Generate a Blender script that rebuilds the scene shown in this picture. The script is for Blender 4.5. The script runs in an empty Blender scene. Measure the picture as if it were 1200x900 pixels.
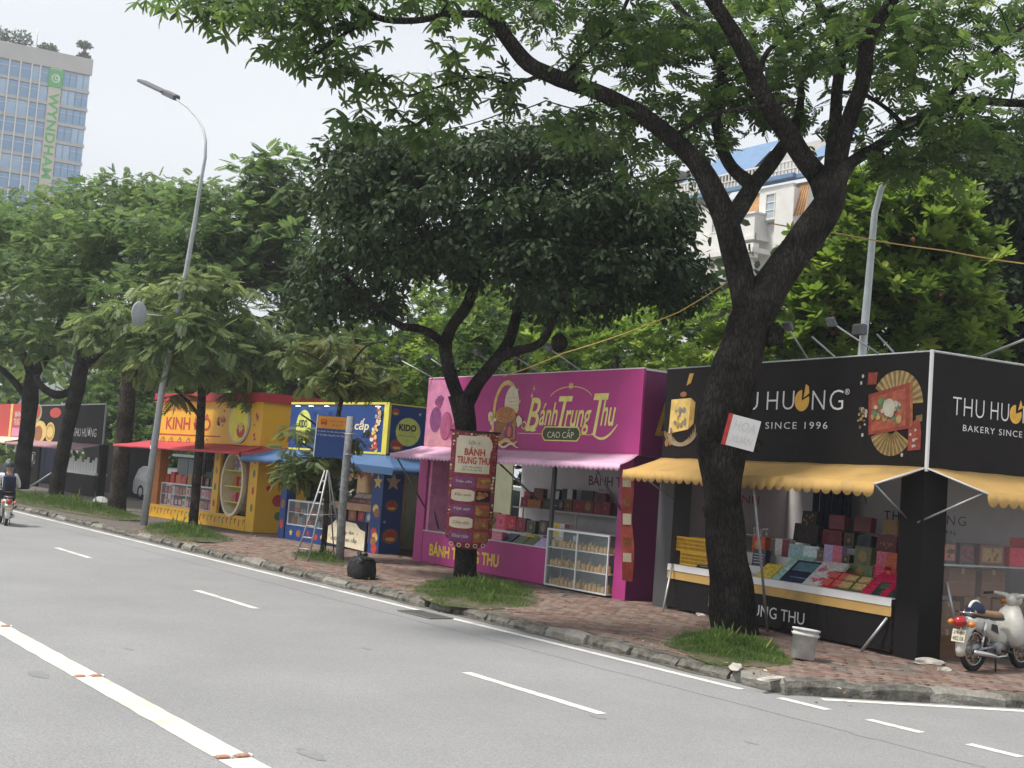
import bpy, bmesh, math, random
import numpy as np
from mathutils import Vector, Matrix, noise
random.seed(7); rng = np.random.default_rng(7)
scn = bpy.context.scene; COL = scn.collection
R = math.radians

# ------------------------------------------------------------ camera, world, sun, exposure
F_PX, ROLL = 1500.0, R(4.15)
PITCH = math.atan(110.7/F_PX); PHI = math.atan(1044.7/math.hypot(F_PX, 110.7))
FW = Vector((-math.cos(PHI)*math.cos(PITCH), math.sin(PHI)*math.cos(PITCH), math.sin(PITCH)))
R0 = FW.cross(Vector((0, 0, 1))).normalized(); U0 = R0.cross(FW)
RV = R0*math.cos(ROLL)+U0*math.sin(ROLL); UV = -R0*math.sin(ROLL)+U0*math.cos(ROLL)
CAM = Vector((0, 0, 2.1))
cd = bpy.data.cameras.new("camera"); cam = bpy.data.objects.new("camera", cd); COL.objects.link(cam)
cd.sensor_width = 36; cd.lens = 36*F_PX/1200; cd.clip_end = 3000
cam.matrix_world = Matrix((( RV.x, UV.x, -FW.x, 0), (RV.y, UV.y, -FW.y, 0), (RV.z, UV.z, -FW.z, CAM.z), (0, 0, 0, 1)))
scn.camera = cam
SUN_EL, SUN_AZ = R(62), R(200)
w = bpy.data.worlds.new("World"); scn.world = w; w.use_nodes = True
nt = w.node_tree; nt.nodes.clear()
out = nt.nodes.new("ShaderNodeOutputWorld"); bg = nt.nodes.new("ShaderNodeBackground")
sky = nt.nodes.new("ShaderNodeTexSky"); sky.sky_type = 'NISHITA'; sky.sun_disc = False
sky.sun_elevation = SUN_EL; sky.sun_rotation = SUN_AZ
mix = nt.nodes.new("ShaderNodeMixRGB"); mix.inputs[0].default_value = 0.93
tc = nt.nodes.new("ShaderNodeTexCoord"); mp = nt.nodes.new("ShaderNodeMapping"); mp.inputs['Scale'].default_value = (1.2, 1.2, 3.5)
ns = nt.nodes.new("ShaderNodeTexNoise"); ns.inputs['Scale'].default_value = 1.6; ns.inputs['Detail'].default_value = 5
cr = nt.nodes.new("ShaderNodeValToRGB")
cr.color_ramp.elements[0].position = .3; cr.color_ramp.elements[0].color = (5.1, 5.3, 5.65, 1)
cr.color_ramp.elements[1].position = .72; cr.color_ramp.elements[1].color = (6.1, 6.25, 6.4, 1)
nt.links.new(tc.outputs['Generated'], mp.inputs[0]); nt.links.new(mp.outputs[0], ns.inputs[0]); nt.links.new(ns.outputs['Fac'], cr.inputs[0])
nt.links.new(sky.outputs[0], mix.inputs[1]); nt.links.new(cr.outputs[0], mix.inputs[2])
nt.links.new(mix.outputs[0], bg.inputs[0]); bg.inputs[1].default_value = 0.1; nt.links.new(bg.outputs[0], out.inputs[0])
sd = bpy.data.lights.new("sun", 'SUN'); sun = bpy.data.objects.new("sun", sd); COL.objects.link(sun)
sd.energy = 3.0; sd.angle = R(9); sd.color = (1, .95, .87)
az = R(-110)   # light arrives from the road side, high up, through thin cloud
sdir = Vector((math.cos(az)*math.cos(SUN_EL), math.sin(az)*math.cos(SUN_EL), math.sin(SUN_EL)))
sun.rotation_euler = (-sdir).to_track_quat('-Z', 'Y').to_euler()
scn.view_settings.view_transform = 'Standard'; scn.view_settings.look = 'None'
scn.view_settings.exposure = 0.78; scn.view_settings.gamma = 1

# ------------------------------------------------------------ helpers: pixel -> place
def ray(px, py): return FW*F_PX+RV*(px-600)-UV*(py-450)
def atz(px, py, d): return CAM+ray(px, py)*(d/F_PX)          # point at a given distance along the view
def ground(px, py, z=0.0):
    d = ray(px, py); return CAM+d*((z-CAM.z)/d.z)
def onY(px, py, Y):
    d = ray(px, py); return CAM+d*(Y/d.y)

# ------------------------------------------------------------ materials
MATS = {}
def mat(name, col, rough=.7, var=.12, scale=8., bump=.0, bscale=40., spec=.3, metal=0, col2=None, emit=0, trans=0, alpha=1, wear=0, coord='Object'):
    if name in MATS: return MATS[name]
    m = bpy.data.materials.new(name); m.use_nodes = True; n = m.node_tree; b = n.nodes['Principled BSDF']
    L = n.links.new
    t = n.nodes.new("ShaderNodeTexCoord"); no = n.nodes.new("ShaderNodeTexNoise")
    no.inputs['Scale'].default_value = scale; no.inputs['Detail'].default_value = 6; no.inputs['Roughness'].default_value = .6
    L(t.outputs[coord], no.inputs[0])
    rmp = n.nodes.new("ShaderNodeValToRGB"); L(no.outputs['Fac'], rmp.inputs[0])
    c1 = tuple(max(0, c*(1-var)) for c in col)+(1,); c2 = (tuple(min(1, c*(1+var)) for c in col) if col2 is None else tuple(col2))+(1,)
    rmp.color_ramp.elements[0].position = .32; rmp.color_ramp.elements[0].color = c1
    rmp.color_ramp.elements[1].position = .68; rmp.color_ramp.elements[1].color = c2
    src = rmp.outputs[0]
    if wear:
        n2 = n.nodes.new("ShaderNodeTexNoise"); n2.inputs['Scale'].default_value = 2.3; n2.inputs['Detail'].default_value = 9
        L(t.outputs[coord], n2.inputs[0])
        r2 = n.nodes.new("ShaderNodeValToRGB"); r2.color_ramp.elements[0].position = .52; r2.color_ramp.elements[1].position = .75
        L(n2.outputs['Fac'], r2.inputs[0]); mx = n.nodes.new("ShaderNodeMixRGB"); mx.inputs[2].default_value = (.13, .12, .1, 1)
        mu = n.nodes.new("ShaderNodeMath"); mu.operation = 'MULTIPLY'; mu.inputs[1].default_value = wear
        L(r2.outputs[0], mu.inputs[0]); L(mu.outputs[0], mx.inputs[0]); L(src, mx.inputs[1]); src = mx.outputs[0]
    L(src, b.inputs['Base Color'])
    b.inputs['Roughness'].default_value = rough; b.inputs['Specular IOR Level'].default_value = spec; b.inputs['Metallic'].default_value = metal
    if trans: b.inputs['Transmission Weight'].default_value = trans
    if alpha < 1: b.inputs['Alpha'].default_value = alpha
    if emit:
        L(src, b.inputs['Emission Color']); b.inputs['Emission Strength'].default_value = emit
    if bump:
        n3 = n.nodes.new("ShaderNodeTexNoise"); n3.inputs['Scale'].default_value = bscale; n3.inputs['Detail'].default_value = 6
        L(t.outputs[coord], n3.inputs[0]); bp = n.nodes.new("ShaderNodeBump"); bp.inputs['Strength'].default_value = bump; bp.inputs['Distance'].default_value = .03
        L(n3.outputs['Fac'], bp.inputs['Height']); L(bp.outputs[0], b.inputs['Normal'])
    MATS[name] = m; return m

def barkmat(name, c1, c2):
    m = bpy.data.materials.new(name); m.use_nodes = True; n = m.node_tree; b = n.nodes['Principled BSDF']; L = n.links.new
    t = n.nodes.new("ShaderNodeTexCoord"); mp = n.nodes.new("ShaderNodeMapping"); mp.inputs['Scale'].default_value = (1, 1, .28); L(t.outputs['Object'], mp.inputs[0])
    v = n.nodes.new("ShaderNodeTexVoronoi"); v.feature = 'DISTANCE_TO_EDGE'; v.inputs['Scale'].default_value = 22; a = n.nodes.new("ShaderNodeTexNoise"); a.inputs['Scale'].default_value = 9; a.inputs['Detail'].default_value = 8
    L(mp.outputs[0], a.inputs[0]); mx = n.nodes.new("ShaderNodeMixRGB"); mx.inputs[0].default_value = .12; L(mp.outputs[0], mx.inputs[1]); L(a.outputs['Color'], mx.inputs[2]); L(mx.outputs[0], v.inputs['Vector'])
    r = n.nodes.new("ShaderNodeValToRGB"); r.color_ramp.elements[0].position = .0; r.color_ramp.elements[0].color = tuple(x*.45 for x in c1)+(1,); r.color_ramp.elements[1].position = .22; r.color_ramp.elements[1].color = (1, 1, 1, 1); L(v.outputs['Distance'], r.inputs[0])
    g = n.nodes.new("ShaderNodeTexNoise"); g.inputs['Scale'].default_value = 2.2; g.inputs['Detail'].default_value = 9; L(t.outputs['Object'], g.inputs[0]); q = n.nodes.new("ShaderNodeValToRGB"); q.color_ramp.elements[0].position = .38; q.color_ramp.elements[0].color = c1+(1,); q.color_ramp.elements[1].position = .72; q.color_ramp.elements[1].color = c2+(1,); L(g.outputs['Fac'], q.inputs[0])
    k = n.nodes.new("ShaderNodeMixRGB"); k.blend_type = 'MULTIPLY'; k.inputs[0].default_value = .75; L(q.outputs[0], k.inputs[1]); L(r.outputs[0], k.inputs[2]); L(k.outputs[0], b.inputs['Base Color']); b.inputs['Roughness'].default_value = .95; b.inputs['Specular IOR Level'].default_value = .1
    ad = n.nodes.new("ShaderNodeMath"); ad.operation = 'ADD'; L(v.outputs['Distance'], ad.inputs[0]); L(a.outputs['Fac'], ad.inputs[1]); bp = n.nodes.new("ShaderNodeBump"); bp.inputs['Strength'].default_value = 1; bp.inputs['Distance'].default_value = .05; L(ad.outputs[0], bp.inputs['Height']); L(bp.outputs[0], b.inputs['Normal'])
    return m

def leafmat(name, dark, light, tip=None, tipamt=.1, tl=.35, rough=.45):
    m = bpy.data.materials.new(name); m.use_nodes = True; n = m.node_tree; n.nodes.clear(); L = n.links.new
    o = n.nodes.new("ShaderNodeOutputMaterial"); b = n.nodes.new("ShaderNodeBsdfPrincipled"); tr = n.nodes.new("ShaderNodeBsdfTranslucent"); ms = n.nodes.new("ShaderNodeMixShader")
    a = n.nodes.new("ShaderNodeAttribute"); a.attribute_name = 'rnd'
    r = n.nodes.new("ShaderNodeValToRGB"); e = r.color_ramp.elements
    e[0].position = 0; e[0].color = dark+(1,); e[1].position = 1-tipamt; e[1].color = light+(1,)
    if tip: x = e.new(1.0); x.color = tip+(1,)
    L(a.outputs['Fac'], r.inputs[0]); L(r.outputs[0], b.inputs['Base Color'])
    hs = n.nodes.new("ShaderNodeHueSaturation"); hs.inputs['Value'].default_value = 1.5; hs.inputs['Hue'].default_value = .49; L(r.outputs[0], hs.inputs['Color']); L(hs.outputs[0], tr.inputs[0])
    b.inputs['Roughness'].default_value = rough; b.inputs['Specular IOR Level'].default_value = .35
    ms.inputs[0].default_value = tl; L(b.outputs[0], ms.inputs[1]); L(tr.outputs[0], ms.inputs[2]); L(ms.outputs[0], o.inputs[0])
    return m

# ------------------------------------------------------------ object helpers
def tag(o, label=None, cat=None, group=None, kind=None):
    if label: o['label'] = label
    if cat: o['category'] = cat
    if group: o['group'] = group
    if kind: o['kind'] = kind
    return o
def thing(name, label, cat, loc=(0, 0, 0), rz=0, group=None, kind=None):
    o = bpy.data.objects.new(name, None); o.empty_display_size = .2; COL.objects.link(o); o.location = loc; o.rotation_euler = (0, 0, rz)
    return tag(o, label, cat, group, kind)
def copy_tree(o, parent=None):
    c = o.copy(); COL.objects.link(c)
    if parent: c.parent = parent
    for ch in list(o.children): copy_tree(ch, c)
    return c

class MB:
    def __init__(s): s.V = []; s.Fc = []; s.M = []; s.S = []; s.T = Matrix.Identity(4)
    def add(s, vs, fs, m=0, sm=False):
        k = len(s.V); s.V += [tuple(s.T @ Vector(v)) for v in vs]
        s.Fc += [tuple(i+k for i in f) for f in fs]; s.M += [m]*len(fs); s.S += [sm]*len(fs); return s
    def box(s, x0, x1, y0, y1, z0, z1, m=0):
        return s.add([(x0,y0,z0),(x1,y0,z0),(x1,y1,z0),(x0,y1,z0),(x0,y0,z1),(x1,y0,z1),(x1,y1,z1),(x0,y1,z1)],
            [(0,3,2,1),(4,5,6,7),(0,1,5,4),(1,2,6,5),(2,3,7,6),(3,0,4,7)], m)
    def cbox(s, x0, x1, y0, y1, z0, z1, c=.01, m=0):   # box with chamfered vertical and top edges
        P = lambda x0,x1,y0,y1,z: [(x0+c,y0,z),(x1-c,y0,z),(x1,y0+c,z),(x1,y1-c,z),(x1-c,y1,z),(x0+c,y1,z),(x0,y1-c,z),(x0,y0+c,z)]
        vs = P(x0,x1,y0,y1,z0)+P(x0,x1,y0,y1,z1-c)+P(x0+c,x1-c,y0+c,y1-c,z1)
        fs = [tuple(range(7,-1,-1)), tuple(range(16,24))]
        for r in (0, 8): fs += [(r+i, r+(i+1)%8, r+8+(i+1)%8, r+8+i) for i in range(8)]
        return s.add(vs, fs, m)
    def poly(s, pts, m=0, sm=False): return s.add(pts, [tuple(range(len(pts)))], m, sm)
    def tube(s, pts, rad, n=8, m=0, caps=True, sm=True, wob=0, seed=0):
        pts = [Vector(p) for p in pts]
        if not hasattr(rad, '__len__'): rad = [rad]*len(pts)
        vs = []; u = None
        for i, p in enumerate(pts):
            t = (pts[min(i+1, len(pts)-1)]-pts[max(i-1, 0)]).normalized()
            if u is None: u = t.orthogonal().normalized()
            else:
                u = u-t*u.dot(t); u = u.normalized() if u.length > 1e-6 else t.orthogonal().normalized()
            v = t.cross(u)
            for k in range(n):
                a = 2*math.pi*k/n; d = u*math.cos(a)+v*math.sin(a); r = rad[i]
                if wob:
                    q = p+d*r; r *= 1+wob*(noise.noise(q*1.7+Vector((seed, 0, 0)))*1.0+.55*noise.noise(Vector((q.x*5, q.y*5, q.z*1.6+seed))))
                vs.append(p+d*r)
        fs = [(i*n+k, i*n+(k+1) % n, (i+1)*n+(k+1) % n, (i+1)*n+k) for i in range(len(pts)-1) for k in range(n)]
        if caps: fs += [tuple(range(n-1, -1, -1)), tuple(range((len(pts)-1)*n, len(pts)*n))]
        return s.add(vs, fs, m, sm)
    def lathe(s, prof, n=16, m=0, sm=True, o=(0, 0, 0), ax='z'):
        vs = []
        for r, h in prof:
            for k in range(n):
                a = 2*math.pi*k/n; c, d = r*math.cos(a), r*math.sin(a)
                p = {'z': (c, d, h), 'y': (c, h, d), 'x': (h, c, d)}[ax]; vs.append((p[0]+o[0], p[1]+o[1], p[2]+o[2]))
        fs = [(i*n+k, i*n+(k+1) % n, (i+1)*n+(k+1) % n, (i+1)*n+k) for i in range(len(prof)-1) for k in range(n)]
        return s.add(vs, fs, m, sm)
    def disc(s, cx, cz, rx, rz, y, m=0, n=24):   # flat ellipse facing -y
        return s.poly([(cx+rx*math.cos(2*math.pi*k/n), y, cz+rz*math.sin(2*math.pi*k/n)) for k in range(n)], m)
    def ring(s, cx, cz, rx, rz, wd, y, m=0, n=28, a0=0, a1=360):
        vs = []; fs = []
        for k in range(n+1):
            a = R(a0+(a1-a0)*k/n); vs += [(cx+rx*math.cos(a), y, cz+rz*math.sin(a)), (cx+(rx-wd)*math.cos(a), y, cz+(rz-wd)*math.sin(a))]
        for k in range(n): fs.append((2*k, 2*k+1, 2*k+3, 2*k+2))
        return s.add(vs, fs, m)
    def build(s, name, mats, parent=None, loc=None, rz=0, **kw):
        me = bpy.data.meshes.new(name); me.from_pydata(s.V, [], s.Fc)
        for m in (mats if isinstance(mats, (list, tuple)) else [mats]): me.materials.append(m)
        me.polygons.foreach_set('material_index', s.M); me.polygons.foreach_set('use_smooth', s.S); me.update()
        o = bpy.data.objects.new(name, me); COL.objects.link(o)
        if parent: o.parent = parent
        if loc is not None: o.location = loc
        if rz: o.rotation_euler[2] = rz
        return tag(o, **kw)
def P(name, mats, parent, fn, **kw):
    b = MB(); fn(b); return b.build(name, mats, parent, **kw)
def P_split(name, mats, parent, fn):   # each printed shape its own piece
    b = MB(); fn(b)
    for f, m in zip(b.Fc, b.M): q = MB(); q.poly([b.V[i] for i in f]); q.build(name, mats[m], parent)
def Bx(name, m, parent, *a, **kw):
    b = MB(); b.box(*a); return b.build(name, m, parent, **kw)

_tc = {}
def text_raw(s, shear=0, off=0, sp=1.0):
    k = (s, shear, off, sp)
    if k in _tc: return _tc[k]
    c = bpy.data.curves.new('t', 'FONT'); c.body = s; c.size = 1; c.shear = shear; c.offset = off; c.space_character = sp; c.resolution_u = 3; c.align_x = 'LEFT'
    o = bpy.data.objects.new('t', c); sc2 = bpy.data.scenes.get('tmp') or bpy.data.scenes.new('tmp'); sc2.collection.objects.link(o)
    vl = sc2.view_layers[0]; vl.update(); dg = vl.depsgraph
    me = bpy.data.meshes.new_from_object(o.evaluated_get(dg))
    V = [tuple(v.co) for v in me.vertices]; Fs = [tuple(p.vertices) for p in me.polygons]
    bpy.data.objects.remove(o); bpy.data.curves.remove(c); bpy.data.meshes.remove(me)
    _tc[k] = (V, Fs); return V, Fs
def text(name, s, m, parent, x0, x1, z0, z1, y, face='front', shear=0, off=.0, sp=1.0, rot=0, group=None, mb=None, mi=0):
    """flat lettering fitted to a rectangle. face 'front': x right, z up, seen from -y. 'side': along +y, seen from +x"""
    V, Fs = text_raw(s, shear, off, sp); A = np.array(V)[:, :2]
    if rot: A = np.stack([A[:, 1], -A[:, 0]], 1) if rot == -90 else np.stack([-A[:, 1], A[:, 0]], 1)
    mn, mx = A.min(0), A.max(0); A = (A-mn)/(mx-mn)
    X = x0+A[:, 0]*(x1-x0); Z = z0+A[:, 1]*(z1-z0)
    vs = [(a, y, c) for a, c in zip(X, Z)] if face == 'front' else [(y, a, c) for a, c in zip(X, Z)]
    b = mb or MB(); b.add(vs, Fs, mi)
    if mb: return
    return b.build(name, m, parent)

def mesh_np(name, V, Fq, mats, parent=None, rnd=None, smooth=False, **kw):
    me = bpy.data.meshes.new(name); nv = len(V); nf, k = Fq.shape
    me.vertices.add(nv); me.vertices.foreach_set('co', np.ascontiguousarray(V, dtype=np.float32).ravel())
    me.loops.add(nf*k); me.loops.foreach_set('vertex_index', np.ascontiguousarray(Fq, dtype=np.int32).ravel())
    me.polygons.add(nf); me.polygons.foreach_set('loop_start', np.arange(0, nf*k, k, dtype=np.int32)); me.polygons.foreach_set('loop_total', np.full(nf, k, dtype=np.int32))
    if smooth: me.polygons.foreach_set('use_smooth', np.ones(nf, dtype=bool))
    me.update(calc_edges=True)
    if rnd is not None:
        at = me.attributes.new('rnd', 'FLOAT', 'POINT'); at.data.foreach_set('value', np.ascontiguousarray(rnd, dtype=np.float32))
    for m in (mats if isinstance(mats, (list, tuple)) else [mats]): me.materials.append(m)
    o = bpy.data.objects.new(name, me); COL.objects.link(o)
    if parent: o.parent = parent
    return tag(o, **kw)

# leaf templates: (verts, quads), x along the leaf, z its upper side
def t_oval(w=.36):
    return np.array([(0,0,0),(.3,w/2,.03),(.75,w*.42,.0),(1,0,-.08),(.75,-w*.42,.0),(.3,-w/2,.03)], float), np.array([(0,3,2,1),(0,5,4,3)])
def t_blunt(w=.4):   # blunt tipped leaf blade
    st = [(0, .1, 0), (.22, .42, .02), (.72, .5, 0), (1, .17, -.08)]
    return np.array([(x, s*w*f, z) for x, f, z in st for s in (1, -1)]), np.array([(2*i, 2*i+1, 2*i+3, 2*i+2) for i in range(3)])
def t_frond(npair=5, ln=.5, wd=.17, ang=55, start=.2, blunt=False):
    V, Q = t_blunt(wd/ln) if blunt else t_oval(wd/ln*1.0); VV = []; QQ = []; nv = len(V)
    k = 0
    for i in range(npair):
        for sd_ in (1, -1):
            a = R(ang-20*i/npair)*sd_; x = start+(1-start)*i/npair; l = ln*(1-.35*abs(i/npair-.35))
            c, s_ = math.cos(a), math.sin(a)
            v = V.copy()*l; v2 = v.copy(); v2[:, 0] = x+v[:, 0]*c-v[:, 1]*s_; v2[:, 1] = v[:, 0]*s_+v[:, 1]*c; v2[:, 2] = v[:, 2]-.12*abs(v2[:, 1])-.12*x*x
            VV.append(v2); QQ.append(Q+k); k += nv
    v = V.copy()*ln*.8; v[:, 0] += .93; v[:, 2] -= .12; VV.append(v); QQ.append(Q+k); k += nv
    return np.concatenate(VV), np.concatenate(QQ)
def t_whorl(n=7, w=.34, up=.35):
    V, Q = t_oval(w); VV = []; QQ = []
    for i in range(n):
        a = 2*math.pi*i/n+random.random()*.5; e = up+random.uniform(-.35, .3); c, s_ = math.cos(a), math.sin(a)
        x = V[:, 0]*math.cos(e); z = V[:, 0]*math.sin(e)+V[:, 2]
        VV.append(np.stack([x*c-V[:, 1]*s_, x*s_+V[:, 1]*c, z], 1)); QQ.append(Q+6*i)
    return np.concatenate(VV), np.concatenate(QQ)
def t_pinnate(n=6, ln=.42, wd=.17):   # long leaflets hanging off a mid rib
    return t_frond(n, ln, wd, 65, .12)
def spread(name, parent, m, tmpl, Pn, D, Up, S, rnd, **kw):
    V, Q = tmpl; N = len(Pn)
    D = D/np.linalg.norm(D, axis=1, keepdims=True); Y = np.cross(Up, D); Y /= np.linalg.norm(Y, axis=1, keepdims=True)+1e-9; Z = np.cross(D, Y)
    W = Pn[:, None, :]+S[:, None, None]*(V[None, :, 0, None]*D[:, None, :]+V[None, :, 1, None]*Y[:, None, :]+V[None, :, 2, None]*Z[:, None, :])
    k = len(V); FQ = Q[None]+(np.arange(N)*k)[:, None, None]
    rr = np.clip(np.repeat(rnd, k)+np.tile(rng.uniform(-.06, .06, k), N), 0, 1)
    return mesh_np(name, W.reshape(-1, 3), FQ.reshape(-1, 4), m, parent, rr, **kw)
# ------------------------------------------------------------ road, kerb, pavement
RZ = -.14
SD = Vector((.49, .872)).normalized()           # direction of the side road kerb
C0 = Vector((-10.25, 11.36))
m_asph = mat('asphalt', (.25, .252, .257), .9, .04, .35, .3, 120, .2, col2=(.285, .287, .29))
n = m_asph.node_tree; b_ = n.nodes['Principled BSDF']          # aggregate speckle on top of the broad tone
sp = n.nodes.new("ShaderNodeTexNoise"); sp.inputs['Scale'].default_value = 55; sp.inputs['Detail'].default_value = 3
tc2 = [x for x in n.nodes if x.type == 'TEX_COORD'][0]; n.links.new(tc2.outputs['Object'], sp.inputs[0])
rr_ = n.nodes.new("ShaderNodeValToRGB"); rr_.color_ramp.elements[0].position = .3; rr_.color_ramp.elements[0].color = (.7, .7, .7, 1); rr_.color_ramp.elements[1].position = .7; rr_.color_ramp.elements[1].color = (1.2, 1.2, 1.2, 1)
n.links.new(sp.outputs['Fac'], rr_.inputs[0]); mm = n.nodes.new("ShaderNodeMixRGB"); mm.blend_type = 'MULTIPLY'; mm.inputs[0].default_value = .8
src_ = b_.inputs['Base Color'].links[0].from_socket; n.links.new(src_, mm.inputs[1]); n.links.new(rr_.outputs[0], mm.inputs[2]); n.links.new(mm.outputs[0], b_.inputs['Base Color'])
m_ground = mat('earth', (.16, .15, .12), .95, .25, .4)
Bx('ground', m_ground, None, -900, 500, -300, 900, -.4, -.16, kind='structure')
road = MB(); far_ = C0+SD*80
road.poly([(-400, -14, RZ), (90, -14, RZ), (90, far_.y, RZ), (far_.x, far_.y, RZ), (C0.x, C0.y, RZ), (-400, C0.y, RZ)])
road = road.build('road', m_asph, kind='structure')
m_paint = mat('road_paint', (.62, .61, .57), .75, .2, 14, .2, 60, .2, wear=.45)
m_cream = mat('road_paint_cream', (.66, .63, .55), .75, .12, 10, .2, 60, .2, wear=.4)
def strip(name, m, p, q, wd, z=.004, **kw):
    p = Vector(p); q = Vector(q); d = (q-p).normalized(); nn = Vector((-d.y, d.x))*wd/2; k = max(2, int((q-p).length/.12)); k = min(k, 240); b = MB(); vs = []
    for i in range(k+1):
        c = p+(q-p)*i/k; j = noise.noise(Vector((c.x*3, c.y*3, 1)))*.012
        vs += [(c.x+nn.x*(1+j*8), c.y+nn.y*(1+j*8), RZ+z), (c.x-nn.x*(1-j*8), c.y-nn.y*(1-j*8), RZ+z)]
    b.add(vs, [(2*i, 2*i+1, 2*i+3, 2*i+2) for i in range(k)]); return b.build(name, m, road, **kw)
strip('edge_line', m_paint, (-200, 10.98), (-10.7, 10.98), .13)
for x0, x1 in [(-10.15, -9.44), (-8.9, -8.23), (-7.69, -7.12), (-6.5, -5.9), (-5.25, -4.65)]: strip('short_dash', m_paint, (x0, 11.02), (x1, 11.02), .13)
e0 = Vector((-9.95, 11.5)); strip('edge_line', m_paint, e0, e0+SD*30, .14)
for i in range(12): strip('lane_dash', m_paint, (-12.34-8.3*i, 8.22), (-9.87-8.3*i, 8.22), .13)
for i in range(14): strip('centre_stripe', m_cream, (-12.78-3.6*i, 4.05), (-9.22-3.6*i, 4.05), .27)
strip('centre_stripe', m_cream, (-9.1, 4.05), (-5.6, 4.05), .27)
m_or = mat('reflector_orange', (.42, .22, .15), .4, .3, 30); m_wh = mat('plain_white', (.7, .7, .68), .5, .06, 5)
for i in range(8):
    for j, y in enumerate((3.97, 4.13)):
        x = -9.16-3.6*i; b = MB(); b.cbox(x-.03, x+.03, y-.05, y+.05, RZ+.003, RZ+.022, .008, 0); b.cbox(x-.035, x+.035, y+.062, y+.075, RZ+.003, RZ+.02, .003, 1)
        b.build('road_stud', [m_or, m_wh], road)
m_dirt = mat('gutter_dirt', (.12, .11, .095), .95, .35, 5, .5, 30)
b = MB(); vs = []; K = 330
for i in range(K):
    x = C0.x-i*.3; wv = .1+.09*noise.noise(Vector((x*1.3, 0, 0)))+.05*noise.noise(Vector((x*6, 3, 0))); vs += [(x, C0.y+.05, RZ+.006), (x, C0.y-max(.02, wv), RZ+.006)]
b.add(vs, [(2*i, 2*i+1, 2*i+3, 2*i+2) for i in range(K-1)]); b.build('gutter_dirt', m_dirt, None, kind='structure')
rs_ = random.Random(11)
m_stain = mat('road_stain', (.215, .215, .22), .8, .2, 3)
for (px, py, s_) in ((45, 790, .2), (365, 884, .17), (700, 840, .1), (1010, 862, .1), (150, 760, .1), (880, 870, .07), (430, 760, .09)):
    p = ground(px, py, RZ+.003); n_ = 22; b = MB(); vs = []
    for k in range(n_): a = 6.2832*k/n_; q = s_*(.6+.5*abs(noise.noise(Vector((math.cos(a)*1.4+px, math.sin(a)*1.4, 0))))+.12*rs_.random()); vs.append((p.x+1.6*q*math.cos(a), p.y+.55*q*math.sin(a), RZ+.003))
    b.poly(vs); b.build('stain', m_stain, road)
m_seam = mat('road_seam', (.14, .14, .145), .9, .2, 5)
b = MB(); vs = []
for i in range(260): x = -5-i*.25; y = 10.2+.03*noise.noise(Vector((x, 0, 0)))+.02*noise.noise(Vector((x*5, 0, 0))); w_ = .006+.006*abs(noise.noise(Vector((x*2, 4, 0)))); vs += [(x, y-w_, RZ+.002), (x, y+w_, RZ+.002)]
b.add(vs, [(2*i, 2*i+1, 2*i+3, 2*i+2) for i in range(259)]); b.build('seam', m_seam, road)
# pavement base sheet, its bricks
m_mortar = mat('pavement_soil', (.13, .115, .1), .95, .3, 6, .5, 30)
pave = MB(); z0 = -.014; far2 = C0+SD*16
pave.poly([(-400, C0.y+.1, z0), (C0.x-.1, C0.y+.1, z0), (far2.x-.12, far2.y+.1, z0), (far2.x-1, 45, z0), (-400, 45, z0)])
pave.poly([(-400, C0.y+.1, z0), (-400, C0.y+.1, RZ-.03), (C0.x-.1, C0.y+.1, RZ-.03), (C0.x-.1, C0.y+.1, z0)])
pave = pave.build('pavement', m_mortar, kind='structure')
def brickmat(nm, c): return mat(nm, c, .88, .22, 3.5, .4, 60, .15, wear=.55)
BM = [brickmat('paver_red', (.18, .118, .098)), brickmat('paver_pink', (.215, .155, .13)), brickmat('paver_grey', (.2, .16, .14)), brickmat('paver_dark', (.15, .098, .083))]
bl_, bw_, gp = .23, .115, .012
cells = []
def side_clear(x, y): v = Vector((x, y))-C0; return (SD.x*v.y-SD.y*v.x)   # >0 on the pavement side
for j in range(int((16.4-C0.y-.28)/(bw_+gp))):
    y = C0.y+.29+j*(bw_+gp)
    for i in range(int(27/(bl_+gp))):
        x = -7.5-i*(bl_+gp)-(j % 2)*bl_/2
        if side_clear(x+bl_/2, y) < .3: continue
        nz = noise.noise(Vector((x*.5, y*.7, 4)))
        if nz > .38 and random.random() < .5: continue
        if random.random() < .012: continue
        cells.append((x, y, math.hypot(x, y)))
cells.sort(key=lambda c: c[2])
bmesh_ = []
for v in range(8):
    b = MB(); q = random.uniform(.0, .008); b.cbox(-bl_/2, bl_/2, -bw_/2, bw_/2, -.03, 0, .006, 0)
    V2 = [(x+random.uniform(-.003, .003), y+random.uniform(-.003, .003), z+random.uniform(-.003, .003)) for x, y, z in b.V]; b.V = V2
    for m in BM:
        me = bpy.data.meshes.new('brick'); me.from_pydata(b.V, [], b.Fc); me.materials.append(m); bmesh_.append(me)
def ptilt(x, y): return .01*noise.noise(Vector((x*1.1, y*1.1, 0)))
rest = MB()
for idx, (x, y, d) in enumerate(cells):
    z = ptilt(x, y)+random.uniform(-.003, .004); r = random.choices([0, 1, 2, 3], [4, 3, 2, 1])[0]
    if idx < 300:
        o = bpy.data.objects.new('brick', bmesh_[random.randrange(8)*4+r]); COL.objects.link(o); o.parent = pave; o.location = (x, y, z); o.rotation_euler = (random.gauss(0, .012), random.gauss(0, .01), random.gauss(0, .02))
    else:
        rest.T = Matrix.Translation((x, y, z)) @ Matrix.Rotation(random.gauss(0, .02), 4, 'Z') @ Matrix.Rotation(random.gauss(0, .01), 4, 'X'); rest.cbox(-bl_/2, bl_/2, -bw_/2, bw_/2, -.03, 0, .006, r)
rest.build('brick_field', BM, pave, kind='stuff')
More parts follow.
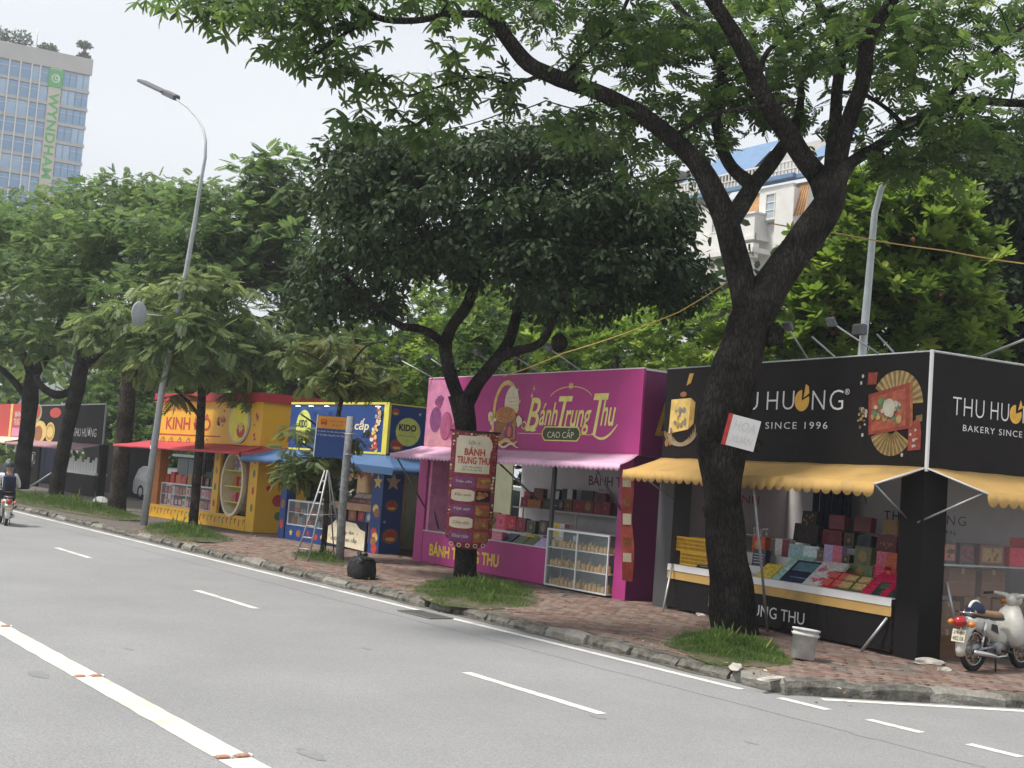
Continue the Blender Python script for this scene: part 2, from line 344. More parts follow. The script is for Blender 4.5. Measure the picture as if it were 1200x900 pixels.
# farther pavers: two directions of narrow joints in the material only
# kerb stones
m_kerb = mat('kerb_stone', (.085, .08, .07), .95, .4, 6, .9, 25, .12, col2=(.21, .2, .175))
m_kerbl = mat('kerb_light', (.23, .22, .195), .95, .25, 6, .8, 25, .15)
kerb = thing('kerb', None, None, (0, 0, 0), kind='structure')
def stone_mesh(ln, seed, m):
    bm = bmesh.new(); bmesh.ops.create_cube(bm, size=1); bmesh.ops.subdivide_edges(bm, edges=bm.edges[:], cuts=3, use_grid_fill=True)
    for v in bm.verts:
        v.co = Vector((v.co.x*ln, v.co.y*.25, v.co.z*.26)); e = abs(v.co.x)/(ln/2)
        if e > .9: v.co.y *= .9; v.co.z -= .02
        if v.co.y < -.1 and v.co.z > .1: v.co.y += .035; v.co.z -= .025
        q = v.co+Vector((seed*3.1, 0, 0)); v.co += Vector((noise.noise(q*3)*.03, noise.noise(q*5+Vector((7, 0, 0)))*.045, noise.noise(q*5+Vector((0, 9, 0)))*.035))
    for f in bm.faces: f.smooth = False
    me = bpy.data.meshes.new('kerb_stone'); bm.to_mesh(me); bm.free(); me.materials.append(m); return me
KS = [stone_mesh(.92, i, m_kerb if i % 4 else m_kerbl) for i in range(12)]
x = C0.x-.1; i = 0
while x > -95:
    L_ = .92 if random.random() < .8 else .6
    o = bpy.data.objects.new('kerb_stone', KS[(i*5) % 12]); COL.objects.link(o); o.parent = kerb; o.scale = (L_/.92, 1, 1)
    o.location = (x-L_/2, C0.y+.13+random.uniform(-.03, .02), -.125+random.uniform(-.03, .012)); o.rotation_euler = (random.gauss(0, .05), random.gauss(0, .02), random.gauss(0, .03)); x -= L_+random.choice([.02, .03, .05, .12]); i += 1
s = 0.0
while s < 9:
    L_ = .8; c = C0+SD*(s+L_/2); o = bpy.data.objects.new('kerb_stone', KS[(i*5+2) % 12]); COL.objects.link(o); o.parent = kerb
    o.location = (c.x-.1, c.y+.06, -.1+random.uniform(-.02, .015)); o.rotation_euler = (random.gauss(0, .03), random.gauss(0, .02), math.atan2(SD.y, SD.x)); s += L_+.04; i += 1
# drain grate in the gutter
g = thing('drain_grate', 'rusty iron drain grate set in the road beside the kerb', 'drain', (-17.4, 10.74, RZ+.006)); m_iron = mat('cast_iron', (.15, .145, .14), .7, .3, 20, .3, 50, .4)
P('frame', m_iron, g, lambda b: (b.box(-.5, .5, -.22, -.19, 0, .015), b.box(-.5, .5, .19, .22, 0, .015), b.box(-.5, -.47, -.19, .19, 0, .015), b.box(.47, .5, -.19, .19, 0, .015)))
for k in range(13): Bx('bar', m_iron, g, -.45+k*.073, -.42+k*.073, -.188, .188, .001, .013)

# grass
m_grass = leafmat('grass_blades', (.05, .1, .022), (.15, .25, .055), (.34, .3, .13), .08, .35)
m_soil = mat('mound_soil', (.09, .085, .05), .95, .35, 7, .6, 30)
def grass(name, cx, cy, a, b_, rot, hgt, nbl, blade, label):
    """a patch of grass on a low mound"""
    V = []; Fs = []; nr, na = 7, 28; ca, sa = math.cos(rot), math.sin(rot)
    H = lambda u, v: hgt*max(0, 1-(u*u+v*v))**.7
    b = MB(); vs = []
    for r in range(nr+1):
        for k in range(na):
            t = 2*math.pi*k/na; rr = r/nr*(1+.16*noise.noise(Vector((math.cos(t)*1.5, math.sin(t)*1.5, cx)))); u, v = rr*math.cos(t), rr*math.sin(t)
            vs.append((cx+a*u*ca-b_*v*sa, cy+a*u*sa+b_*v*ca, H(u, v)-.004))
    b.add(vs, [(r*na+k, r*na+(k+1) % na, (r+1)*na+(k+1) % na, (r+1)*na+k) for r in range(nr) for k in range(na)], 0, True)
    o = b.build(name, m_soil, None, kind='stuff', label=label, cat='grass')
    th = rng.uniform(0, 2*np.pi, nbl); rad = np.sqrt(rng.uniform(0, 1, nbl))*(1+.12*np.sin(5*th)); rad *= np.where(rng.uniform(0, 1, nbl) < .1, rng.uniform(1.05, 1.5, nbl), 1)
    u, v = rad*np.cos(th), rad*np.sin(th)
    Pn = np.stack([cx+a*u*ca-b_*v*sa, cy+a*u*sa+b_*v*ca, hgt*np.clip(1-(u*u+v*v), 0, 1)**.7-.01], 1)
    D = np.stack([rng.normal(0, .5, nbl), rng.normal(0, .5, nbl), np.ones(nbl)], 1); Up = rng.normal(0, 1, (nbl, 3))
    cl = np.array([noise.noise(Vector((p[0]*2.2, p[1]*2.2, 0))) for p in Pn])
    S = blade*(.7+1.1*cl)*rng.uniform(.5, 1.3, nbl)*np.where(rng.uniform(0, 1, nbl) < .03, 1.7, 1)*np.clip(1.25-rad, .3, 1)
    spread('blades', o, m_grass, t_oval(.07), Pn, D, Up, S, np.clip(.45+.5*cl+rng.normal(0, .2, nbl), 0, 1), kind='stuff')
grass('grass_patch', -12.75, 12.75, 1.75, .8, R(139), .06, 20000, .155, 'thick green grass round the foot of the big leaning tree')
grass('grass_patch', -19.6, 13.15, 2.9, 1.15, R(146), .07, 21000, .14, 'neat oval of grass round the foot of the tree with the banner')
grass('grass_patch', -33.2, 12.75, 3.4, 1.0, R(168), .1, 9000, .2, 'long grass bed on the verge in front of the yellow stall')
grass('grass_patch', -46, 13.2, 8, 1.3, R(180), .12, 14000, .24, 'rough grass verge round the leaning lamp post and thick trunk')
grass('grass_patch', -64, 13.6, 12, 1.5, R(178), .12, 12000, .28, 'distant rough grass verge below the dark stall')
grass('grass_patch', -26.0, 13.2, 1.6, .5, R(170), .04, 2200, .16, 'thin weedy grass round the sapling and step ladder')
# litter on the pavement and in the gutter
m_lit = leafmat('dead_leaves', (.16, .09, .03), (.4, .27, .1), (.6, .55, .45), .08, .1)
N = 900; xs = rng.uniform(-34, -9.6, N); ys = np.where(rng.uniform(0, 1, N) < .35, rng.uniform(11.2, 11.9, N), rng.uniform(11.6, 15, N))
zz = np.where(ys < 11.36, RZ+.012, .012)
spread('fallen_leaves', None, m_lit, t_oval(.5), np.stack([xs, ys, zz], 1), np.stack([rng.normal(0, 1, N), rng.normal(0, 1, N), rng.normal(0, .1, N)], 1), np.tile([0, 0, 1.], (N, 1))+rng.normal(0, .2, (N, 3)), rng.uniform(.03, .075, N), rng.uniform(0, 1, N), kind='stuff', label='dry leaves and scraps scattered over the pavement', cat='litter')
m_rub = mat('rubble', (.42, .4, .36), .9, .25, 9, .7, 30)
def rubble(px, py, w_, d_, h_, lab):
    p = ground(px, py); bm = bmesh.new(); bmesh.ops.create_icosphere(bm, subdivisions=2, radius=.5)
    for v in bm.verts: v.co += Vector((noise.noise(v.co*3+p), noise.noise(v.co*3-p), noise.noise(v.co*4)))*.22; v.co = Vector((v.co.x*w_, v.co.y*d_, max(0, v.co.z+.15)*h_))
    me = bpy.data.meshes.new('rubble'); bm.to_mesh(me); bm.free(); me.materials.append(m_rub); o = bpy.data.objects.new('rubble', me); COL.objects.link(o); o.location = (p.x, p.y, -.002); o.rotation_euler[2] = p.x*7; tag(o, lab, 'rubble')
rubble(1090, 778, .42, .3, .13, 'pale broken concrete lump at the foot of the black corner column')
rubble(1107, 786, .2, .15, .08, 'small pale stone between the corner column and the white motorbike')
rubble(862, 782, .7, .16, .05, 'flat broken slab at the road edge of the thick grass')
rubble(905, 796, .6, .15, .05, 'flat pale slab lying on the kerb near the white bucket')
rubble(825, 722, .3, .2, .1, 'grey block under the dark counter behind the big trunk')
# ------------------------------------------------------------ stalls: shared pieces
class Stall:
    """front right corner p0, front left corner p1; local x runs right along the front (0 at the right corner), y back, z up"""
    def __init__(s, p0, p1, label):
        s.o = Vector(p0[:2]); d = s.o-Vector(p1[:2]); s.L = d.length; s.a = d/s.L; s.b = Vector((-s.a.y, s.a.x)); s.rz = math.atan2(s.a.y, s.a.x)
        s.zero = None; s.e = thing('market_stall', label, 'market stall', (s.o.x, s.o.y, 0), s.rz, group='mooncake stalls along the pavement')
    def fr(s, px, py, y=0):
        d = ray(px, py); t = (s.o+s.b*y).dot(s.b)/Vector((d.x, d.y)).dot(s.b); p = CAM+d*t; return (Vector((p.x, p.y))-s.o).dot(s.a), p.z
    def sdw(s, px, py, x=0):
        d = ray(px, py); t = (s.o+s.a*x).dot(s.a)/Vector((d.x, d.y)).dot(s.a); p = CAM+d*t; return (Vector((p.x, p.y))-s.o).dot(s.b), p.z
    def w(s, x, y, z=0): q = s.o+s.a*x+s.b*y; return Vector((q.x, q.y, z))
    def thing(s, name, label, cat, x, y, z=0, rz=0, group=None): return thing(name, label, cat, s.w(x, y, z), s.rz+rz, group)
m_vinyl = lambda nm, c, **k: mat(nm, c, k.pop('rough', .5), k.pop('var', .05), 2.0, .4, 2.6, .35, **k)
m_black = m_vinyl('black_vinyl', (.014, .012, .0125))
for nd_ in [m_black.node_tree.nodes['Principled BSDF']]: nd_.inputs['Specular IOR Level'].default_value = .12; nd_.inputs['Roughness'].default_value = .65
m_greyb = m_vinyl('grey_fabric', (.07, .07, .075)); m_mag = m_vinyl('magenta_vinyl', (.4, .038, .2)); m_magshade = m_vinyl('magenta_shade', (.16, .018, .1))  # second magenta paints shade into the sign and column sides
m_awy = m_vinyl('awning_ochre', (.54, .335, .11), rough=.8, wear=.4); m_awp = m_vinyl('awning_pink', (.7, .42, .58), rough=.75, wear=.2); m_awb = m_vinyl('awning_blue', (.06, .13, .27), rough=.6, wear=.3); m_awr = m_vinyl('awning_red', (.48, .05, .07), rough=.6, wear=.15)
m_yel = m_vinyl('stall_yellow', (.74, .41, .03)); m_red = m_vinyl('stall_red', (.42, .03, .045)); m_blu = m_vinyl('stall_blue', (.012, .05, .2)); m_wallw = m_vinyl('white_sheet', (.62, .6, .6), wear=.15)
m_steel = mat('galvanised_steel', (.42, .43, .44), .45, .15, 12, .1, 30, .5, .6); m_alu = mat('white_aluminium', (.66, .67, .68), .4, .05, 5); m_dsteel = mat('dark_steel', (.12, .12, .13), .5, .2, 9, metal=.5)
m_lwh = mat('letter_white', (.72, .71, .7), .5, .04, 3); m_gold = mat('print_gold', (.7, .5, .16), .5, .22, 6); m_goldd = mat('print_dark_gold', (.4, .24, .06), .5, .3, 7); m_cheese = mat('print_amber', (.75, .42, .06), .5, .15, 9)
m_cream2 = mat('print_cream', (.74, .66, .48), .5, .1, 9); m_prred = mat('print_red', (.48, .05, .04), .5, .25, 9); m_prbr = mat('print_brown', (.3, .12, .045), .5, .35, 14); m_prpink = mat('print_pink', (.6, .22, .38), .5, .2, 4); m_prlime = mat('print_lime', (.62, .66, .16), .5, .12, 6)
m_prgr = mat('print_green', (.1, .2, .1), .5, .3, 12); m_prlil = mat('print_plum', (.2, .05, .16), .5, .3, 9); m_dark = mat('dark_cloth', (.012, .012, .016), .8, .2, 5); m_navy = mat('navy_cloth', (.014, .02, .05), .8, .25, 5)
m_glass = mat('thin_glass', (.6, .68, .7), .06, .02, 2, alpha=.08, spec=.5); m_plastic = mat('clear_plastic', (.7, .7, .72), .22, .03, 2, .8, 5, .6, alpha=.12)
m_card = mat('cardboard', (.2, .11, .06), .85, .15, 5, .15, 30); m_tape = mat('tape_brown', (.36, .25, .13), .4, .1, 6); m_ply = mat('plywood', (.4, .25, .15), .7, .15, 3); m_cakep = mat('packed_cake', (.45, .28, .09), .35, .35, 25, .2, 40, .5)

def awning(name, m, parent, xw0, xw1, zw, xe0, xe1, ye, ze, drop, pitch=.16, T=None, yw=0, amp=1.):
    """sloping canopy from the wall line out to a scalloped valance"""
    o = MB(); v = MB()
    if T is not None: o.T = T; v.T = T
    nx, ny = 40, 6; vs = []
    for j in range(ny+1):
        t = j/ny
        for i in range(nx+1):
            s = i/nx; x = (xw0+(xw1-xw0)*s)*(1-t)+(xe0+(xe1-xe0)*s)*t; z = zw+(ze-zw)*t-.035*math.sin(math.pi*t)*(.6+.4*math.sin(s*9))+.012*noise.noise(Vector((s*14, t*3, xw0)))
            vs.append((x, yw+(ye-yw)*t, z))
    o.add(vs, [(j*(nx+1)+i, (j+1)*(nx+1)+i, (j+1)*(nx+1)+i+1, j*(nx+1)+i+1) for j in range(ny) for i in range(nx)], 0, True)
    c = o.build(name, m, parent); md = c.modifiers.new('thick', 'SOLIDIFY'); md.thickness = .008; md.offset = -1
    ns_ = max(3, int((xe1-xe0)/pitch)); q = 6; top = []; bot = []
    for i in range(ns_*q+1):
        x = xe0+(xe1-xe0)*i/(ns_*q); f = (i % q)/q; sag = math.sin(math.pi*f) if i % q else 0
        yy = ye-.006-.02*noise.noise(Vector((x*2.3, 0, 5)))
        top.append((x, ye-.003, ze+.004)); bot.append((x, yy-.012, ze-drop*(.62+.38*sag**.6*amp)-.012*noise.noise(Vector((x*1.7, 8, 0)))))
    k = len(top); v.add(top+bot, [(i, i+1, k+i+1, k+i) for i in range(k-1)], 0, True)
    vv = v.build('valance', m, c); md = vv.modifiers.new('thick', 'SOLIDIFY'); md.thickness = .005
    return c
def rod(name, m, parent, p, q, r=.015, n=8, **kw):
    b = MB(); b.tube([p, q], r, n); return b.build(name, m, parent, **kw)
CS = {}
def cmat(c):
    if c not in CS: CS[c] = mat('card_%d' % len(CS), c, .42, .38, 26, .15, 60, .4)
    return CS[c]
NAMECOL = {}
def gift(S, x0, x1, z0, z1, y, c, ac, style='frame', pose='stand', d=.13, label='', cat='gift box', group=None, name='gift_box'):
    """a mooncake box: body, lid seam and printed front"""
    W, H = x1-x0, z1-z0; b = MB(); mats = [cmat(c), cmat(ac), cmat(tuple(v*.6 for v in c))]
    if pose == 'stand': D = H; b.T = Matrix.Rotation(-R(random.uniform(0, 6)), 4, 'X')
    else: D = H/.62; b.T = Matrix.Rotation(-R(52), 4, 'X')
    th = d if pose == 'stand' else .055
    b.cbox(-W/2, W/2, .012, th, 0, D, .004, 0); b.box(-W/2-.003, W/2+.003, 0, th*.45, -.0, D+.003, 0); b.box(-W/2-.0035, W/2+.0035, th*.45, th*.45+.004, 0.002, D+.001, 2)
    yy = -.003; i = min(W, D)*.1
    def fr_(a, t, m): b.box(-W/2+a, W/2-a, yy, -.0005, a, a+t, m); b.box(-W/2+a, W/2-a, yy, -.0005, D-a-t, D-a, m); b.box(-W/2+a, -W/2+a+t, yy, -.0005, a+t, D-a-t, m); b.box(W/2-a-t, W/2-a, yy, -.0005, a+t, D-a-t, m)
    if style == 'frame': fr_(i, i*.35, 1); b.disc(0, D/2, W*.17, W*.17, yy, 1, 10)
    elif style == 'disc': b.disc(0, D*.52, min(W, D)*.3, min(W, D)*.3, yy, 1, 14); b.ring(0, D*.52, min(W, D)*.38, min(W, D)*.38, .008, yy, 1, 14)
    elif style == 'bars':
        for k in range(4): b.box(-W*.38, W*.38, yy, -.0005, D*(.18+.17*k), D*(.18+.17*k)+D*.035, 1)
    elif style == 'four':
        for u in (-.22, .22):
            for v in (.28, .72): b.cbox(W*(u-.17), W*(u+.17), -.03, -.0005, D*v-D*.17, D*v+D*.17, .01, 1)
        fr_(0, i*.4, 2)
    elif style == 'flower':
        for k in range(9):
            a = random.random()*6.28; r = random.uniform(.1, .38); rr = random.uniform(.05, .12)*min(W, D); b.disc(math.cos(a)*r*W, D/2+math.sin(a)*r*D, rr, rr, yy-.0004*k, 1, 7)
    elif style == 'panel': b.box(-W*.42, W*.42, yy, -.0005, D*.52, D*.92, 1); b.box(-W*.3, W*.3, yy, -.0005, D*.2, D*.24, 1)
    elif style == 'half': b.box(0, W/2, yy, -.0005, 0, D, 1)
    p = S.w((x0+x1)/2, y, z0)
    return b.build(name, mats, None, loc=p, rz=S.rz+R(random.uniform(-7, 7)), label=label, cat=cat, group=group)
def ordinal(i): return ['leftmost', 'second from the left', 'third from the left', 'fourth from the left', 'fifth from the left', 'sixth from the left', 'seventh from the left', 'eighth from the left', 'ninth from the left', 'tenth from the left', 'eleventh from the left', 'twelfth from the left', 'thirteenth from the left', 'fourteenth from the left'][i]
def row(S, y, z, items, where, sx, sy, zf, group, fixz=True):
    """items: (x0,y0,x1,y1 in a zoomed view of the photograph, colour, accent, style, pose, words)"""
    out_ = []
    for it in items:
        x0, y0, x1, y1 = it[:4]; q = (sx+x0/zf, sy+y0/zf, sx+x1/zf, sy+y1/zf)
        a0, zb = S.fr(q[0], q[3], y); a1, _ = S.fr(q[2], q[3], y); _, zt = S.fr((q[0]+q[2])/2, q[1], y); _, zb = S.fr((q[0]+q[2])/2, q[3], y)
        out_.append((a0, a1, zb, zt)+tuple(it[4:]))
    if z is None: z = sum(o_[2] for o_ in out_)/len(out_)
    for k, (a0, a1, zb, zt, c, ac, st, po, wd) in enumerate(sorted(out_, key=lambda t: t[0])):
        zz = z if fixz else zb
        gift(S, a0+.004, a1-.004, zz+.001, zz+max(.08, zt-(zb if fixz else zb)), y, c, ac, st, po, label='%s gift box, %s, %s' % (wd.replace(', a', ''), ordinal(k).replace('the ', ''), where), group=group)
    return z
def cabinet(S, label, x0, x1, y0, y1, z0, z1, cols, shelves, m=None, back=True, name='display_cabinet', glass=True):
    m = m or m_alu; e = S.thing(name, label, 'display cabinet', x0, y0, z0); W, Dp, H = x1-x0, y1-y0, z1-z0; t = .028
    for xx in (0, W-t):
        for yy in (0, Dp-t): Bx('post', m, e, xx, xx+t, yy, yy+t, 0, H)
    for k in range(1, cols): Bx('post', m, e, W*k/cols-t/2, W*k/cols+t/2, 0, t*.8, t, H-t)
    for zz in (0, H-t): P('rail', m, e, lambda b: (b.box(t, W-t, .001, t-.002, zz+.001, zz+t-.001), b.box(t, W-t, Dp-t+.002, Dp-.001, zz+.001, zz+t-.001)))
    Bx('top_panel', m, e, .003, W-.003, .003, Dp-.003, H, H+.012)
    for k in range(shelves): Bx('shelf', m, e, t*.5, W-t*.5, t+.002, Dp-t-.002, H*k/shelves+.004, H*k/shelves+.02)
    if back: Bx('back_panel', m_dsteel, e, t, W-t, Dp-.02, Dp-.01, t, H-t)
    if glass:
        for k in range(cols): Bx('pane', m_glass, e, W*k/cols+t/2+.003, W*(k+1)/cols-t/2-.003, t*.35, t*.35+.005, t, H-t)
    return e, H/shelves
def floodlight(S, x, z, dx, y=0., g='floodlights leaning out from the stall tops', label='', flip=False):
    e = S.thing('floodlight', label, 'floodlight', x, y+.1, z, 0, g)
    tip = Vector((dx, -.75, .42)); rod('arm', m_steel, e, (0, 0, -.04), tip, .014)
    b = MB(); b.T = Matrix.Translation(tip) @ Matrix.Rotation(R(35), 4, 'X'); b.cbox(-.09, .09, -.02, .03, -.07, .07, .01, 0)
    for k in range(5): b.box(-.075+.034*k, -.07+.034*k, .031, .045, -.06, .06, 0)
    b.build('lamp_head', m_dsteel, e)
    b = MB(); b.T = Matrix.Translation(tip) @ Matrix.Rotation(R(35), 4, 'X'); b.box(-.075, .075, -.025, -.021, -.055, .055, 0); b.build('lens', m_glass, e)
GRP = 'mooncake gift boxes displayed in the stalls'

# ------------------------------------------------------------ the black stall (nearest)
BLK = Stall((-11.35, 15.0), (-17.65, 15.68), 'black corner mooncake stall with ochre awnings, nearest and rightmost in the row')
e = BLK.e; D_ = 3.4
P('sign_board', m_black, e, lambda b: b.box(-6.3, .02, -.0, .05, 2.66, 4.3))
P('sign_board', m_black, e, lambda b: b.box(-.03, .02, .052, D_+2.2, 2.66, 4.3))
P('corner_trim', m_lwh, e, lambda b: b.box(-.005, .035, -.018, .02, 2.62, 4.33))
P('top_rail', m_steel, e, lambda b: (b.tube([(-6.3, .03, 4.31), (.02, .03, 4.31)], .018), b.tube([(.02, .03, 4.31), (.02, D_+2.2, 4.31)], .018)))
P('roof', m_greyb, e, lambda b: b.add([(-6.28, .06, 4.2), (-.04, .06, 4.2), (-.04, D_+2.2, 4.0), (-6.28, D_+2.2, 4.0)], [(0, 1, 2, 3)]))  # plane added over the open top to shade the interior
P('column', m_black, e, lambda b: b.cbox(-.45, -.005, .004, .46, 0, 2.66, .006))
P('column', m_greyb, e, lambda b: b.cbox(-6.32, -5.86, .004, .4, 0, 2.66, .006), label='grey cloth covered column')
# counter cloth in three bands, each its own part, gently creased
def cloth(name, m, x0, x1, z0, z1, y, amp=.012):
    b = MB(); n_ = 60; vs = []
    for k in range(n_+1):
        x = x0+(x1-x0)*k/n_
        for z in (z0, (z0+z1)/2, z1): vs.append((x, y+amp*noise.noise(Vector((x*2.2, z*2, y)))-.02*(1-(z-z0)/(z1-z0)) * .3, z))
    b.add(vs, [(3*k+j, 3*k+3+j, 3*k+4+j, 3*k+1+j) for k in range(n_) for j in (0, 1)], 0, True)
    return b.build(name, m, e)
cloth('counter_cloth', m_black, -5.84, -.46, .05, .56, -.03); cloth('counter_band', m_awy, -5.84, -.46, .545, .695, -.045, .008); cloth('counter_band', m_lwh, -5.84, -.46, .69, .79, -.052, .004)
P('counter_top', m_lwh, e, lambda b: b.box(-5.84, -.46, -.05, .55, .785, .8))
P('display_step', m_wallw, e, lambda b: b.box(-5.8, -.48, .56, .9, .0, .93)); P('display_step', m_wallw, e, lambda b: b.box(-5.8, -.48, .902, 1.45, .0, 1.12)); P('display_step', m_wallw, e, lambda b: b.box(-3.1, -.48, 1.452, 2.0, .0, 1.36))
P('back_wall', m_wallw, e, lambda b: b.box(-6.28, -.04, D_-.4, D_-.36, 0, 3.9))
P('doorway_curtain', m_navy, e, lambda b: [b.cbox(-5.25+.16*k, -5.1+.16*k, 2.7+.03*(k % 2), 2.76+.03*(k % 2), .3, 2.6, .02) for k in range(6)])
fx = lambda p: BLK.fr(p, 470)[0]
for s_, p0, p1, z0, z1 in [('THU', 838, 888.8, 3.52, 3.82), ('HU', 899, 931, 3.52, 3.82), ('N', 952, 967, 3.51, 3.81), ('G', 972.5, 988.5, 3.50, 3.81)]: text('lettering', s_, m_lwh, e, fx(p0), fx(p1), z0, z1, -.006, off=-.012, sp=1.15)
text('lettering', 'BAKERY SINCE 1996', m_lwh, e, fx(848), BLK.fr(970, 499)[0], 3.21, 3.32, -.006, sp=1.25)
text('registered_mark', '®', m_lwh, e, fx(990), fx(990)+.1, 3.73, 3.82, -.006)
P('cake_emblem', [m_cheese, m_black], e, lambda b: (b.disc(fx(940), 3.66, .17, .17, -.006, 0), b.poly([(fx(940), -.009, 3.66), (fx(940)+.19, -.009, 3.74), (fx(940)+.16, -.009, 3.9), (fx(940)+.0, -.009, 3.9)], 1), b.poly([(fx(940)+.04, -.012, 3.7), (fx(940)+.17, -.012, 3.77), (fx(940)+.15, -.012, 3.88), (fx(940)+.08, -.012, 3.92)], 0)))
text('lettering', 'BÁNH TRUNG THU', m_lwh, e, -4.6, -2.22, .19, .42, -.062)
# side face
sx = lambda p: BLK.sdw(p, 475)[0]
for s_, p0, p1 in (('THU', 1115, 1152), ('HU', 1159.6, 1181), ('NG', 1197.5, 1222)): text('lettering', s_, m_lwh, e, sx(p0), sx(p1), 3.45, 3.71, .026, 'side', off=-.012, sp=1.1)
text('lettering', 'BAKERY SINCE 1996', m_lwh, e, sx(1128), sx(1222), 3.24, 3.33, .026, 'side', sp=1.2)
def side_disc(b, cy, cz, ry, rz_, x, m=0, n=20): b.poly([(x, cy+ry*math.cos(6.2832*k/n), cz+rz_*math.sin(6.2832*k/n)) for k in range(n)], m)
P('cake_emblem', [m_cheese, m_black], e, lambda b: (side_disc(b, sx(1189), 3.57, .13, .14, .026), b.poly([(.029, sx(1189), 3.58), (.029, sx(1189)+.15, 3.63), (.029, sx(1189)+.13, 3.77), (.029, sx(1189), 3.77)], 1), b.poly([(.032, sx(1189)+.04, 3.63), (.032, sx(1189)+.14, 3.68), (.032, sx(1189)+.09, 3.79)], 0)))
# printed fan in two golds, gift box, flowers at the right of the sign
def fan(b, cx, cz, r0, r1, a0, a1, n, y, m1, m2):
    for k in range(n):
        p, q = R(a0+(a1-a0)*k/n), R(a0+(a1-a0)*(k+1)/n); mid = (p+q)/2
        for u, v, yy, mm_ in ((p, mid, y, m1), (mid, q, y-.004, m2)):
            b.poly([(cx+r0*math.cos(u), y, cz+r0*math.sin(u)), (cx+r1*math.cos(u), y, cz+r1*math.sin(u)), (cx+r1*math.cos(v), y-.004, cz+r1*math.sin(v)), (cx+r0*math.cos(v), y-.004, cz+r0*math.sin(v))], mm_)
def blobs(b, cx, cz, rx, rz_, n, s0, s1, y, ms, sd_=1):
    r = random.Random(sd_)
    for k in range(n):
        a = r.random()*6.28; q = math.sqrt(r.random()); s = r.uniform(s0, s1); b.disc(cx+rx*q*math.cos(a), cz+rz_*q*math.sin(a), s, s*r.uniform(.6, 1.2), y-.0005*k, r.choice(ms), 9)
def art(b):
    fan(b, -.6, 3.56, .12, .5, 3, 150, 12, -.004, 1, 2); fan(b, -.68, 3.24, .1, .42, 200, 330, 11, -.004, 2, 1)
    b.poly([(-1.12, -.012, 3.12), (-.32, -.012, 3.22), (-.36, -.012, 3.88), (-1.16, -.012, 3.72)], 0); b.poly([(-.32, -.011, 3.22), (-.27, -.009, 3.26), (-.31, -.009, 3.9), (-.36, -.011, 3.88)], 3)
    b.poly([(-1.07, -.014, 3.17), (-.4, -.014, 3.26), (-.43, -.014, 3.8), (-1.1, -.014, 3.67)], 5); blobs(b, -.76, 3.47, .3, .2, 34, .02, .07, -.015, [1, 4, 2, 6, 3], 4)
    b.disc(-.72, 3.52, .12, .13, -.034, 4); b.poly([(-1.2, -.006, 3.87), (-1.02, -.006, 3.87), (-1.0, -.006, 4.05), (-1.19, -.006, 4.05)], 0)
    blobs(b, -1.28, 3.4, .1, .2, 14, .02, .045, -.006, [1, 4, 2], 9); b.poly([(-.22, -.006, 3.3), (-.1, -.006, 3.32), (-.1, -.006, 3.42), (-.22, -.006, 3.4)], 2)
    b.poly([(-.34, -.014, 2.9), (-.1, -.014, 2.92), (-.1, -.014, 3.2), (-.34, -.014, 3.22)], 0); b.disc(-.2, 3.24, .09, .1, -.015, 0); blobs(b, -.22, 3.08, .09, .12, 10, .015, .03, -.017, [5, 4], 3)
    for x, z in ((-1.3, 4.0), (-1.25, 3.12), (-.45, 2.84), (-1.33, 3.9)): b.disc(x, z, .025, .03, -.006, 4, 8)
P('sign_print', [mat('print_lacquer', (.26, .05, .035), .5, .3, 9), mat('fan_gold', (.36, .26, .11), .5, .25, 8), mat('fan_dull_gold', (.2, .13, .05), .5, .3, 8), m_prbr, mat('print_ivory', (.45, .42, .34), .5, .15, 9), mat('print_coral', (.34, .09, .05), .5, .35, 10), m_prgr], e, art)
def art2(b):
    b.poly([(-6.13, -.008, 3.12), (-5.55, -.008, 3.2), (-5.52, -.008, 3.76), (-6.1, -.008, 3.74)], 0); b.poly([(-5.55, -.008, 3.2), (-5.4, -.006, 3.3), (-5.38, -.006, 3.68), (-5.52, -.008, 3.76)], 1)
    blobs(b, -5.8, 3.42, .22, .2, 26, .02, .06, -.01, [1, 2, 0], 6); b.poly([(-5.68, -.008, 3.98), (-5.55, -.008, 4.03), (-5.47, -.008, 4.2), (-5.6, -.008, 4.2)], 1)
    for k in range(16): b.ring(-5.75+.05*math.sin(k*2.1), 3.05+.012*k, .22+.018*k, .1+.016*k, .012, -.012-.0005*k, 1+k % 2, 16, 190, 330+k*3)
    blobs(b, -6.1, 3.05, .1, .16, 8, .03, .07, -.01, [3, 2], 5); b.disc(-5.75, 3.83, .1, .05, -.007, 3, 10)
P('sign_print', [m_gold, m_goldd, mat('print_grey', (.25, .24, .22), .5, .2, 8), m_prbr], e, art2)
P('ceiling_lamp_wire', m_dark, e, lambda b: b.tube([(-3.9+.9*t, 2.2, 2.7-1.5*t*t) for t in [k/8 for k in range(9)]][:6], .008))
text('lettering', 'THU HƯƠNG', m_dark, e, -3.72, -1.9, 1.86, 2.05, D_-.41, sp=1.2); text('lettering', 'BAKERY SINCE 1996', m_dark, e, -3.5, -2.1, 1.7, 1.77, D_-.41, sp=1.3)
text('lettering', 'SINCE', m_lwh, e, -5.3, -4.9, 1.35, 1.55, 1.4)
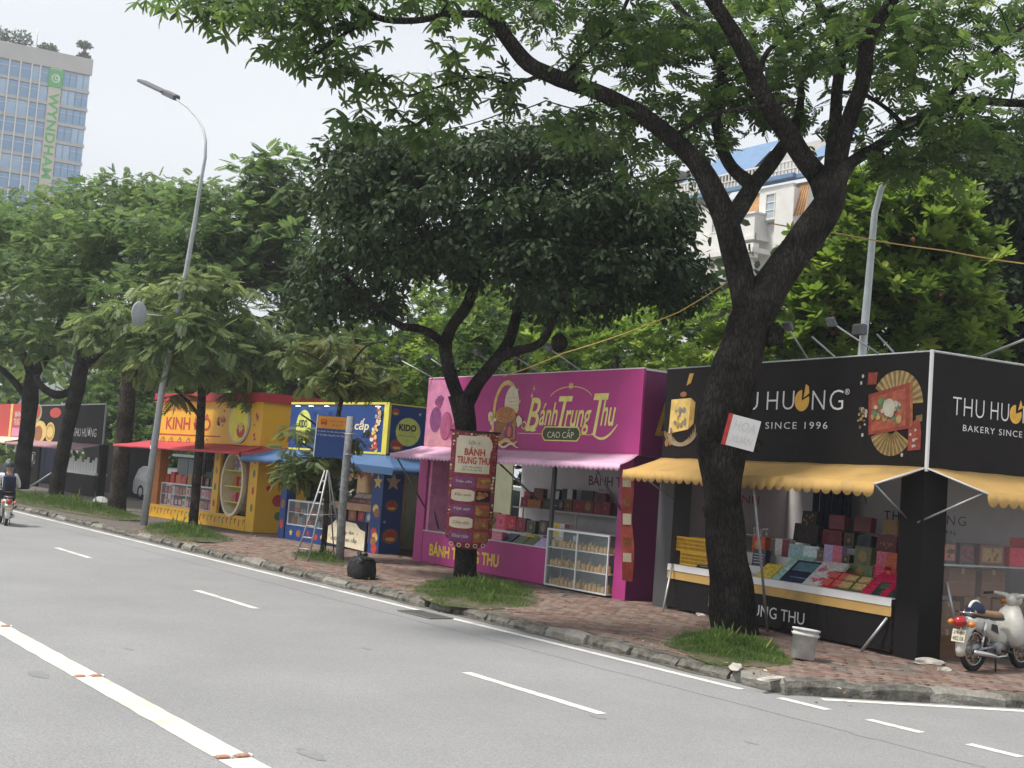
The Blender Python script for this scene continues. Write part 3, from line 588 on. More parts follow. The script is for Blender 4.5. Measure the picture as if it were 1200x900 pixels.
# awnings, struts, poles
awning('awning', m_awy, e, -6.32, .0, 2.68, -6.3, -.12, -.82, 2.40, .19, .2)
Tm = Matrix.Rotation(R(90), 4, 'Z')
awning('awning', m_awy, e, .03, D_+2.2, 2.68, .30, D_+2.2, -.82, 2.37, .19, .2, T=Tm)
P('awning_edge', m_lwh, e, lambda b: (b.tube([(0, -.01, 2.665), (-.12, -.84, 2.385)], .013), b.tube([(.02, .0, 2.665), (.84, .3, 2.36)], .013)))
for p, q in [((-.3, -.005, 1.95), (-.14, -.8, 2.38)), ((-.1, .0, 1.9), (.75, .3, 2.36)), ((-3.2, .1, 2.5), (-3.2, -.78, 2.38)), ((-2.2, .1, 2.5), (-2.2, -.78, 2.38)), ((-5.9, .0, 1.95), (-5.9, -.78, 2.37))]: rod('awning_strut', m_steel, e, p, q, .014)
rod('awning_pole', m_steel, e, (-2.92, -.17, 0), (-2.75, -.78, 2.38), .022)
rod('counter_strut', m_steel, e, (-.81, -.25, 0), (-.52, -.06, .52), .022); rod('counter_strut', m_steel, e, (-5.0-.35, -.45, 0), (-5.68, -.07, .8), .02)
rod('side_strut', m_steel, e, (.15, .55, .55), (.02, .5, 1.1), .018)
# side opening: clear plastic sheet, inner shelf
def curtain(b):
    vs = []; n_ = 60
    for k in range(n_+1):
        y = .5+(D_-.5)*k/n_
        for j in range(5): z = .35+2.2*j/4; vs.append((-.02+.05*noise.noise(Vector((y*3.4, z*.25, 0)))+.02*noise.noise(Vector((y*9, z, 0))), y, z))
    b.add(vs, [(5*k+j, 5*k+5+j, 5*k+6+j, 5*k+1+j) for k in range(n_) for j in range(4)], 0, True)
P('plastic_curtain', m_plastic, e, curtain)
P('side_shelf', m_steel, e, lambda b: (b.box(-.4, -.04, .5, D_-.45, 1.32, 1.345), b.tube([(-.05, .48, 1.33), (-.05, D_-.45, 1.33)], .015)))
P('left_wall', mat('pinkish_sheet', (.5, .42, .44), .7, .08, 2), e, lambda b: b.box(-6.3, -6.27, .42, D_-.38, 0, 2.66)); text('wall_lettering', 'BÁNH', m_prred, e, 1.5, 2.3, 1.95, 2.15, -6.262, 'side')
P('rear_mullion', m_steel, e, lambda b: b.box(-.05, -.01, D_-.44, D_-.4, 0, 2.66))
Y_=1.0
c_blk, c_mar, c_gr, c_nav, c_gol, c_red, c_ora, c_tea, c_min, c_lil, c_oli, c_crim, c_yel, c_whi, c_brn, c_pin = (.02, .018, .02), (.17, .014, .03), (.02, .05, .035), (.014, .022, .06), (.3, .18, .05), (.5, .02, .03), (.6, .1, .03), (.1, .2, .25), (.32, .52, .46), (.45, .36, .62), (.1, .13, .05), (.55, .01, .07), (.65, .48, .03), (.6, .57, .55), (.1, .045, .025), (.62, .12, .2)
A = (780, 540, 4.09)
row(BLK, .08, .803, [(510,455,605,575,c_min,(.5,.65,.6),'disc','lie','mint green'), (550,478,705,580,c_nav,c_tea,'panel','lie','open midnight blue'), (655,485,768,600,c_whi,c_pin,'flower','lie','white floral'), (718,535,845,612,c_red,(.6,.12,.1),'four','lie','open red four cake'), (810,555,950,630,c_oli,(.55,.36,.16),'four','lie','open olive gold four cake'), (925,540,1060,640,c_crim,(.6,.04,.1),'bars','lie','plain crimson'), (985,598,1105,660,c_gr,(.1,.12,.08),'panel','lie','flat dark green'), (430,505,500,570,c_yel,(.7,.6,.2),'frame','lie','bright yellow')], 'front row of the black stall', *A, GRP)
row(BLK, .6, .93, [(412,440,470,520,c_nav,c_whi,'bars','stand','navy and white'), (740,488,845,548,c_lil,c_ora,'flower','stand','lilac and orange'), (855,492,990,570,c_oli,c_gol,'disc','stand','wide olive green'), (1040,530,1102,598,c_ora,c_red,'half','stand','red and orange'), (980,515,1045,600,c_crim,c_pin,'bars','stand','upright crimson')], 'second row of the black stall', *A, GRP)
row(BLK, 1.0, 1.12, [(410,360,472,440,c_ora,(.6,.35,.15),'disc','stand','orange red'), (520,368,592,450,c_whi,c_mar,'half','stand','white and maroon'), (592,412,722,478,(.25,.42,.45),(.55,.68,.7),'half','stand','pale teal'), (724,430,757,485,c_brn,c_gol,'frame','stand','small brown'), (758,408,838,492,c_lil,c_pin,'half','stand','lilac and pink'), (842,445,878,495,c_blk,c_gol,'frame','stand','small black'), (895,408,985,505,c_oli,c_gol,'disc','stand','upright olive green'), (1008,445,1100,530,c_pin,c_ora,'half','stand','hot pink and orange')], 'third row of the black stall', *A, GRP)
row(BLK, 1.55, 1.36, [(603,308,728,400,c_blk,c_brn,'flower','stand','wide black patterned'), (740,335,845,412,c_mar,(.25,.03,.05),'frame','stand','wide plain maroon'), (848,342,903,415,c_blk,c_gol,'frame','stand','black and gold'), (908,345,985,415,c_gr,c_nav,'disc','stand','bottle green'), (1003,358,1105,440,c_mar,c_gol,'flower','stand','wide ornate maroon')], 'back step of the black stall', *A, GRP)
row(BLK, 1.56, None, [(647,232,720,306,c_blk,c_gol,'flower','stand','black gold flowered'), (785,265,852,333,c_mar,(.22,.02,.04),'panel','stand','tall dull red'), (900,272,980,343,c_mar,c_brn,'disc','stand','dark wine'), (1042,285,1105,356,c_goldd if False else (.28,.17,.06),c_gol,'frame','stand','brass coloured')], 'topmost boxes of the black stall', *A, GRP)
zs = row(BLK, 1.6, None, [(35,250,113,318,(.14,.2,.25),(.2,.28,.32),'panel','stand','slate blue'), (115,255,190,325,c_blk,c_goldd if False else (.35,.25,.12),'flower','stand','black patterned')], 'left shelf of the black stall', *A, GRP)
gift(BLK, -7.62 if False else BLK.fr(793,602,1.6)[0], BLK.fr(807,602,1.6)[0], BLK.fr(800,601,1.6)[1], BLK.fr(800,587,1.6)[1], 1.6, c_mar, c_red, 'bars', label='small maroon gift box on top of the slate blue one', group=GRP)
P('side_rack', m_steel, e, lambda b: (b.box(-7.3+1.05, -4.5, 1.45, 1.95, zs-.025, zs-.003), b.box(-6.2, -6.17, 1.5, 1.53, .8, zs-.025), b.box(-4.55, -4.52, 1.5, 1.53, 1.12, zs-.025)))
# yellow plastic crates with slotted sides
m_crate = mat('crate_yellow', (.7, .4, .03), .5, .12, 8)
def crate(S, px0, py0, px1, py1, y, z, label):
    x0, _ = S.fr(px0, py1, y); x1, _ = S.fr(px1, py1, y); h = S.fr(px0, py0, y)[1]-S.fr(px0, py1, y)[1]
    c = S.thing('plastic_crate', label, 'crate', x0, y, z, 0, 'yellow crates on the black stall counter'); W = x1-x0; D = .36; b = MB()
    b.box(0, W, 0, D, 0, .012)
    for a, b2 in ((0, .02), (h-.03, h)): b.box(0, W, 0, .014, a+.012, b2+.012); b.box(0, W, D-.014, D, a+.012, b2+.012); b.box(0, .014, .0145, D-.0145, a+.012, b2+.012); b.box(W-.014, W, .0145, D-.0145, a+.012, b2+.012)
    k = 0
    while k*.035 < W-.012: b.box(k*.035, k*.035+.014, .002, .012, .033, h-.019); b.box(k*.035, k*.035+.014, D-.012, D-.002, .033, h-.019); k += 1
    k = 0
    while k*.035 < D-.03: b.box(.002, .012, .02+k*.035, .034+k*.035, .033, h-.019); b.box(W-.012, W-.002, .02+k*.035, .034+k*.035, .033, h-.019); k += 1
    for zz in (h*.36, h*.64): b.box(.001, W-.001, .0035, .0105, zz, zz+.014); b.box(W-.0105, W-.0035, .02, D-.02, zz, zz+.014)
    b.build('basket', m_crate, c); return h
h1 = crate(BLK, 796, 652, 829, 667, .1, .803, 'lower yellow plastic crate on the white counter of the black stall')
crate(BLK, 789, 637, 830, 653, .12, .803+h1+.013, 'upper wider yellow plastic crate stacked on another crate')
gift(BLK, BLK.fr(817,668,.08)[0], BLK.fr(832,668,.08)[0], .803, .93, .04, c_nav, c_whi, 'panel', 'lie', label='dark open box beside the yellow crates, partly behind the trunk', group=GRP)
gift(BLK, BLK.fr(785,662,.2)[0]+.02, BLK.fr(795,662,.2)[0], .803, .95, .3, c_nav, c_tea, 'plain', label='navy box left of the yellow crates on the counter', group=GRP)
# side opening goods: boxes on the shelf, cartons below
for k, (y, wd, h, c, ac, st, wds) in enumerate([(.62, .3, .32, c_blk, (.3, .1, .06), 'flower', 'black flowered'), (1.0, .28, .3, c_blk, c_mar, 'flower', 'dark patterned'), (1.5, .55, .3, (.12, .03, .03), c_gol, 'flower', 'long maroon patterned'), (2.05, .3, .28, c_red, c_crim, 'frame', 'small red'), (2.35, .3, .42, c_red, (.6, .1, .1), 'panel', 'tall red'), (2.68, .28, .3, c_crim, c_red, 'frame', 'crimson')]):
    b = MB(); b.cbox(-.14, .14, -wd/2, wd/2, 0, h, .004); b.box(.14, .143, -wd*.4, wd*.4, h*.15, h*.85, 1)
    for q in range(6): side_disc(b, random.uniform(-.3, .3)*wd, h*random.uniform(.25, .75), .03, .03, .1435+q*.0005, 0, 7)
    b.build('gift_box', [cmat(c), cmat(ac)], None, loc=BLK.w(-.22, y, 1.347), rz=BLK.rz+R(random.uniform(-4, 4)), label='%s gift box on the side shelf behind clear plastic, %s' % (wds, ['nearest the column', 'second from the column', 'third', 'fourth', 'fifth', 'farthest right'][k]), cat='gift box', group=GRP)
b_ = None
gift_ = [(.65, 1.667, .28, c_blk, 'black flowered')]
def carton(x, y, z, w_, d_, h_, lab, S=BLK, rz=0):
    b = MB(); b.cbox(-w_/2, w_/2, -d_/2, d_/2, 0, h_, .006, 0); b.box(-w_/2-.001, w_/2+.001, -.03, .03, h_-.08, h_+.002, 1); b.box(w_/2, w_/2+.002, -d_/2+.02, d_/2-.02, h_*.48, h_*.5, 2)
    b.build('carton', [m_card, m_tape, m_prbr], None, loc=S.w(x, y, z), rz=S.rz+R(rz), label=lab, cat='cardboard box', group='brown cartons stacked inside the black stall')
for k, (x, y, z, w_, d_, h_) in enumerate([(-.5, .85, 0, .5, .5, .4), (-.5, 1.4, 0, .5, .52, .45), (-.5, 1.95, 0, .5, .5, .42), (-.5, 2.5, 0, .5, .5, .42), (-.5, .9, .402, .45, .45, .4), (-.5, 1.45, .452, .5, .55, .42), (-.5, 2.05, .422, .45, .5, .42), (-.55, 1.2, .875, .45, .55, .4), (-.55, 2.6, .422, .45, .45, .4), (-.55, 1.85, .875, .45, .5, .4)]):
    carton(x, y, z, w_, d_, h_, 'brown carton under the side shelf, black stall, %s column, %s' % (['front', 'second', 'third', 'rear'][min(3, int((y-.6)/.55))], ['on the ground', 'second layer', 'on top'][0 if z == 0 else (1 if z < .6 else 2)]))
for x, z, dx in ((-4.2, 4.3, .3), (-.9, 4.3, -.5), (-2.9, 4.3, .5)): pass
for k, (x, dx, lb) in enumerate([(-1.0, -.35, 'right of the grey street lamp post above the fan picture'), (-2.6, .3, 'behind the fork of the big trunk above the black sign')]):
    floodlight(BLK, x, 4.32, dx, label='floodlight on a thin arm %s' % lb)

# ------------------------------------------------------------ the magenta stall
MAG = Stall((-18.32, 15.61), (-26.26, 15.74), 'magenta mooncake stall with scalloped pink awning, between the blue and black stalls')
e = MAG.e
P('sign_board', m_mag, e, lambda b: b.box(-7.82, .14, -.0, .05, 2.7, 4.33)); P('sign_board', m_magshade, e, lambda b: b.box(.09, .14, .052, 3.0, 2.7, 4.3), label='dark side of the magenta sign with shade painted in')
P('top_rail', m_lwh, e, lambda b: (b.box(-7.82, .14, .0, .05, 4.332, 4.35), b.box(.07, .15, .06, 3, 4.302, 4.34)))
P('column', m_mag, e, lambda b: b.cbox(-.38, -.001, -.0, .02, 0, 2.7, .003)); P('column_side', m_magshade, e, lambda b: b.box(-.377, .0, .021, .75, 0, 2.7))
P('column', m_mag, e, lambda b: b.cbox(-7.94, -7.56, -.0, .08, 0, 2.7, .004)); P('column', m_prpink, e, lambda b: b.box(-7.54, -7.42, .05, .9, .75, 2.69), label='pale pink inner side of the left column')
P('counter_front', m_mag, e, lambda b: b.box(-7.55, -2.56, .01, .05, .02, .74)); P('counter_top', m_alu, e, lambda b: b.box(-7.55, -2.56, -.01, .6, .742, .757))
P('display_step', m_wallw, e, lambda b: b.box(-7.4, -2.6, .62, 1.1, 0, .95))
P('back_wall', m_wallw, e, lambda b: b.box(-7.42, -.02, 2.6, 2.64, 0, 3.9)); P('roof', m_greyb, e, lambda b: b.box(-7.8, .08, .06, 3, 4.1, 4.12))
P('shelf_board', m_wallw, e, lambda b: b.box(-6.9, -.3, 2.05, 2.55, 1.42, 1.45)); P('shelf_board', m_wallw, e, lambda b: (b.box(-2.5, -.3, 1.8, 2.55, 1.1, 1.12), [b.box(x, x+.03, 2.06, 2.09, .0, 1.42) for x in (-6.5, -4.4, -1.6, -.5)]))
text('lettering', 'BÁNH TRUNG THU', mat('letter_yellow', (.75, .55, .04), .5, .05, 3), e, -7.2, -4.28, .19, .53, .006, off=.03)
text('lettering', 'BÁNH TRUNG THU', m_prlil, e, -4.7, -1.8, 2.08, 2.36, 2.595, off=.02); text('small_lettering', 'Cao cấp', m_prlil, e, -4.3, -3.9, 1.96, 2.04, 2.595)
m_ly = mat('letter_lime_gold', (.78, .66, .12), .45, .12, 4, col2=(.8, .76, .34))
for s_, x0, x1, z0, z1 in [('B', -3.62, -3.12, 3.12, 3.82), ('ánh', -3.14, -2.5, 3.24, 3.72), ('T', -2.5, -2.02, 3.16, 3.84), ('rung', -2.26, -1.38, 3.06, 3.56), ('T', -1.34, -.86, 3.06, 3.88), ('hu', -1.08, -.62, 3.24, 3.78)]:
    text('lettering', s_, m_ly, e, x0, x1, z0, z1, -.006, shear=.32, off=.012)
def curve_strip(b, pts, wd, y, m=0):
    P_ = [Vector(p) for p in pts]; vs = []
    for i, p in enumerate(P_):
        t = (P_[min(i+1, len(P_)-1)]-P_[max(0, i-1)]).normalized(); nn = Vector((-t.y, t.x)); f = wd*math.sin(math.pi*(i+.6)/(len(P_)+.2))**.5/2
        vs += [(p.x+nn.x*f, y, p.y+nn.y*f), (p.x-nn.x*f, y, p.y-nn.y*f)]
    b.add(vs, [(2*i, 2*i+1, 2*i+3, 2*i+2) for i in range(len(P_)-1)], m)
def sw(b):
    curve_strip(b, [(-1.28+.8*t-.05, 3.1-.14*math.sin(math.pi*t)+.18*t*t) for t in [k/14 for k in range(15)]], .05, -.009, 0)
    curve_strip(b, [(-3.72+.5*t, 3.16+.03*math.sin(6*t)) for t in [k/10 for k in range(11)]], .05, -.009, 0); b.ring(-3.68, 3.24, .1, .09, .03, -.009, 0)
    b.ring(-2.1, 3.74, .75, .3, .02, -.008, 1, 24, 20, 160)
    for k in range(5): a = R(90+(k-2)*34); b.poly([(-2.1-.02, -.01, 3.98), (-2.1+.02, -.01, 3.98), (-2.1+.11*math.cos(a)+.01, -.01, 3.99+.13*math.sin(a)), (-2.1+.11*math.cos(a)-.02, -.01, 3.99+.12*math.sin(a))], 1)
    b.box(-3.9, -2.98, -.008, -.006, 3.06, 3.075, 1); b.box(-1.7, -1.2, -.008, -.006, 3.06, 3.075, 1)
    for x, z in ((-4.0, 4.0), (-3.9, 3.75), (-3.4, 4.02), (-3.46, 3.86)): b.poly([(x, -.008, z+.08), (x+.02, -.008, z), (x, -.008, z-.08), (x-.02, -.008, z)], 1); b.poly([(x+.06, -.009, z), (x, -.009, z+.015), (x-.06, -.009, z), (x, -.009, z-.015)], 1)
P('sign_swashes', [m_ly, m_gold], e, sw)
def plq(b):
    for dx, m, y in ((.03, 0, -.008), (0, 1, -.011)):
        x0, x1, z0, z1, c = -2.97-dx, -1.72+dx, 2.95-dx*.8, 3.2+dx*.8, .09
        b.poly([(x0+c, y, z0), (x1-c, y, z0), (x1, y, (z0+z1)/2-.05), (x1, y, (z0+z1)/2+.05), (x1-c, y, z1), (x0+c, y, z1), (x0, y, (z0+z1)/2+.05), (x0, y, (z0+z1)/2-.05)], m)
P('sign_plaque', [m_ly, mat('plaque_green', (.05, .07, .03), .5, .1, 5)], e, plq); text('lettering', 'CAO CẤP', m_cream2, e, -2.8, -1.9, 2.99, 3.19, -.014, off=-.005)
def cake(b):
    b.ring(-4.42, 3.55, .5, .66, .1, -.006, 1, 30, 0, 190); b.disc(-4.2, 3.72, .27, .36, -.009, 2); b.box(-4.92, -4.83, -.008, -.006, 3.05, 3.58, 1)
    for k in range(5): b.box(-4.4+.05*(k % 2), -3.92, -.014, -.012, 3.5+.08*k, 3.515+.08*k, 1)
    # the cake: round top with scalloped pattern, side and the cut
    b.poly([(-4.8, -.012, 3.38), (-4.42, -.012, 3.2), (-4.4, -.012, 2.86), (-4.75, -.012, 3.0)], 3); b.poly([(-4.42, -.013, 3.2), (-3.98, -.013, 3.34), (-3.98, -.013, 2.95), (-4.4, -.013, 2.86)], 0)
    b.disc(-4.4, 3.42, .42, .22, -.016, 3); b.disc(-4.4, 3.46, .38, .17, -.018, 0)
    for k in range(10): a = 6.283*k/10; b.ring(-4.4+.22*math.cos(a), 3.46+.1*math.sin(a), .1, .05, .014, -.02, 3, 12)
    b.poly([(-4.4, -.017, 3.1), (-4.22, -.017, 3.36), (-4.06, -.017, 3.16), (-4.06, -.017, 2.98), (-4.4, -.017, 2.9)], 4); b.disc(-4.2, 3.1, .075, .12, -.02, 5)
    blobs(b, -4.9, 3.38, .12, .1, 7, .06, .1, -.022, [2, 1], 2); blobs(b, -4.93, 2.98, .12, .1, 7, .06, .1, -.022, [2, 1], 3); blobs(b, -3.88, 3.3, .1, .1, 7, .05, .09, -.022, [2], 4)
    curve_strip(b, [(-4.95+1.1*t, 2.88+.04*math.sin(13*t)) for t in [k/18 for k in range(19)]], .09, -.026, 1); curve_strip(b, [(-4.8+1.0*t, 2.8+.04*math.sin(11*t)) for t in [k/18 for k in range(19)]], .05, -.028, 2)
P('cake_emblem', [mat('print_cake', (.55, .24, .07), .5, .3, 9), m_gold, m_cream2, m_prbr, m_prlil, mat('print_yolk', (.62, .16, .05), .5, .15, 5)], e, cake)
def pinkart(b):
    b.poly([(-7.8, -.004, 2.72), (-6.15, -.004, 2.72), (-6.4, -.004, 3.3), (-6.5, -.004, 3.75), (-7.0, -.004, 4.28), (-7.8, -.004, 4.3)], 0); b.poly([(-7.8, -.006, 2.72), (-6.3, -.006, 2.72), (-6.5, -.006, 3.1), (-7.1, -.006, 3.3), (-7.8, -.006, 3.0)], 3)
    b.disc(-7.35, 3.35, .26, .3, -.01, 1); b.disc(-6.85, 3.2, .27, .33, -.012, 2); b.disc(-6.4, 3.05, .25, .25, -.014, 2); blobs(b, -7.2, 3.75, .16, .14, 12, .04, .09, -.012, [1, 2], 8)
    for k in range(5): b.ring(-6.85, 3.2, .22-.04*k, .28-.05*k, .012, -.03, 0, 18)
P('sign_print', [m_prpink, m_prlil, mat('print_rose', (.32, .05, .14), .5, .3, 7), mat('print_salmon', (.55, .25, .3), .5, .2, 5)], e, pinkart)
text('lettering', 'B', m_goldd, e, .35, 1.0, 3.1, 3.85, .146, 'side', shear=.3); text('lettering', 'ánh', m_goldd, e, 1.0, 1.8, 3.2, 3.6, .146, 'side', shear=.3)
awning('awning', m_awp, e, -7.95, .14, 2.72, -8.05, .55, -.75, 2.5, .12, .15, amp=1.1)
for p, q in [((-7.5, .0, 1.25), (-7.9, -.7, 2.46)), ((-3.0, .0, 1.7), (-3.6, -.7, 2.46)), ((-.2, -.0, 1.6), (-.3, -.7, 2.46))]: rod('awning_strut', m_dsteel, e, p, q, .02)
rod('awning_strut', m_dsteel, e, (-7.35, .3, .8), (-7.6, .0, 2.0), .02)
P('mullion', m_greyb, e, lambda b: b.box(-2.56, -2.47, -.0, .06, 0, 2.7))
Bz = (570, 540, 5.295)
row(MAG, .12, .758, [(28,445,92,498,c_pin,c_whi,'bars','stand','pink and white'), (88,455,150,505,c_nav,c_blk,'plain','lie','navy'), (152,460,225,505,c_oli,c_gr,'plain','lie','flat dark olive'), (228,468,285,515,c_oli,c_gol,'plain','lie','flat moss green'), (290,475,372,525,c_lil,c_whi,'plain','lie','flat lilac')], 'front row of the magenta stall', *Bz, GRP)
row(MAG, .45, .758, [(60,375,118,440,c_nav,c_pin,'plain','lie','dark open'), (165,400,222,465,c_nav,c_whi,'panel','lie','open navy and white'), (245,400,300,455,c_yel,c_gol,'plain','stand','mustard yellow'), (302,430,345,470,c_yel,c_gol,'panel','stand','small yellow'), (348,405,384,465,c_mar,c_red,'plain','stand','deep red')], 'middle row of the magenta stall', *Bz, GRP)
row(MAG, .8, .95, [(0,300,56,400,c_gol,c_gr,'flower','stand','gold and green'), (58,305,115,400,c_pin,c_crim,'frame','stand','rose pink'), (118,305,175,395,c_red,c_pin,'flower','stand','red flowered'), (178,312,242,400,c_mar,c_crim,'frame','stand','square maroon'), (245,320,305,400,c_gr,c_gol,'frame','stand','square bottle green'), (318,320,382,410,c_nav,c_gol,'disc','stand','square navy'), (402,330,450,415,c_yel,c_gol,'bars','stand','tall yellow'), (455,330,512,415,c_whi,c_mar,'half','stand','white and wine')], 'standing row of the magenta stall', *Bz, GRP)
row(MAG, 2.2, 1.452, [(208,240,253,300,c_mar,c_crim,'frame','stand','maroon'), (255,255,330,305,(.4,.15,.04),c_gol,'bars','stand','burnt orange'), (345,250,400,315,c_gr,c_oli,'disc','stand','dark green'), (402,190,438,320,c_nav,c_whi,'panel','stand','tall navy'), (440,250,474,318,c_nav,c_gol,'disc','stand','navy'), (478,250,528,325,c_brn,c_gol,'frame','stand','brown'), (532,255,592,335,c_mar,c_red,'frame','stand','wine red'), (596,255,656,335,c_mar,c_gol,'disc','stand','wine and gold'), (662,260,708,340,c_mar,c_red,'bars','stand','dull red'), (712,262,760,345,c_mar,c_crim,'frame','stand','dark cherry')], 'back shelf of the magenta stall', *Bz, GRP)
row(MAG, 2.22, None, [(230,190,270,238,c_mar,c_red,'panel','stand','small maroon'), (292,170,345,252,(.16,.05,.03),c_gol,'bars','stand','tall russet'), (470,175,528,247,c_gr,c_whi,'half','stand','green and white'), (582,185,655,250,c_gr,(.04,.1,.05),'flower','stand','leafy green'), (665,200,735,256,c_mar,c_blk,'frame','stand','plum red')], 'topmost boxes in the magenta stall', *Bz, GRP, fixz=False)
gift(MAG, -6.95, -6.5, .758, .9, .15, (.1, .35, .15), c_whi, 'half', 'lie', label='green and white box at the left end of the magenta counter', group=GRP)
cab, sh = cabinet(MAG, 'white framed glass cabinet of packed cakes standing in front of the magenta stall', -2.42, -.42, -.12, .3, .04, 1.16, 2, 3)
for lev in range(3):
    for r_ in range(2):
        for k in range(15):
            if random.random() < .1: continue
            b = MB(); h_ = random.uniform(.09, .15); b.lathe([(.001, h_), (.045, h_-.004), (.05, .02), (.045, 0), (.001, 0)], 6, 0, False); b.box(-.02, .02, -.002, .002, h_, h_+.03)
            b.build('cake_packet', m_cakep, None, loc=MAG.w(-2.33+k*.127+random.uniform(-.02, .02)+(.03 if k > 7 else 0), .0+r_*.13, .04+lev*sh+.021), rz=random.random()*3, label='small clear packet of a golden cake on the %s shelf of the glass cabinet' % ['bottom', 'middle', 'top'][lev], cat='cake', group='packed cakes on the %s shelf of the glass cabinet' % ['bottom', 'middle', 'top'][lev])
b = MB(); b.lathe([(.001, 0), (.07, 0), (.075, .12), (.001, .125)], 12); b.build('plastic_tub', mat('pale_blue_plastic', (.4, .5, .6), .4, .05, 4), None, loc=MAG.w(-1.75, .12, .04+2*sh+.16), label='pale blue tub among packets on the top cabinet shelf', cat='tub')
for k, (x, dx, lb) in enumerate([(-7.55, -.7, 'at the left end of the magenta sign'), (-6.5, -.35, 'above the cake pictures left of the banner tree'), (-4.4, -.35, 'above the golden cake emblem'), (-3.2, -.4, 'over the large B of the magenta sign'), (-1.8, -.3, 'over the right half of the magenta sign')]):
    floodlight(MAG, x, 4.33, dx, label='floodlight on a thin arm %s' % lb)
# narrow banner hanging beside the right column
bn = MAG.thing('hanging_banner', 'narrow red and cream banner hanging at the right end of the magenta stall', 'banner', MAG.fr(727, 560, -.6)[0], -.6, 0)
def bnr(b):
    vs = []
    for j in range(13):
        z = 2.42-2.0*j/12; vs += [(.02*math.sin(j*.7), .0+.015*j, z), (.1+.03*math.sin(j*.9), .2+.015*j, z-.03)]
    b.add(vs, [(2*j, 2*j+1, 2*j+3, 2*j+2) for j in range(12)])
o = P('cloth', mat('banner_red', (.42, .08, .06), .6, .25, 6), bn, bnr); o.modifiers.new('t', 'SOLIDIFY').thickness = .004
for j, (z, h_) in enumerate(((2.1, .2), (1.75, .16), (1.42, .2), (1.05, .14), (.75, .16))):
    o = P('print_panel', m_cream2 if j % 2 == 0 else m_prbr, bn, lambda b: b.add([(.035, .01+.09*(2.4-z), z), (.105, .15+.09*(2.4-z), z), (.105, .15+.09*(2.4-z)-.015, z+h_), (.035, .01+.09*(2.4-z)-.015, z+h_)], [(0, 1, 2, 3)]))

# ------------------------------------------------------------ the blue stall
BLU = Stall((-27.95, 15.75), (-32.97, 15.34), 'blue mooncake stall with lime edged sign and blue awning, between yellow and magenta stalls')
e = BLU.e; m_limey = mat('edge_yellow', (.7, .62, .1), .5, .08, 4)
P('sign_board', m_blu, e, lambda b: b.box(-4.85, -.0, -.0, .05, 2.52, 3.74)); P('sign_board', m_blu, e, lambda b: b.box(-.05, -.001, .052, 2.6, 2.52, 3.74))
P('sign_edging', m_limey, e, lambda b: (b.box(-4.85, .012, -.012, -.001, 3.72, 3.78), b.box(-4.85, .012, -.012, -.001, 2.47, 2.52), b.box(-.2, .012, -.013, -.002, 2.521, 3.719), b.box(.0, .011, .0, 2.6, 3.725, 3.76), b.box(.0, .012, .0, .06, 2.5, 3.72)))
P('roof', m_greyb, e, lambda b: b.box(-4.84, -.06, .06, 2.6, 3.6, 3.62))
P('brand_disc', m_prlime, e, lambda b: b.disc(-4.1, 3.1, .4, .47, -.006)); text('lettering', 'KIDO', m_navy, e, -4.33, -3.9, 3.08, 3.3, -.012, off=.03); text('small_lettering', 'BÁNH TRUNG THU', m_navy, e, -4.35, -3.87, 2.98, 3.02, -.012)
text('lettering', 'cao cấp', m_cream2, e, -2.3, -.85, 3.0, 3.36, -.006, off=.02, shear=.1)
P('brand_disc', m_prlime, e, lambda b: side_disc(b, .62, 3.08, .38, .36, .004)); text('lettering', 'KIDO', m_navy, e, .33, .86, 3.1, 3.27, .01, 'side', off=.03); text('small_lettering', 'BÁNH TRUNG THU', m_navy, e, .36, .85, 2.96, 3.0, .01, 'side')
P('side_emblem', m_prlime, e, lambda b: b.box(.004, .008, 1.35, 1.55, 3.3, 3.5)); text('side_lettering', 'BÁNH', m_lwh, e, 1.2, 1.9, 2.7, 2.82, .006, 'side')
def lion(b):   # festive red and cream lion-dance print
    rn = random.Random(5)
    for k in range(46):
        t = k/45; z = 2.58+1.05*t; x = -.5-.12*math.sin(t*6)+rn.uniform(-.12, .12)*(1.3-t); s = rn.uniform(.035, .085)*(1.2-.4*t); b.disc(x, z, s, s*.7, -.006-.0006*k, rn.choice([0, 0, 1, 2, 1]), 8)
    for x, z in ((-.52, 3.42), (-.4, 3.44)): b.disc(x, z, .04, .045, -.036, 1, 10); b.disc(x, z, .02, .02, -.038, 3, 8)
P('sign_print', [m_prred, m_cream2, m_gold, m_dark], e, lion)
def stars(b, cx, cz, r, y, m, face='f', n=5):
    pts = []
    for k in range(2*n): a = math.pi/2+math.pi*k/n; q = r if k % 2 == 0 else r*.45; pts.append((q*math.cos(a), q*math.sin(a)))
    b.poly([(cx+p, y, cz+q) if face == 'f' else (y, cx+p, cz+q) for p, q in pts], m)
def sidecake(b, cy, cz, r, x): side_disc(b, cy, cz, r, r*.8, x, 1, 12); side_disc(b, cy, cz+r*.15, r*.7, r*.35, x+.003, 2, 12); side_disc(b, cy, cz-r*.3, r*.6, r*.2, x+.003, 0, 10)
P('sign_print', [m_gold, m_prbr, m_prred, m_prlime], e, lambda b: (sidecake(b, .3, 2.72, .2, .003), sidecake(b, .2, 3.55, .12, .003), stars(b, 1.4, 2.75, .08, .004, 0, 's'), stars(b, .95, 3.55, .05, .004, 3, 's')))
def bcol(b, x0, x1): b.cbox(x0, x1, .0, .62, 0, 2.5, .005)
P('column', m_blu, e, lambda b: bcol(b, -.48, -.0)); P('column', m_blu, e, lambda b: b.cbox(-5.02, -4.7, .0, .3, 0, 2.4, .005))
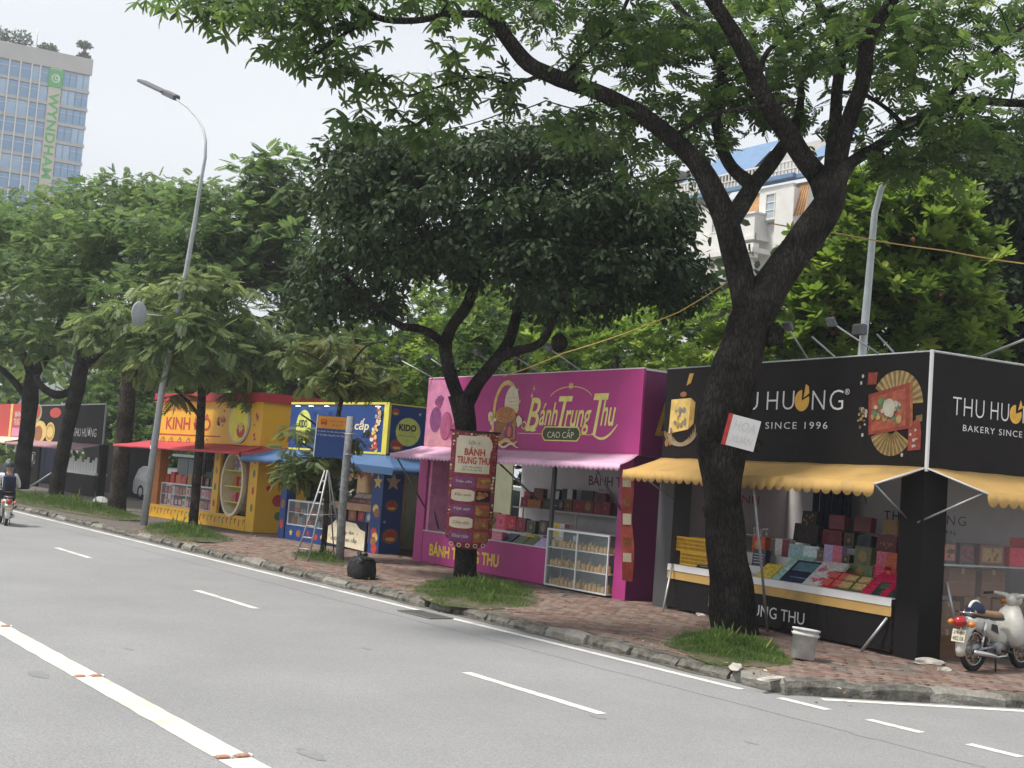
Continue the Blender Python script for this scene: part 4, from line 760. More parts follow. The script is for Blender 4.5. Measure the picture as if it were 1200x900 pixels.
P_split('column_print', [m_gold, m_prbr, m_prred, mat('print_star', (.55, .42, .3), .5, .2, 8)], e, lambda b: (stars(b, -.24, 1.78, .2, -.003, 0), [b.disc(-.25+.06*(k % 2), z, .13, .12, -.004-.001*k, k % 3, 10) for k, z in enumerate((1.1, 1.0, .52, .4, .3, .12))],
    stars(b, .3, 1.8, .24, .004, 3, 's'), sidecake(b, .3, 1.2, .19, .004), sidecake(b, .32, .45, .24, .004), stars(b, .12, .8, .05, .004, 3, 's'), [b.disc(-4.86, z, .1, .13, -.004, k % 3, 10) for k, z in enumerate((1.5, .95, .4))]))
awning('awning', m_awb, e, -5.6, -.05, 2.46, -6.1, -.42, -.75, 2.2, .22, .13, amp=.25)
awning('awning', m_awb, e, .03, 2.3, 2.46, -.3, 2.3, -.8, 2.15, .2, .13, T=Tm, amp=.25)
P('awning_corner', m_awb, e, lambda b: b.add([(0, 0, 2.46), (-.42, -.75, 2.2), (.8, -.3, 2.15), (-.42, -.75, 2.02), (.8, -.3, 1.97)], [(0, 1, 2), (1, 3, 4, 2)]))
P('back_wall', mat('tan_wall', (.3, .2, .12), .8, .15, 3), e, lambda b: b.box(-4.9, -2.4, 2.4, 2.44, 0, 3.2)); P('back_wall', mat('olive_wall', (.27, .28, .19), .8, .1, 3), e, lambda b: b.box(-2.38, 2.1, 2.4, 2.44, 0, 2.9))
P('side_wall', m_ply, e, lambda b: b.box(1.0, 2.0, 1.6, 1.64, 0, 1.05)); P('hanging_decor', [m_prbr, m_gold, m_prred], e, lambda b: [blobs(b, -2.3+.3*k, 2.0-.08*(k % 2), .14, .14, 7, .04, .08, .3, [0, 1, 2], k) for k in range(5)])
P('counter_front', m_blu, e, lambda b: b.box(-4.62, -2.5, .0, .04, 0, .4)); P_split('counter_print', [m_gold, m_prbr, m_prred], e, lambda b: (stars(b, -4.3, .2, .1, -.004, 0), b.disc(-3.9, .2, .12, .1, -.004, 1), stars(b, -3.4, .25, .09, -.004, 2), b.disc(-3.0, .18, .1, .09, -.004, 2), stars(b, -2.7, .2, .08, -.004, 0)))
P('counter_shelf', m_ply, e, lambda b: (b.box(-2.4, -.55, .1, .5, 1.0, 1.18), b.box(-2.4, -.55, .1, .5, .68, .72), b.box(-2.4, -.55, .45, .5, .72, 1.0)))
def scroll(b):
    b.poly([(-2.45, -.03, .1), (-.6, -.03, .02), (-.6, -.03, .5), (-.85, -.03, .55), (-1.05, -.03, .68), (-2.0, -.03, .72), (-2.2, -.03, .58), (-2.45, -.03, .5)], 0)
    stars(b, -2.3, .3, .07, -.034, 1); stars(b, -.95, .42, .06, -.034, 1)
o = P('printed_board', [m_cream2, m_gold], e, scroll); P('board_backing', m_navy, e, lambda b: b.box(-2.48, -.56, -.02, .03, .02, .74))
text('lettering', 'trăng rằm', m_dark, e, -1.85, -1.1, .36, .5, -.036); text('lettering', 'chọn vị cao cấp', m_dark, e, -2.2, -.95, .16, .33, -.036)
cab2, sh2 = cabinet(BLU, 'white glass cabinet of small boxes on the counter of the blue stall', -4.62, -2.5, .03, .4, .405, 1.08, 2, 2)
for lev in range(2):
    for k in range(13):
        b = MB(); h_ = random.uniform(.15, .24) if lev == 0 else .1; b.cbox(-.06, .06, -.06, .06, 0, h_, .004)
        b.build('gift_box', cmat([c_red, c_mar, c_brn, c_tea, c_gol, c_gr][(k*5+lev) % 6]), None, loc=BLU.w(-4.5+k*.152, .2, .405+lev*sh2+.021), rz=BLU.rz, label='small %s box in the blue stall cabinet, %s shelf, %s' % (['red', 'maroon', 'brown', 'teal', 'tan', 'dark green'][(k*5+lev) % 6], ['lower', 'upper'][lev], ordinal(k).replace('the ', '')), cat='gift box', group='small boxes on the %s shelf of the blue stall cabinet' % ['lower', 'upper'][lev])
for k, (x, c, ac, wds) in enumerate([(-2.1, c_gr, c_gol, 'dark green'), (-1.62, (.3, .06, .03), c_gol, 'rust red'), (-1.2, c_mar, c_red, 'maroon'), (-.85, (.08, .16, .35), c_whi, 'sky blue')]): gift(BLU, x-.17, x+.17, .722, .99, .2, c, ac, 'disc', label='%s gift box on the lower counter shelf of the blue stall' % wds, group=GRP)
for k, (x, c, wds) in enumerate([(-1.7, (.2, .09, .08), 'brown'), (-1.3, (.28, .13, .12), 'dusty red'), (-.9, (.33, .16, .14), 'brick red')]): gift(BLU, x-.19, x+.19, 1.182, 1.45, .2, c, c_whi, 'panel', 'lie', label='open %s box lying on top of the blue stall counter' % wds, group=GRP)
stand = BLU.thing('menu_stand', 'small tilted menu stand beside the spotted blue column', 'menu stand', .75, 1.2); P('leg', m_dsteel, stand, lambda b: b.tube([(0, 0, 0), (0, 0, 1.15)], .02)); o = P('board', [m_prbr, m_cream2], stand, lambda b: (b.box(-.25, .25, -.02, .0, 1.05, 1.45, 0), b.box(-.2, .2, -.024, -.021, 1.1, 1.4, 1)))
b = MB(); b.cbox(-.14, .14, -.15, .15, 0, .85, .02, 0); b.disc(0, .25, .1, .1, -.152, 1); b.disc(0, .6, .08, .08, -.152, 1); b.build('loudspeaker', [m_dark, m_dsteel], None, loc=BLU.w(1.45, .9, 0), rz=BLU.rz, label='tall black loudspeaker between the blue and magenta stalls', cat='loudspeaker')
for k, x in enumerate((-4.3, -3.6, -2.8, -.35)):
    b = MB(); b.cbox(-.1, .1, -.1, -.02, 0, .05, .01, 0); b.box(-.08, .08, -.09, -.03, -.006, -.001, 1); b.build('spotlight', [m_dsteel, mat('lit_lamp', (1, .97, .9), .5, .01, 1, emit=6)], None, loc=BLU.w(x, -.05, 3.665), rz=BLU.rz, label='lit spotlight under the top edge of the blue sign, %s' % ordinal(k), cat='spotlight', group='lit spotlights on the blue sign')

# ------------------------------------------------------------ the yellow stall
YEL = Stall((-34.9, 15.46), (-41.88, 14.81), 'yellow mooncake stall with red awning and red cornice, behind the leaning lamp post')
e = YEL.e
P('sign_board', m_yel, e, lambda b: (b.box(-7.0, -.0, -.0, .05, 2.5, 3.82))); P('sign_board', m_yel, e, lambda b: b.box(-.05, -.001, .052, 1.9, 2.5, 3.82))
P('cornice', m_red, e, lambda b: (b.box(-7.15, .1, -.12, .3, 3.822, 4.08), b.box(-.3, .1, .302, 2.1, 3.822, 4.08))); P('sign_edge', m_red, e, lambda b: b.box(-7.2, -6.98, -.02, .1, 2.5, 3.82))
P('sign_line', m_red, e, lambda b: b.box(-6.85, -2.5, -.008, -.002, 2.72, 2.76)); P('roof', m_greyb, e, lambda b: b.box(-7, -.1, .1, 2.1, 3.6, 3.62))
text('lettering', 'KINH ĐÔ', m_prred, e, -6.35, -3.2, 2.9, 3.42, -.006, off=.02); text('small_lettering', 'BÁNH TRUNG THU', m_prred, e, -6.3, -4.4, 3.5, 3.62, -.006)
P('moon_disc', [m_steel, mat('moon_yellow', (.78, .68, .05), .5, .1, 3), m_prred, m_gold], e, lambda b: (b.lathe([(.001, -.05), (.64, -.05), (.64, .0)], 32, 0, False, (-1.3, 0, 3.2), 'y'), b.disc(-1.32, 3.2, .58, .58, -.055, 1, 32), b.disc(-1.15, 2.95, .25, .22, -.06, 2), stars(b, -1.15, 3.05, .2, -.064, 3, n=7)))
P('sign_print', [m_prred, m_goldd, m_navy], e, lambda b: (blobs(b, -2.5, 3.25, .25, .35, 12, .04, .11, -.006, [0, 1, 2], 12), blobs(b, -.35, 3.1, .1, .4, 7, .03, .07, -.006, [0, 1], 13)))
for px_ in range(6): o = P('sign_bracket', m_dsteel, e, lambda b: b.add([(-6.5+.62*px_, -.012, 2.66), (-6.42+.62*px_, -.012, 2.66), (-6.3+.62*px_, -.16, 2.5), (-6.38+.62*px_, -.16, 2.5)], [(0, 1, 2, 3)]))
awning('awning', m_awr, e, -7.3, .15, 2.52, -8.2, .55, -.95, 2.3, .13, 3., amp=.0); awning('awning', m_awr, e, .0, 2.2, 2.52, -.9, 2.4, -.55, 2.28, .13, 3., T=Tm, amp=.0)
P('column', m_yel, e, lambda b: b.cbox(-.5, -.001, .0, .1, 0, 2.5, .004)); P('side_wall', m_yel, e, lambda b: b.box(-.05, -.001, .101, 1.7, 0, 2.5)); P('column', m_yel, e, lambda b: b.cbox(-2.75, -2.35, .0, .1, .42, 2.5, .004)); P('column', mat('column_orange', (.45, .16, .04), .6, .1, 4), e, lambda b: b.cbox(-7.0, -6.55, .0, .3, .42, 2.5, .004))
P('counter_front', m_yel, e, lambda b: b.box(-7.0, -.5, -.02, .05, 0, .42))
def ytrim(b):
    rn = random.Random(3)
    for k in range(26): x = -6.85+k*.25; b.disc(x, .2+.05*(k % 2), .035, .1, -.024, k % 3, 8); b.disc(x+.07, .3, .05, .03, -.025, (k+1) % 3, 8)
    for z in (.7, 1.2, 1.7, 2.1): b.disc(-2.55, z, .07, .12, -.004, rn.randrange(3), 9); b.disc(-.2, z, .07, .12, -.004, rn.randrange(3), 9)
    for y, z, r in ((.5, 1.6, .17), (.75, .95, .2), (.8, .5, .14), (.4, 1.3, .09), (1.1, 1.9, .15)): side_disc(b, y, z, r, r*.9, .003, rn.randrange(3), 12)
P_split('painted_trim', [m_prred, m_goldd, m_prgr], e, ytrim)
def oval(b):
    n_ = 36; vs = []; cx, cz, rx, rz_, wd = -1.42, 1.34, .7, .98, .09
    for k in range(n_):
        a = 6.2832*k/n_; c, s = math.cos(a), math.sin(a)
        vs += [(cx+rx*c, -.06, cz+rz_*s), (cx+(rx-wd)*c, -.06, cz+(rz_-wd)*s), (cx+(rx-wd)*c, .4, cz+(rz_-wd)*s), (cx+rx*c, .06, cz+rz_*s)]
    for k in range(n_):
        a, q = 4*k, 4*((k+1) % n_); b.add([], []); s_ = len(b.V)
        b.Fc += []
    b.add(vs, [(4*k+i, 4*((k+1) % n_)+i, 4*((k+1) % n_)+i+1, 4*k+i+1) for k in range(n_) for i in (0, 1)]+[(4*k+3, 4*((k+1) % n_)+3, 4*((k+1) % n_), 4*k) for k in range(n_)])
P('oval_frame', m_cream2, e, oval); P('oval_back', mat('lime_back', (.55, .5, .06), .6, .1, 4), e, lambda b: b.disc(-1.42, 1.34, .64, .92, .4, 0, 32))
for z in (.78, 1.25, 1.72): Bx('oval_shelf', m_limey, e, -1.95, -.88, .0, .39, z, z+.03)
for k, (x, z, c, w_) in enumerate([(-1.6, .812, c_pin, .2), (-1.2, .812, c_red, .22), (-1.62, 1.282, c_ora, .2), (-1.25, 1.282, c_red, .24), (-1.65, 1.752, c_lil, .18), (-1.4, 1.752, c_whi, .18), (-1.15, 1.752, c_lil, .18)]): gift(YEL, x-w_/2, x+w_/2, z, z+.28, .15, c, c_gol, 'disc', label='%s box on the %s shelf of the oval display of the yellow stall, %s half' % ({c_pin: 'pink', c_red: 'red', c_ora: 'orange', c_lil: 'lilac', c_whi: 'white'}[c], {.812: 'bottom', 1.282: 'middle', 1.752: 'top'}[z], 'left' if x < -1.42 else 'right'), group=GRP)
cab3, sh3 = cabinet(YEL, 'long white glass cabinet of red boxes along the front of the yellow stall', -6.5, -2.8, .1, .5, .42, 1.15, 4, 2)
for lev in range(2):
    for k in range(14):
        b = MB(); h_ = .24; b.cbox(-.11, .11, -.06, .06, 0, h_, .004); b.box(-.07, .07, -.064, -.061, .05, h_-.05, 1)
        b.build('gift_box', [cmat([c_red, c_mar, c_pin, c_whi][(k*3+lev) % 4]), cmat(random.choice([c_gol, c_whi, c_pin]))], None, loc=YEL.w(-6.35+k*.262, .28, .42+lev*sh3+.021), rz=YEL.rz, label='%s box in the yellow stall cabinet, %s shelf, %s' % (['red', 'maroon', 'pink', 'white'][(k*3+lev) % 4], ['lower', 'upper'][lev], ordinal(k).replace('the ', '')), cat='gift box', group='boxes on the %s shelf of the yellow stall cabinet' % ['lower', 'upper'][lev])
for k, (x, c, h_, wds) in enumerate([(-6.35, c_red, .27, 'red'), (-5.95, c_red, .36, 'bright red'), (-5.5, c_ora, .27, 'orange'), (-5.12, c_red, .25, 'scarlet'), (-4.7, c_gol, .33, 'gold'), (-4.35, (.15, .4, .3), .35, 'jade green'), (-3.95, c_mar, .3, 'maroon'), (-3.5, c_blk, .25, 'black'), (-3.1, c_nav, .25, 'navy')]): gift(YEL, x-.15, x+.15, 1.165, 1.165+h_, .2, c, c_gol, 'frame', label='%s bag shaped box on top of the yellow stall cabinet, %s' % (wds, ordinal(k)), group=GRP)
P('back_wall', m_dark, e, lambda b: b.box(-6.0, -.1, 1.95, 2.0, 0, 1.5)); P('inner_post', m_steel, e, lambda b: b.tube([(-4.95, .7, 0), (-4.95, .7, 2.5)], .1, 10))
P('hanging_cloth', m_dark, e, lambda b: [b.cbox(-6+.4*k, -5.7+.4*k, 1.2, 1.26, 1.5+.1*(k % 3), 2.4, .02) for k in range(11)])
# ------------------------------------------------------------ buildings behind
m_conc = mat('tower_stone', (.5, .48, .47), .8, .08, .3); m_tglass = mat('tower_glass', (.22, .38, .6), .2, .18, .25, spec=.6); m_tglass2 = mat('tower_glass_pale', (.36, .52, .72), .25, .15, .4, spec=.6); m_mull = mat('tower_mullion', (.72, .72, .7), .5, .05, 1)
m_sgreen = mat('sign_green', (.1, .45, .12), .5, .06, 2)
TP = atz(107, 75, 236); ta = Vector((.129, .9917, 0)).normalized()
tw = thing('hotel_tower', 'tall pale hotel tower with blue windows and a green vertical sign', 'building', (TP.x, TP.y, 0), math.atan2(ta.y, ta.x))
# local x runs along the facade to the right (0 = right corner), y back
P('wall', m_conc, tw, lambda b: b.box(-42, 0, .3, 30, 0, 72))
P('parapet', m_conc, tw, lambda b: (b.box(-42.3, .3, -.2, .29, 70.4, 73.4), b.box(-42.3, .3, .295, 30, 72.01, 73.4)))
cols = [(-4.6, -3.55), (-3.4, -2.35), (-2.2, -1.15), (-1.0, -.1)]
lcols = [(-8.5, -7.1), (-10.0, -8.75), (-11.9, -10.2), (-13.75, -12.1), (-15.6, -13.95)]
x = -15.8
while x > -40: lcols.append((x-1.7, x-.1)); x -= 1.9
wm = {}
def boxmesh(nm, w_, d_, h_, m):
    k = (round(w_, 2), round(h_, 2), m.name)
    if k not in wm: b = MB(); b.box(0, w_, 0, d_, 0, h_); me = bpy.data.meshes.new(nm); me.from_pydata(b.V, [], b.Fc); me.materials.append(m); wm[k] = me
    return wm[k]
H_ = 3.36; nwin = 0
for fl in range(12):
    zt = 70.2-H_*fl
    Bx('floor_slab', m_conc, tw, -42, .15, -.05, .28, zt-H_+.02, zt-H_+.62)
    for (a, b2) in cols+lcols[:7]:
        o = bpy.data.objects.new('window', boxmesh('window', b2-a, .14, H_-.75, m_tglass if (fl*7+int(a*3)) % 3 else m_tglass2)); COL.objects.link(o); o.parent = tw; o.location = (a, .12, zt-H_+.65); nwin += 1
        tr = bpy.data.objects.new('transom', boxmesh('transom', b2-a, .05, .09, m_mull)); COL.objects.link(tr); tr.parent = o; tr.location = (0, -.06, 1.75)
P('far_windows', m_tglass, tw, lambda b: [b.box(a, b2, .14, .26, 70.2-H_*fl-H_+.65, 70.2-H_*fl-.1) for fl in range(12) for a, b2 in lcols[7:]], kind='stuff')
for x in (-8.62, -10.1, -12.0, -13.87, -15.72, -17.6, -19.5): Bx('mullion', m_mull, tw, x-.12, x+.1, -.35, -.06, 28, 70.38)
Bx('sign_panel', mat('sign_stone', (.6, .55, .47), .7, .05, .5), tw, -7.0, -4.8, -.14, -.06, 44, 70.38)
P('sign_logo', [m_sgreen, m_mull], tw, lambda b: (b.box(-7.15, -4.7, -.3, -.145, 66.9, 70.1, 0), b.ring(-5.9, 68.5, .75, .8, .2, -.31, 1), b.ring(-5.75, 68.6, .4, .42, .18, -.315, 1)))
text('sign_lettering', 'WYNDHAM', m_sgreen, tw, -6.75, -5.05, 50.0, 65.9, -.16, off=.03, rot=-90, sp=1.1)
m_tr = leafmat('roof_plants', (.03, .06, .03), (.1, .15, .09))
def puff(name, parent, c, r, n, m, s, label=None, cat=None, seed=1):
    d = rng.normal(0, 1, (n, 3)); d /= np.linalg.norm(d, axis=1, keepdims=True); Pn = np.array(c)+d*np.array(r)*rng.uniform(.35, 1, (n, 1))
    return spread(name, parent, m, t_oval(.6), Pn, d+rng.normal(0, .7, (n, 3)), rng.normal(0, 1, (n, 3)), rng.uniform(.6, 1.3, n)*s, np.clip(.5+.3*d[:, 2]+rng.normal(0, .2, n), 0, 1), kind='stuff', label=label, cat=cat)  # upper leaves lighter, light from above put into the leaf colour
for x, rx, rz_ in ((-1.3, 1.2, .8), (-7.5, 1.8, 1.0), (-12.5, 2.4, 2.0), (-16, 2, 1.8)): puff('roof_shrub', tw, (x, 1.5, 73.5+rz_*.5), (rx, 1, rz_), 500, m_tr, .5)
puff('roof_shrub', tw, (-1.3, 1.4, 76.2), (1.4, 1, .5), 350, m_tr, .45); P('roof_tree_stem', m_prbr, tw, lambda b: b.tube([(-1.3, 1.4, 73.2), (-1.35, 1.4, 76)], .2)); P('roof_mast', m_steel, tw, lambda b: b.tube([(-9.6, 1, 73), (-9.6, 1, 77.5)], .06))

VP = atz(885, 250, 80); m_vw = mat('villa_white', (.66, .65, .62), .8, .06, 1.2, wear=.12); m_vb = mat('villa_blue', (.13, .22, .36), .6, .12, 2); m_vt = mat('roof_tile_orange', (.42, .23, .1), .8, .2, 3); m_vg = mat('villa_grey_roof', (.3, .29, .28), .85, .15, 2)
m_pane = mat('window_pane', (.35, .42, .46), .12, .1, 3, spec=.7)
vl = thing('white_villa', 'white french style villa with blue roof edge and orange tiles behind the trees', 'building', (VP.x, VP.y, 0))
# local: corner of the projecting bay at the origin; left facade runs toward -x, right facade toward +y
P('wall', m_vw, vl, lambda b: (b.box(-14, 2.8, 1.2, 14, 0, 19.2), b.box(-2.6, 0, 0, 1.19, 14.8, 15.3)))
P('bay_wall', m_vw, vl, lambda b: b.box(1.2, 2.7, .5, 1.19, 17.5, 21.1))
P('balcony', m_vw, vl, lambda b: (b.box(-2.6, 0, 0, .18, 18.3, 19.7), b.box(-.18, 0, .181, 4, 18.3, 19.7), b.box(-2.6, -2.42, .181, 1.19, 18.3, 19.7), b.box(-2.75, .15, -.15, 4, 18.05, 18.3), b.box(-2.7, .1, -.1, 4, 19.7, 19.82)))
P('cornice', m_vw, vl, lambda b: (b.box(-14, .3, -.35, .3, 17.2, 17.5), b.box(-14, .2, -.2, .3, 17.51, 17.8), b.box(-14, .1, -.1, .35, 16.9, 17.19), b.box(.02, .32, .31, 12, 17.2, 17.5)))
for k in range(16): Bx('bracket', m_vw, vl, -13.2+k*.85, -12.95+k*.85, -.25, .3, 16.55, 16.89)
for x in (-2.3, -.3, -5.5, -8.5, -11.5): P('column', m_vw, vl, lambda b: (b.lathe([(.32, 11), (.28, 16.3), (.4, 16.4), (.4, 16.54)], 14, 0, True, (x, .2, 0)),))
P('upper_wall', m_vw, vl, lambda b: (b.box(-13, 3.0, 1.3, 12, 19.21, 21.3), b.box(-.6, 2.2, .9, 1.29, 19.3, 21.5)))
def villa_window(x0, x1, z0, z1, y, nx=2, nz=3):
    f = P('window', m_vw, vl, lambda b: (b.box(x0-.14, x1+.14, y-.1, y-.002, z0-.14, z0), b.box(x0-.14, x1+.14, y-.1, y-.002, z1, z1+.14), b.box(x0-.14, x0, y-.1, y-.002, z0, z1), b.box(x1, x1+.14, y-.1, y-.002, z0, z1), [b.box(x0+(x1-x0)*k/nx-.04, x0+(x1-x0)*k/nx+.04, y-.08, y-.03, z0, z1) for k in range(1, nx)], [b.box(x0, x1, y-.07, y-.035, z0+(z1-z0)*k/nz-.03, z0+(z1-z0)*k/nz+.03) for k in range(1, nz)]))
    Bx('pane', m_pane, f, x0, x1, y-.03, y-.004, z0, z1)
villa_window(.1, 1.5, 19.5, 21.0, .9)
for x in (-4.5, -7.5, -10.5): villa_window(x-.6, x+.6, 19.3, 20.9, 1.3)
for x in (-1.3, -4, -7, -10): villa_window(x-.6, x+.6, 12.2, 15.0, 1.2)
P('blue_fascia', m_vb, vl, lambda b: (b.box(-14, 3.4, .9, 1.25, 21.75, 22.0), b.box(3.1, 3.45, 1.26, 12, 21.75, 22.0), b.box(-.8, 2.4, .6, .89, 21.8, 22.05)))
P('mansard_roof', m_vt, vl, lambda b: (b.add([(1.6, .6, 19.3), (3.6, .6, 19.3), (3.2, 1.29, 21.5), (1.9, 1.29, 21.5)], [(0, 1, 2, 3)]), b.add([(-3.2, .7, 19.3), (-.7, .7, 19.3), (-.7, 1.29, 21.4), (-3.0, 1.29, 21.4)], [(0, 1, 2, 3)]), ))
P('grey_roof', m_vg, vl, lambda b: b.add([(-14, 1.3, 22.01), (3.2, 1.3, 22.01), (3.2, 4, 25), (-12, 4, 25)], [(0, 1, 2, 3)]))
for k in range(9): P('tile_rib', m_vt, vl, lambda b: b.tube([(1.7+.21*k, .57, 19.3), (1.98+.145*k, 1.27, 21.5)], .06, 5))
P('roof_railing', m_vw, vl, lambda b: ([b.box(-13.5+.3*k, -13.42+.3*k, .95, 1.05, 22.0, 22.9) for k in range(55)], b.box(-13.6, 3, .93, 1.07, 22.9, 23.0), b.box(-13.6, 3, .93, 1.07, 22.4, 22.46)))
P('side_roof', m_vg, vl, lambda b: b.add([(-18, 2, 17), (-10, 2, 24.5), (-10, 8, 24.5), (-18, 8, 17)], [(0, 1, 2, 3)]))
P('blue_roof', m_vb, vl, lambda b: b.add([(-9, 1.5, 23.1), (-2, 1.5, 23.1), (-3, 5, 26), (-8, 5, 26)], [(0, 1, 2, 3)])); P('blue_roof', m_vb, vl, lambda b: (b.add([(2, 1.5, 23), (4.5, 1.5, 23), (4, 5, 25.5), (2.5, 5, 25.5)], [(0, 1, 2, 3)])))

# low pale walls / buildings far behind the stalls, seen between trunks
m_farw = mat('far_wall', (.42, .42, .4), .85, .12, .3)
fb = thing('far_building', 'pale building glimpsed far down the road between the left trunks', 'building', (-140, 34, 0)); P('wall', m_farw, fb, lambda b: b.box(-30, 30, 0, 12, 0, 11)); P('roof', m_vg, fb, lambda b: b.box(-31, 31, -1, 12, 11.01, 11.6))
for k in range(14):
    f = Bx('window', m_vw, fb, -27+4*k, -25+4*k, -.12, -.01, 6, 8.4); Bx('pane', m_pane, f, -26.85+4*k, -25.15+4*k, -.15, -.125, 6.15, 8.25)

# ------------------------------------------------------------ far stalls at the left
FST = Stall((-56.2, 17.5), (-69.0, 17.6), 'distant dark stall with cake pictures on its sign, behind the left trunks'); FST.e['group'] = 'mooncake stalls along the pavement'
e = FST.e
P('sign_board', m_black, e, lambda b: b.box(-12.7, 0, 0, .05, 2.3, 4.05)); P('sign_edging', m_steel, e, lambda b: (b.box(-12.75, .03, -.02, -.002, 4.05, 4.1), b.box(-12.78, -12.68, -.02, -.003, 2.3, 4.049), b.box(0, .05, -.02, .05, 2.3, 4.049)))
text('lettering', 'THU HƯƠNG', m_lwh, e, -4.6, -1.0, 2.6, 3.05, -.006)
P('sign_print', [mat('melon_green', (.3, .36, .2), .5, .2, 4), m_prbr, m_gold, m_prred, m_goldd], e, lambda b: (b.disc(-11.6, 3.7, 1.1, .5, -.004, 0), b.disc(-11.6, 3.75, .85, .36, -.008, 3), b.disc(-10.6, 2.75, 1.3, .55, -.01, 2), b.disc(-10.8, 2.65, .8, .4, -.014, 1), b.disc(-8.6, 2.75, .85, .48, -.018, 2), b.ring(-8.6, 2.75, .7, .4, .12, -.021, 4), b.disc(-8.0, 3.7, 1.0, .25, -.004, 3)))
awning('awning', mat('awning_mauve', (.35, .2, .22), .7, .1, 3), e, -12.8, 0, 2.3, -13, .6, -1.0, 2.1, .2, .3, amp=.2)
P('counter_front', m_black, e, lambda b: b.box(-6.5, -.3, -.1, -.05, 0, .9)); P('counter_top', m_lwh, e, lambda b: b.box(-6.6, -.2, -.14, .4, .91, 1.0)); P('side_wall', m_black, e, lambda b: b.box(-12.7, -10.2, 0, .1, 0, 2.29)); P('back_wall', m_dark, e, lambda b: b.box(-10, -.2, 2.2, 2.3, 0, 2.29)); P('column', m_black, e, lambda b: b.cbox(-.35, 0, 0, .3, 0, 2.3, .01))
rod('strut', m_steel, e, (-7.3, -1.1, 0), (-6.1, -.15, 1.0), .04); rod('strut', m_steel, e, (-9.4, -.8, 0), (-10.6, -.1, 1.5), .04); P('notice', [m_lwh, m_black], e, lambda b: (b.box(-11.9, -10.9, -.03, -.004, 1.1, 1.7, 0), b.box(-11.8, -11.0, -.034, -.031, 1.15, 1.65, 1), b.box(-11.6, -11.2, -.038, -.035, 1.2, 1.6, 0)))
P('hanging_bags', m_lwh, e, lambda b: [b.cbox(-5.6+.4*k, -5.35+.4*k, .1, .16, 1.0, 1.45+.12*(k % 3), .02) for k in range(12)])
RST = Stall((-69.6, 17.6), (-80, 17.7), 'distant stall with a red and orange sign at the left edge'); e = RST.e
P('sign_board', m_prred, e, lambda b: b.box(-10, -.05, 0, .05, 2.4, 4.2)); P('sign_edging', m_gold, e, lambda b: b.box(-3.6, -3.1, -.01, -.002, 2.4, 4.2)); text('lettering', 'BÁNH', m_lwh, e, -2.5, -.7, 3.5, 3.85, -.006); text('lettering', 'TRUNG THU', m_lwh, e, -2.7, -.5, 3.05, 3.4, -.006)
P('sign_print', m_prpink, e, lambda b: b.box(-2.9, -.2, -.012, -.003, 2.45, 2.9)); awning('awning', m_cream2, e, -10, 0, 2.4, -10, .2, -1, 2.15, .2, .3, amp=.3); P('back_wall', m_navy, e, lambda b: b.box(-10, 0, 2, 2.1, 0, 2.4)); P('column', m_greyb, e, lambda b: b.cbox(-.3, 0, 0, .3, 0, 2.4, .01)); P('counter_front', m_greyb, e, lambda b: b.box(-9, -.5, 0, .05, 0, .9))
# grey booth and generator by the yellow stall
gb = thing('steel_cabinet', 'grey steel roadside cabinet between the thick trunk and the yellow stall', 'cabinet', (-45.3, 17.6, 0), R(4)); m_gc = mat('cabinet_grey', (.16, .17, .18), .6, .15, 3)
P('body', m_gc, gb, lambda b: b.cbox(-1.6, .4, 0, 1.0, .1, 2.0, .03)); P('roof', m_steel, gb, lambda b: b.cbox(-1.8, .6, -.15, 1.15, 2.02, 2.12, .02)); [Bx('door', m_gc, gb, -1.5+.95*k, -.6+.95*k, -.03, -.002, .2, 1.9) for k in range(2)]; [Bx('plinth', m_dark, gb, -1.5+1.5*k, -1.2+1.5*k, .1, .9, 0, .098) for k in range(2)]

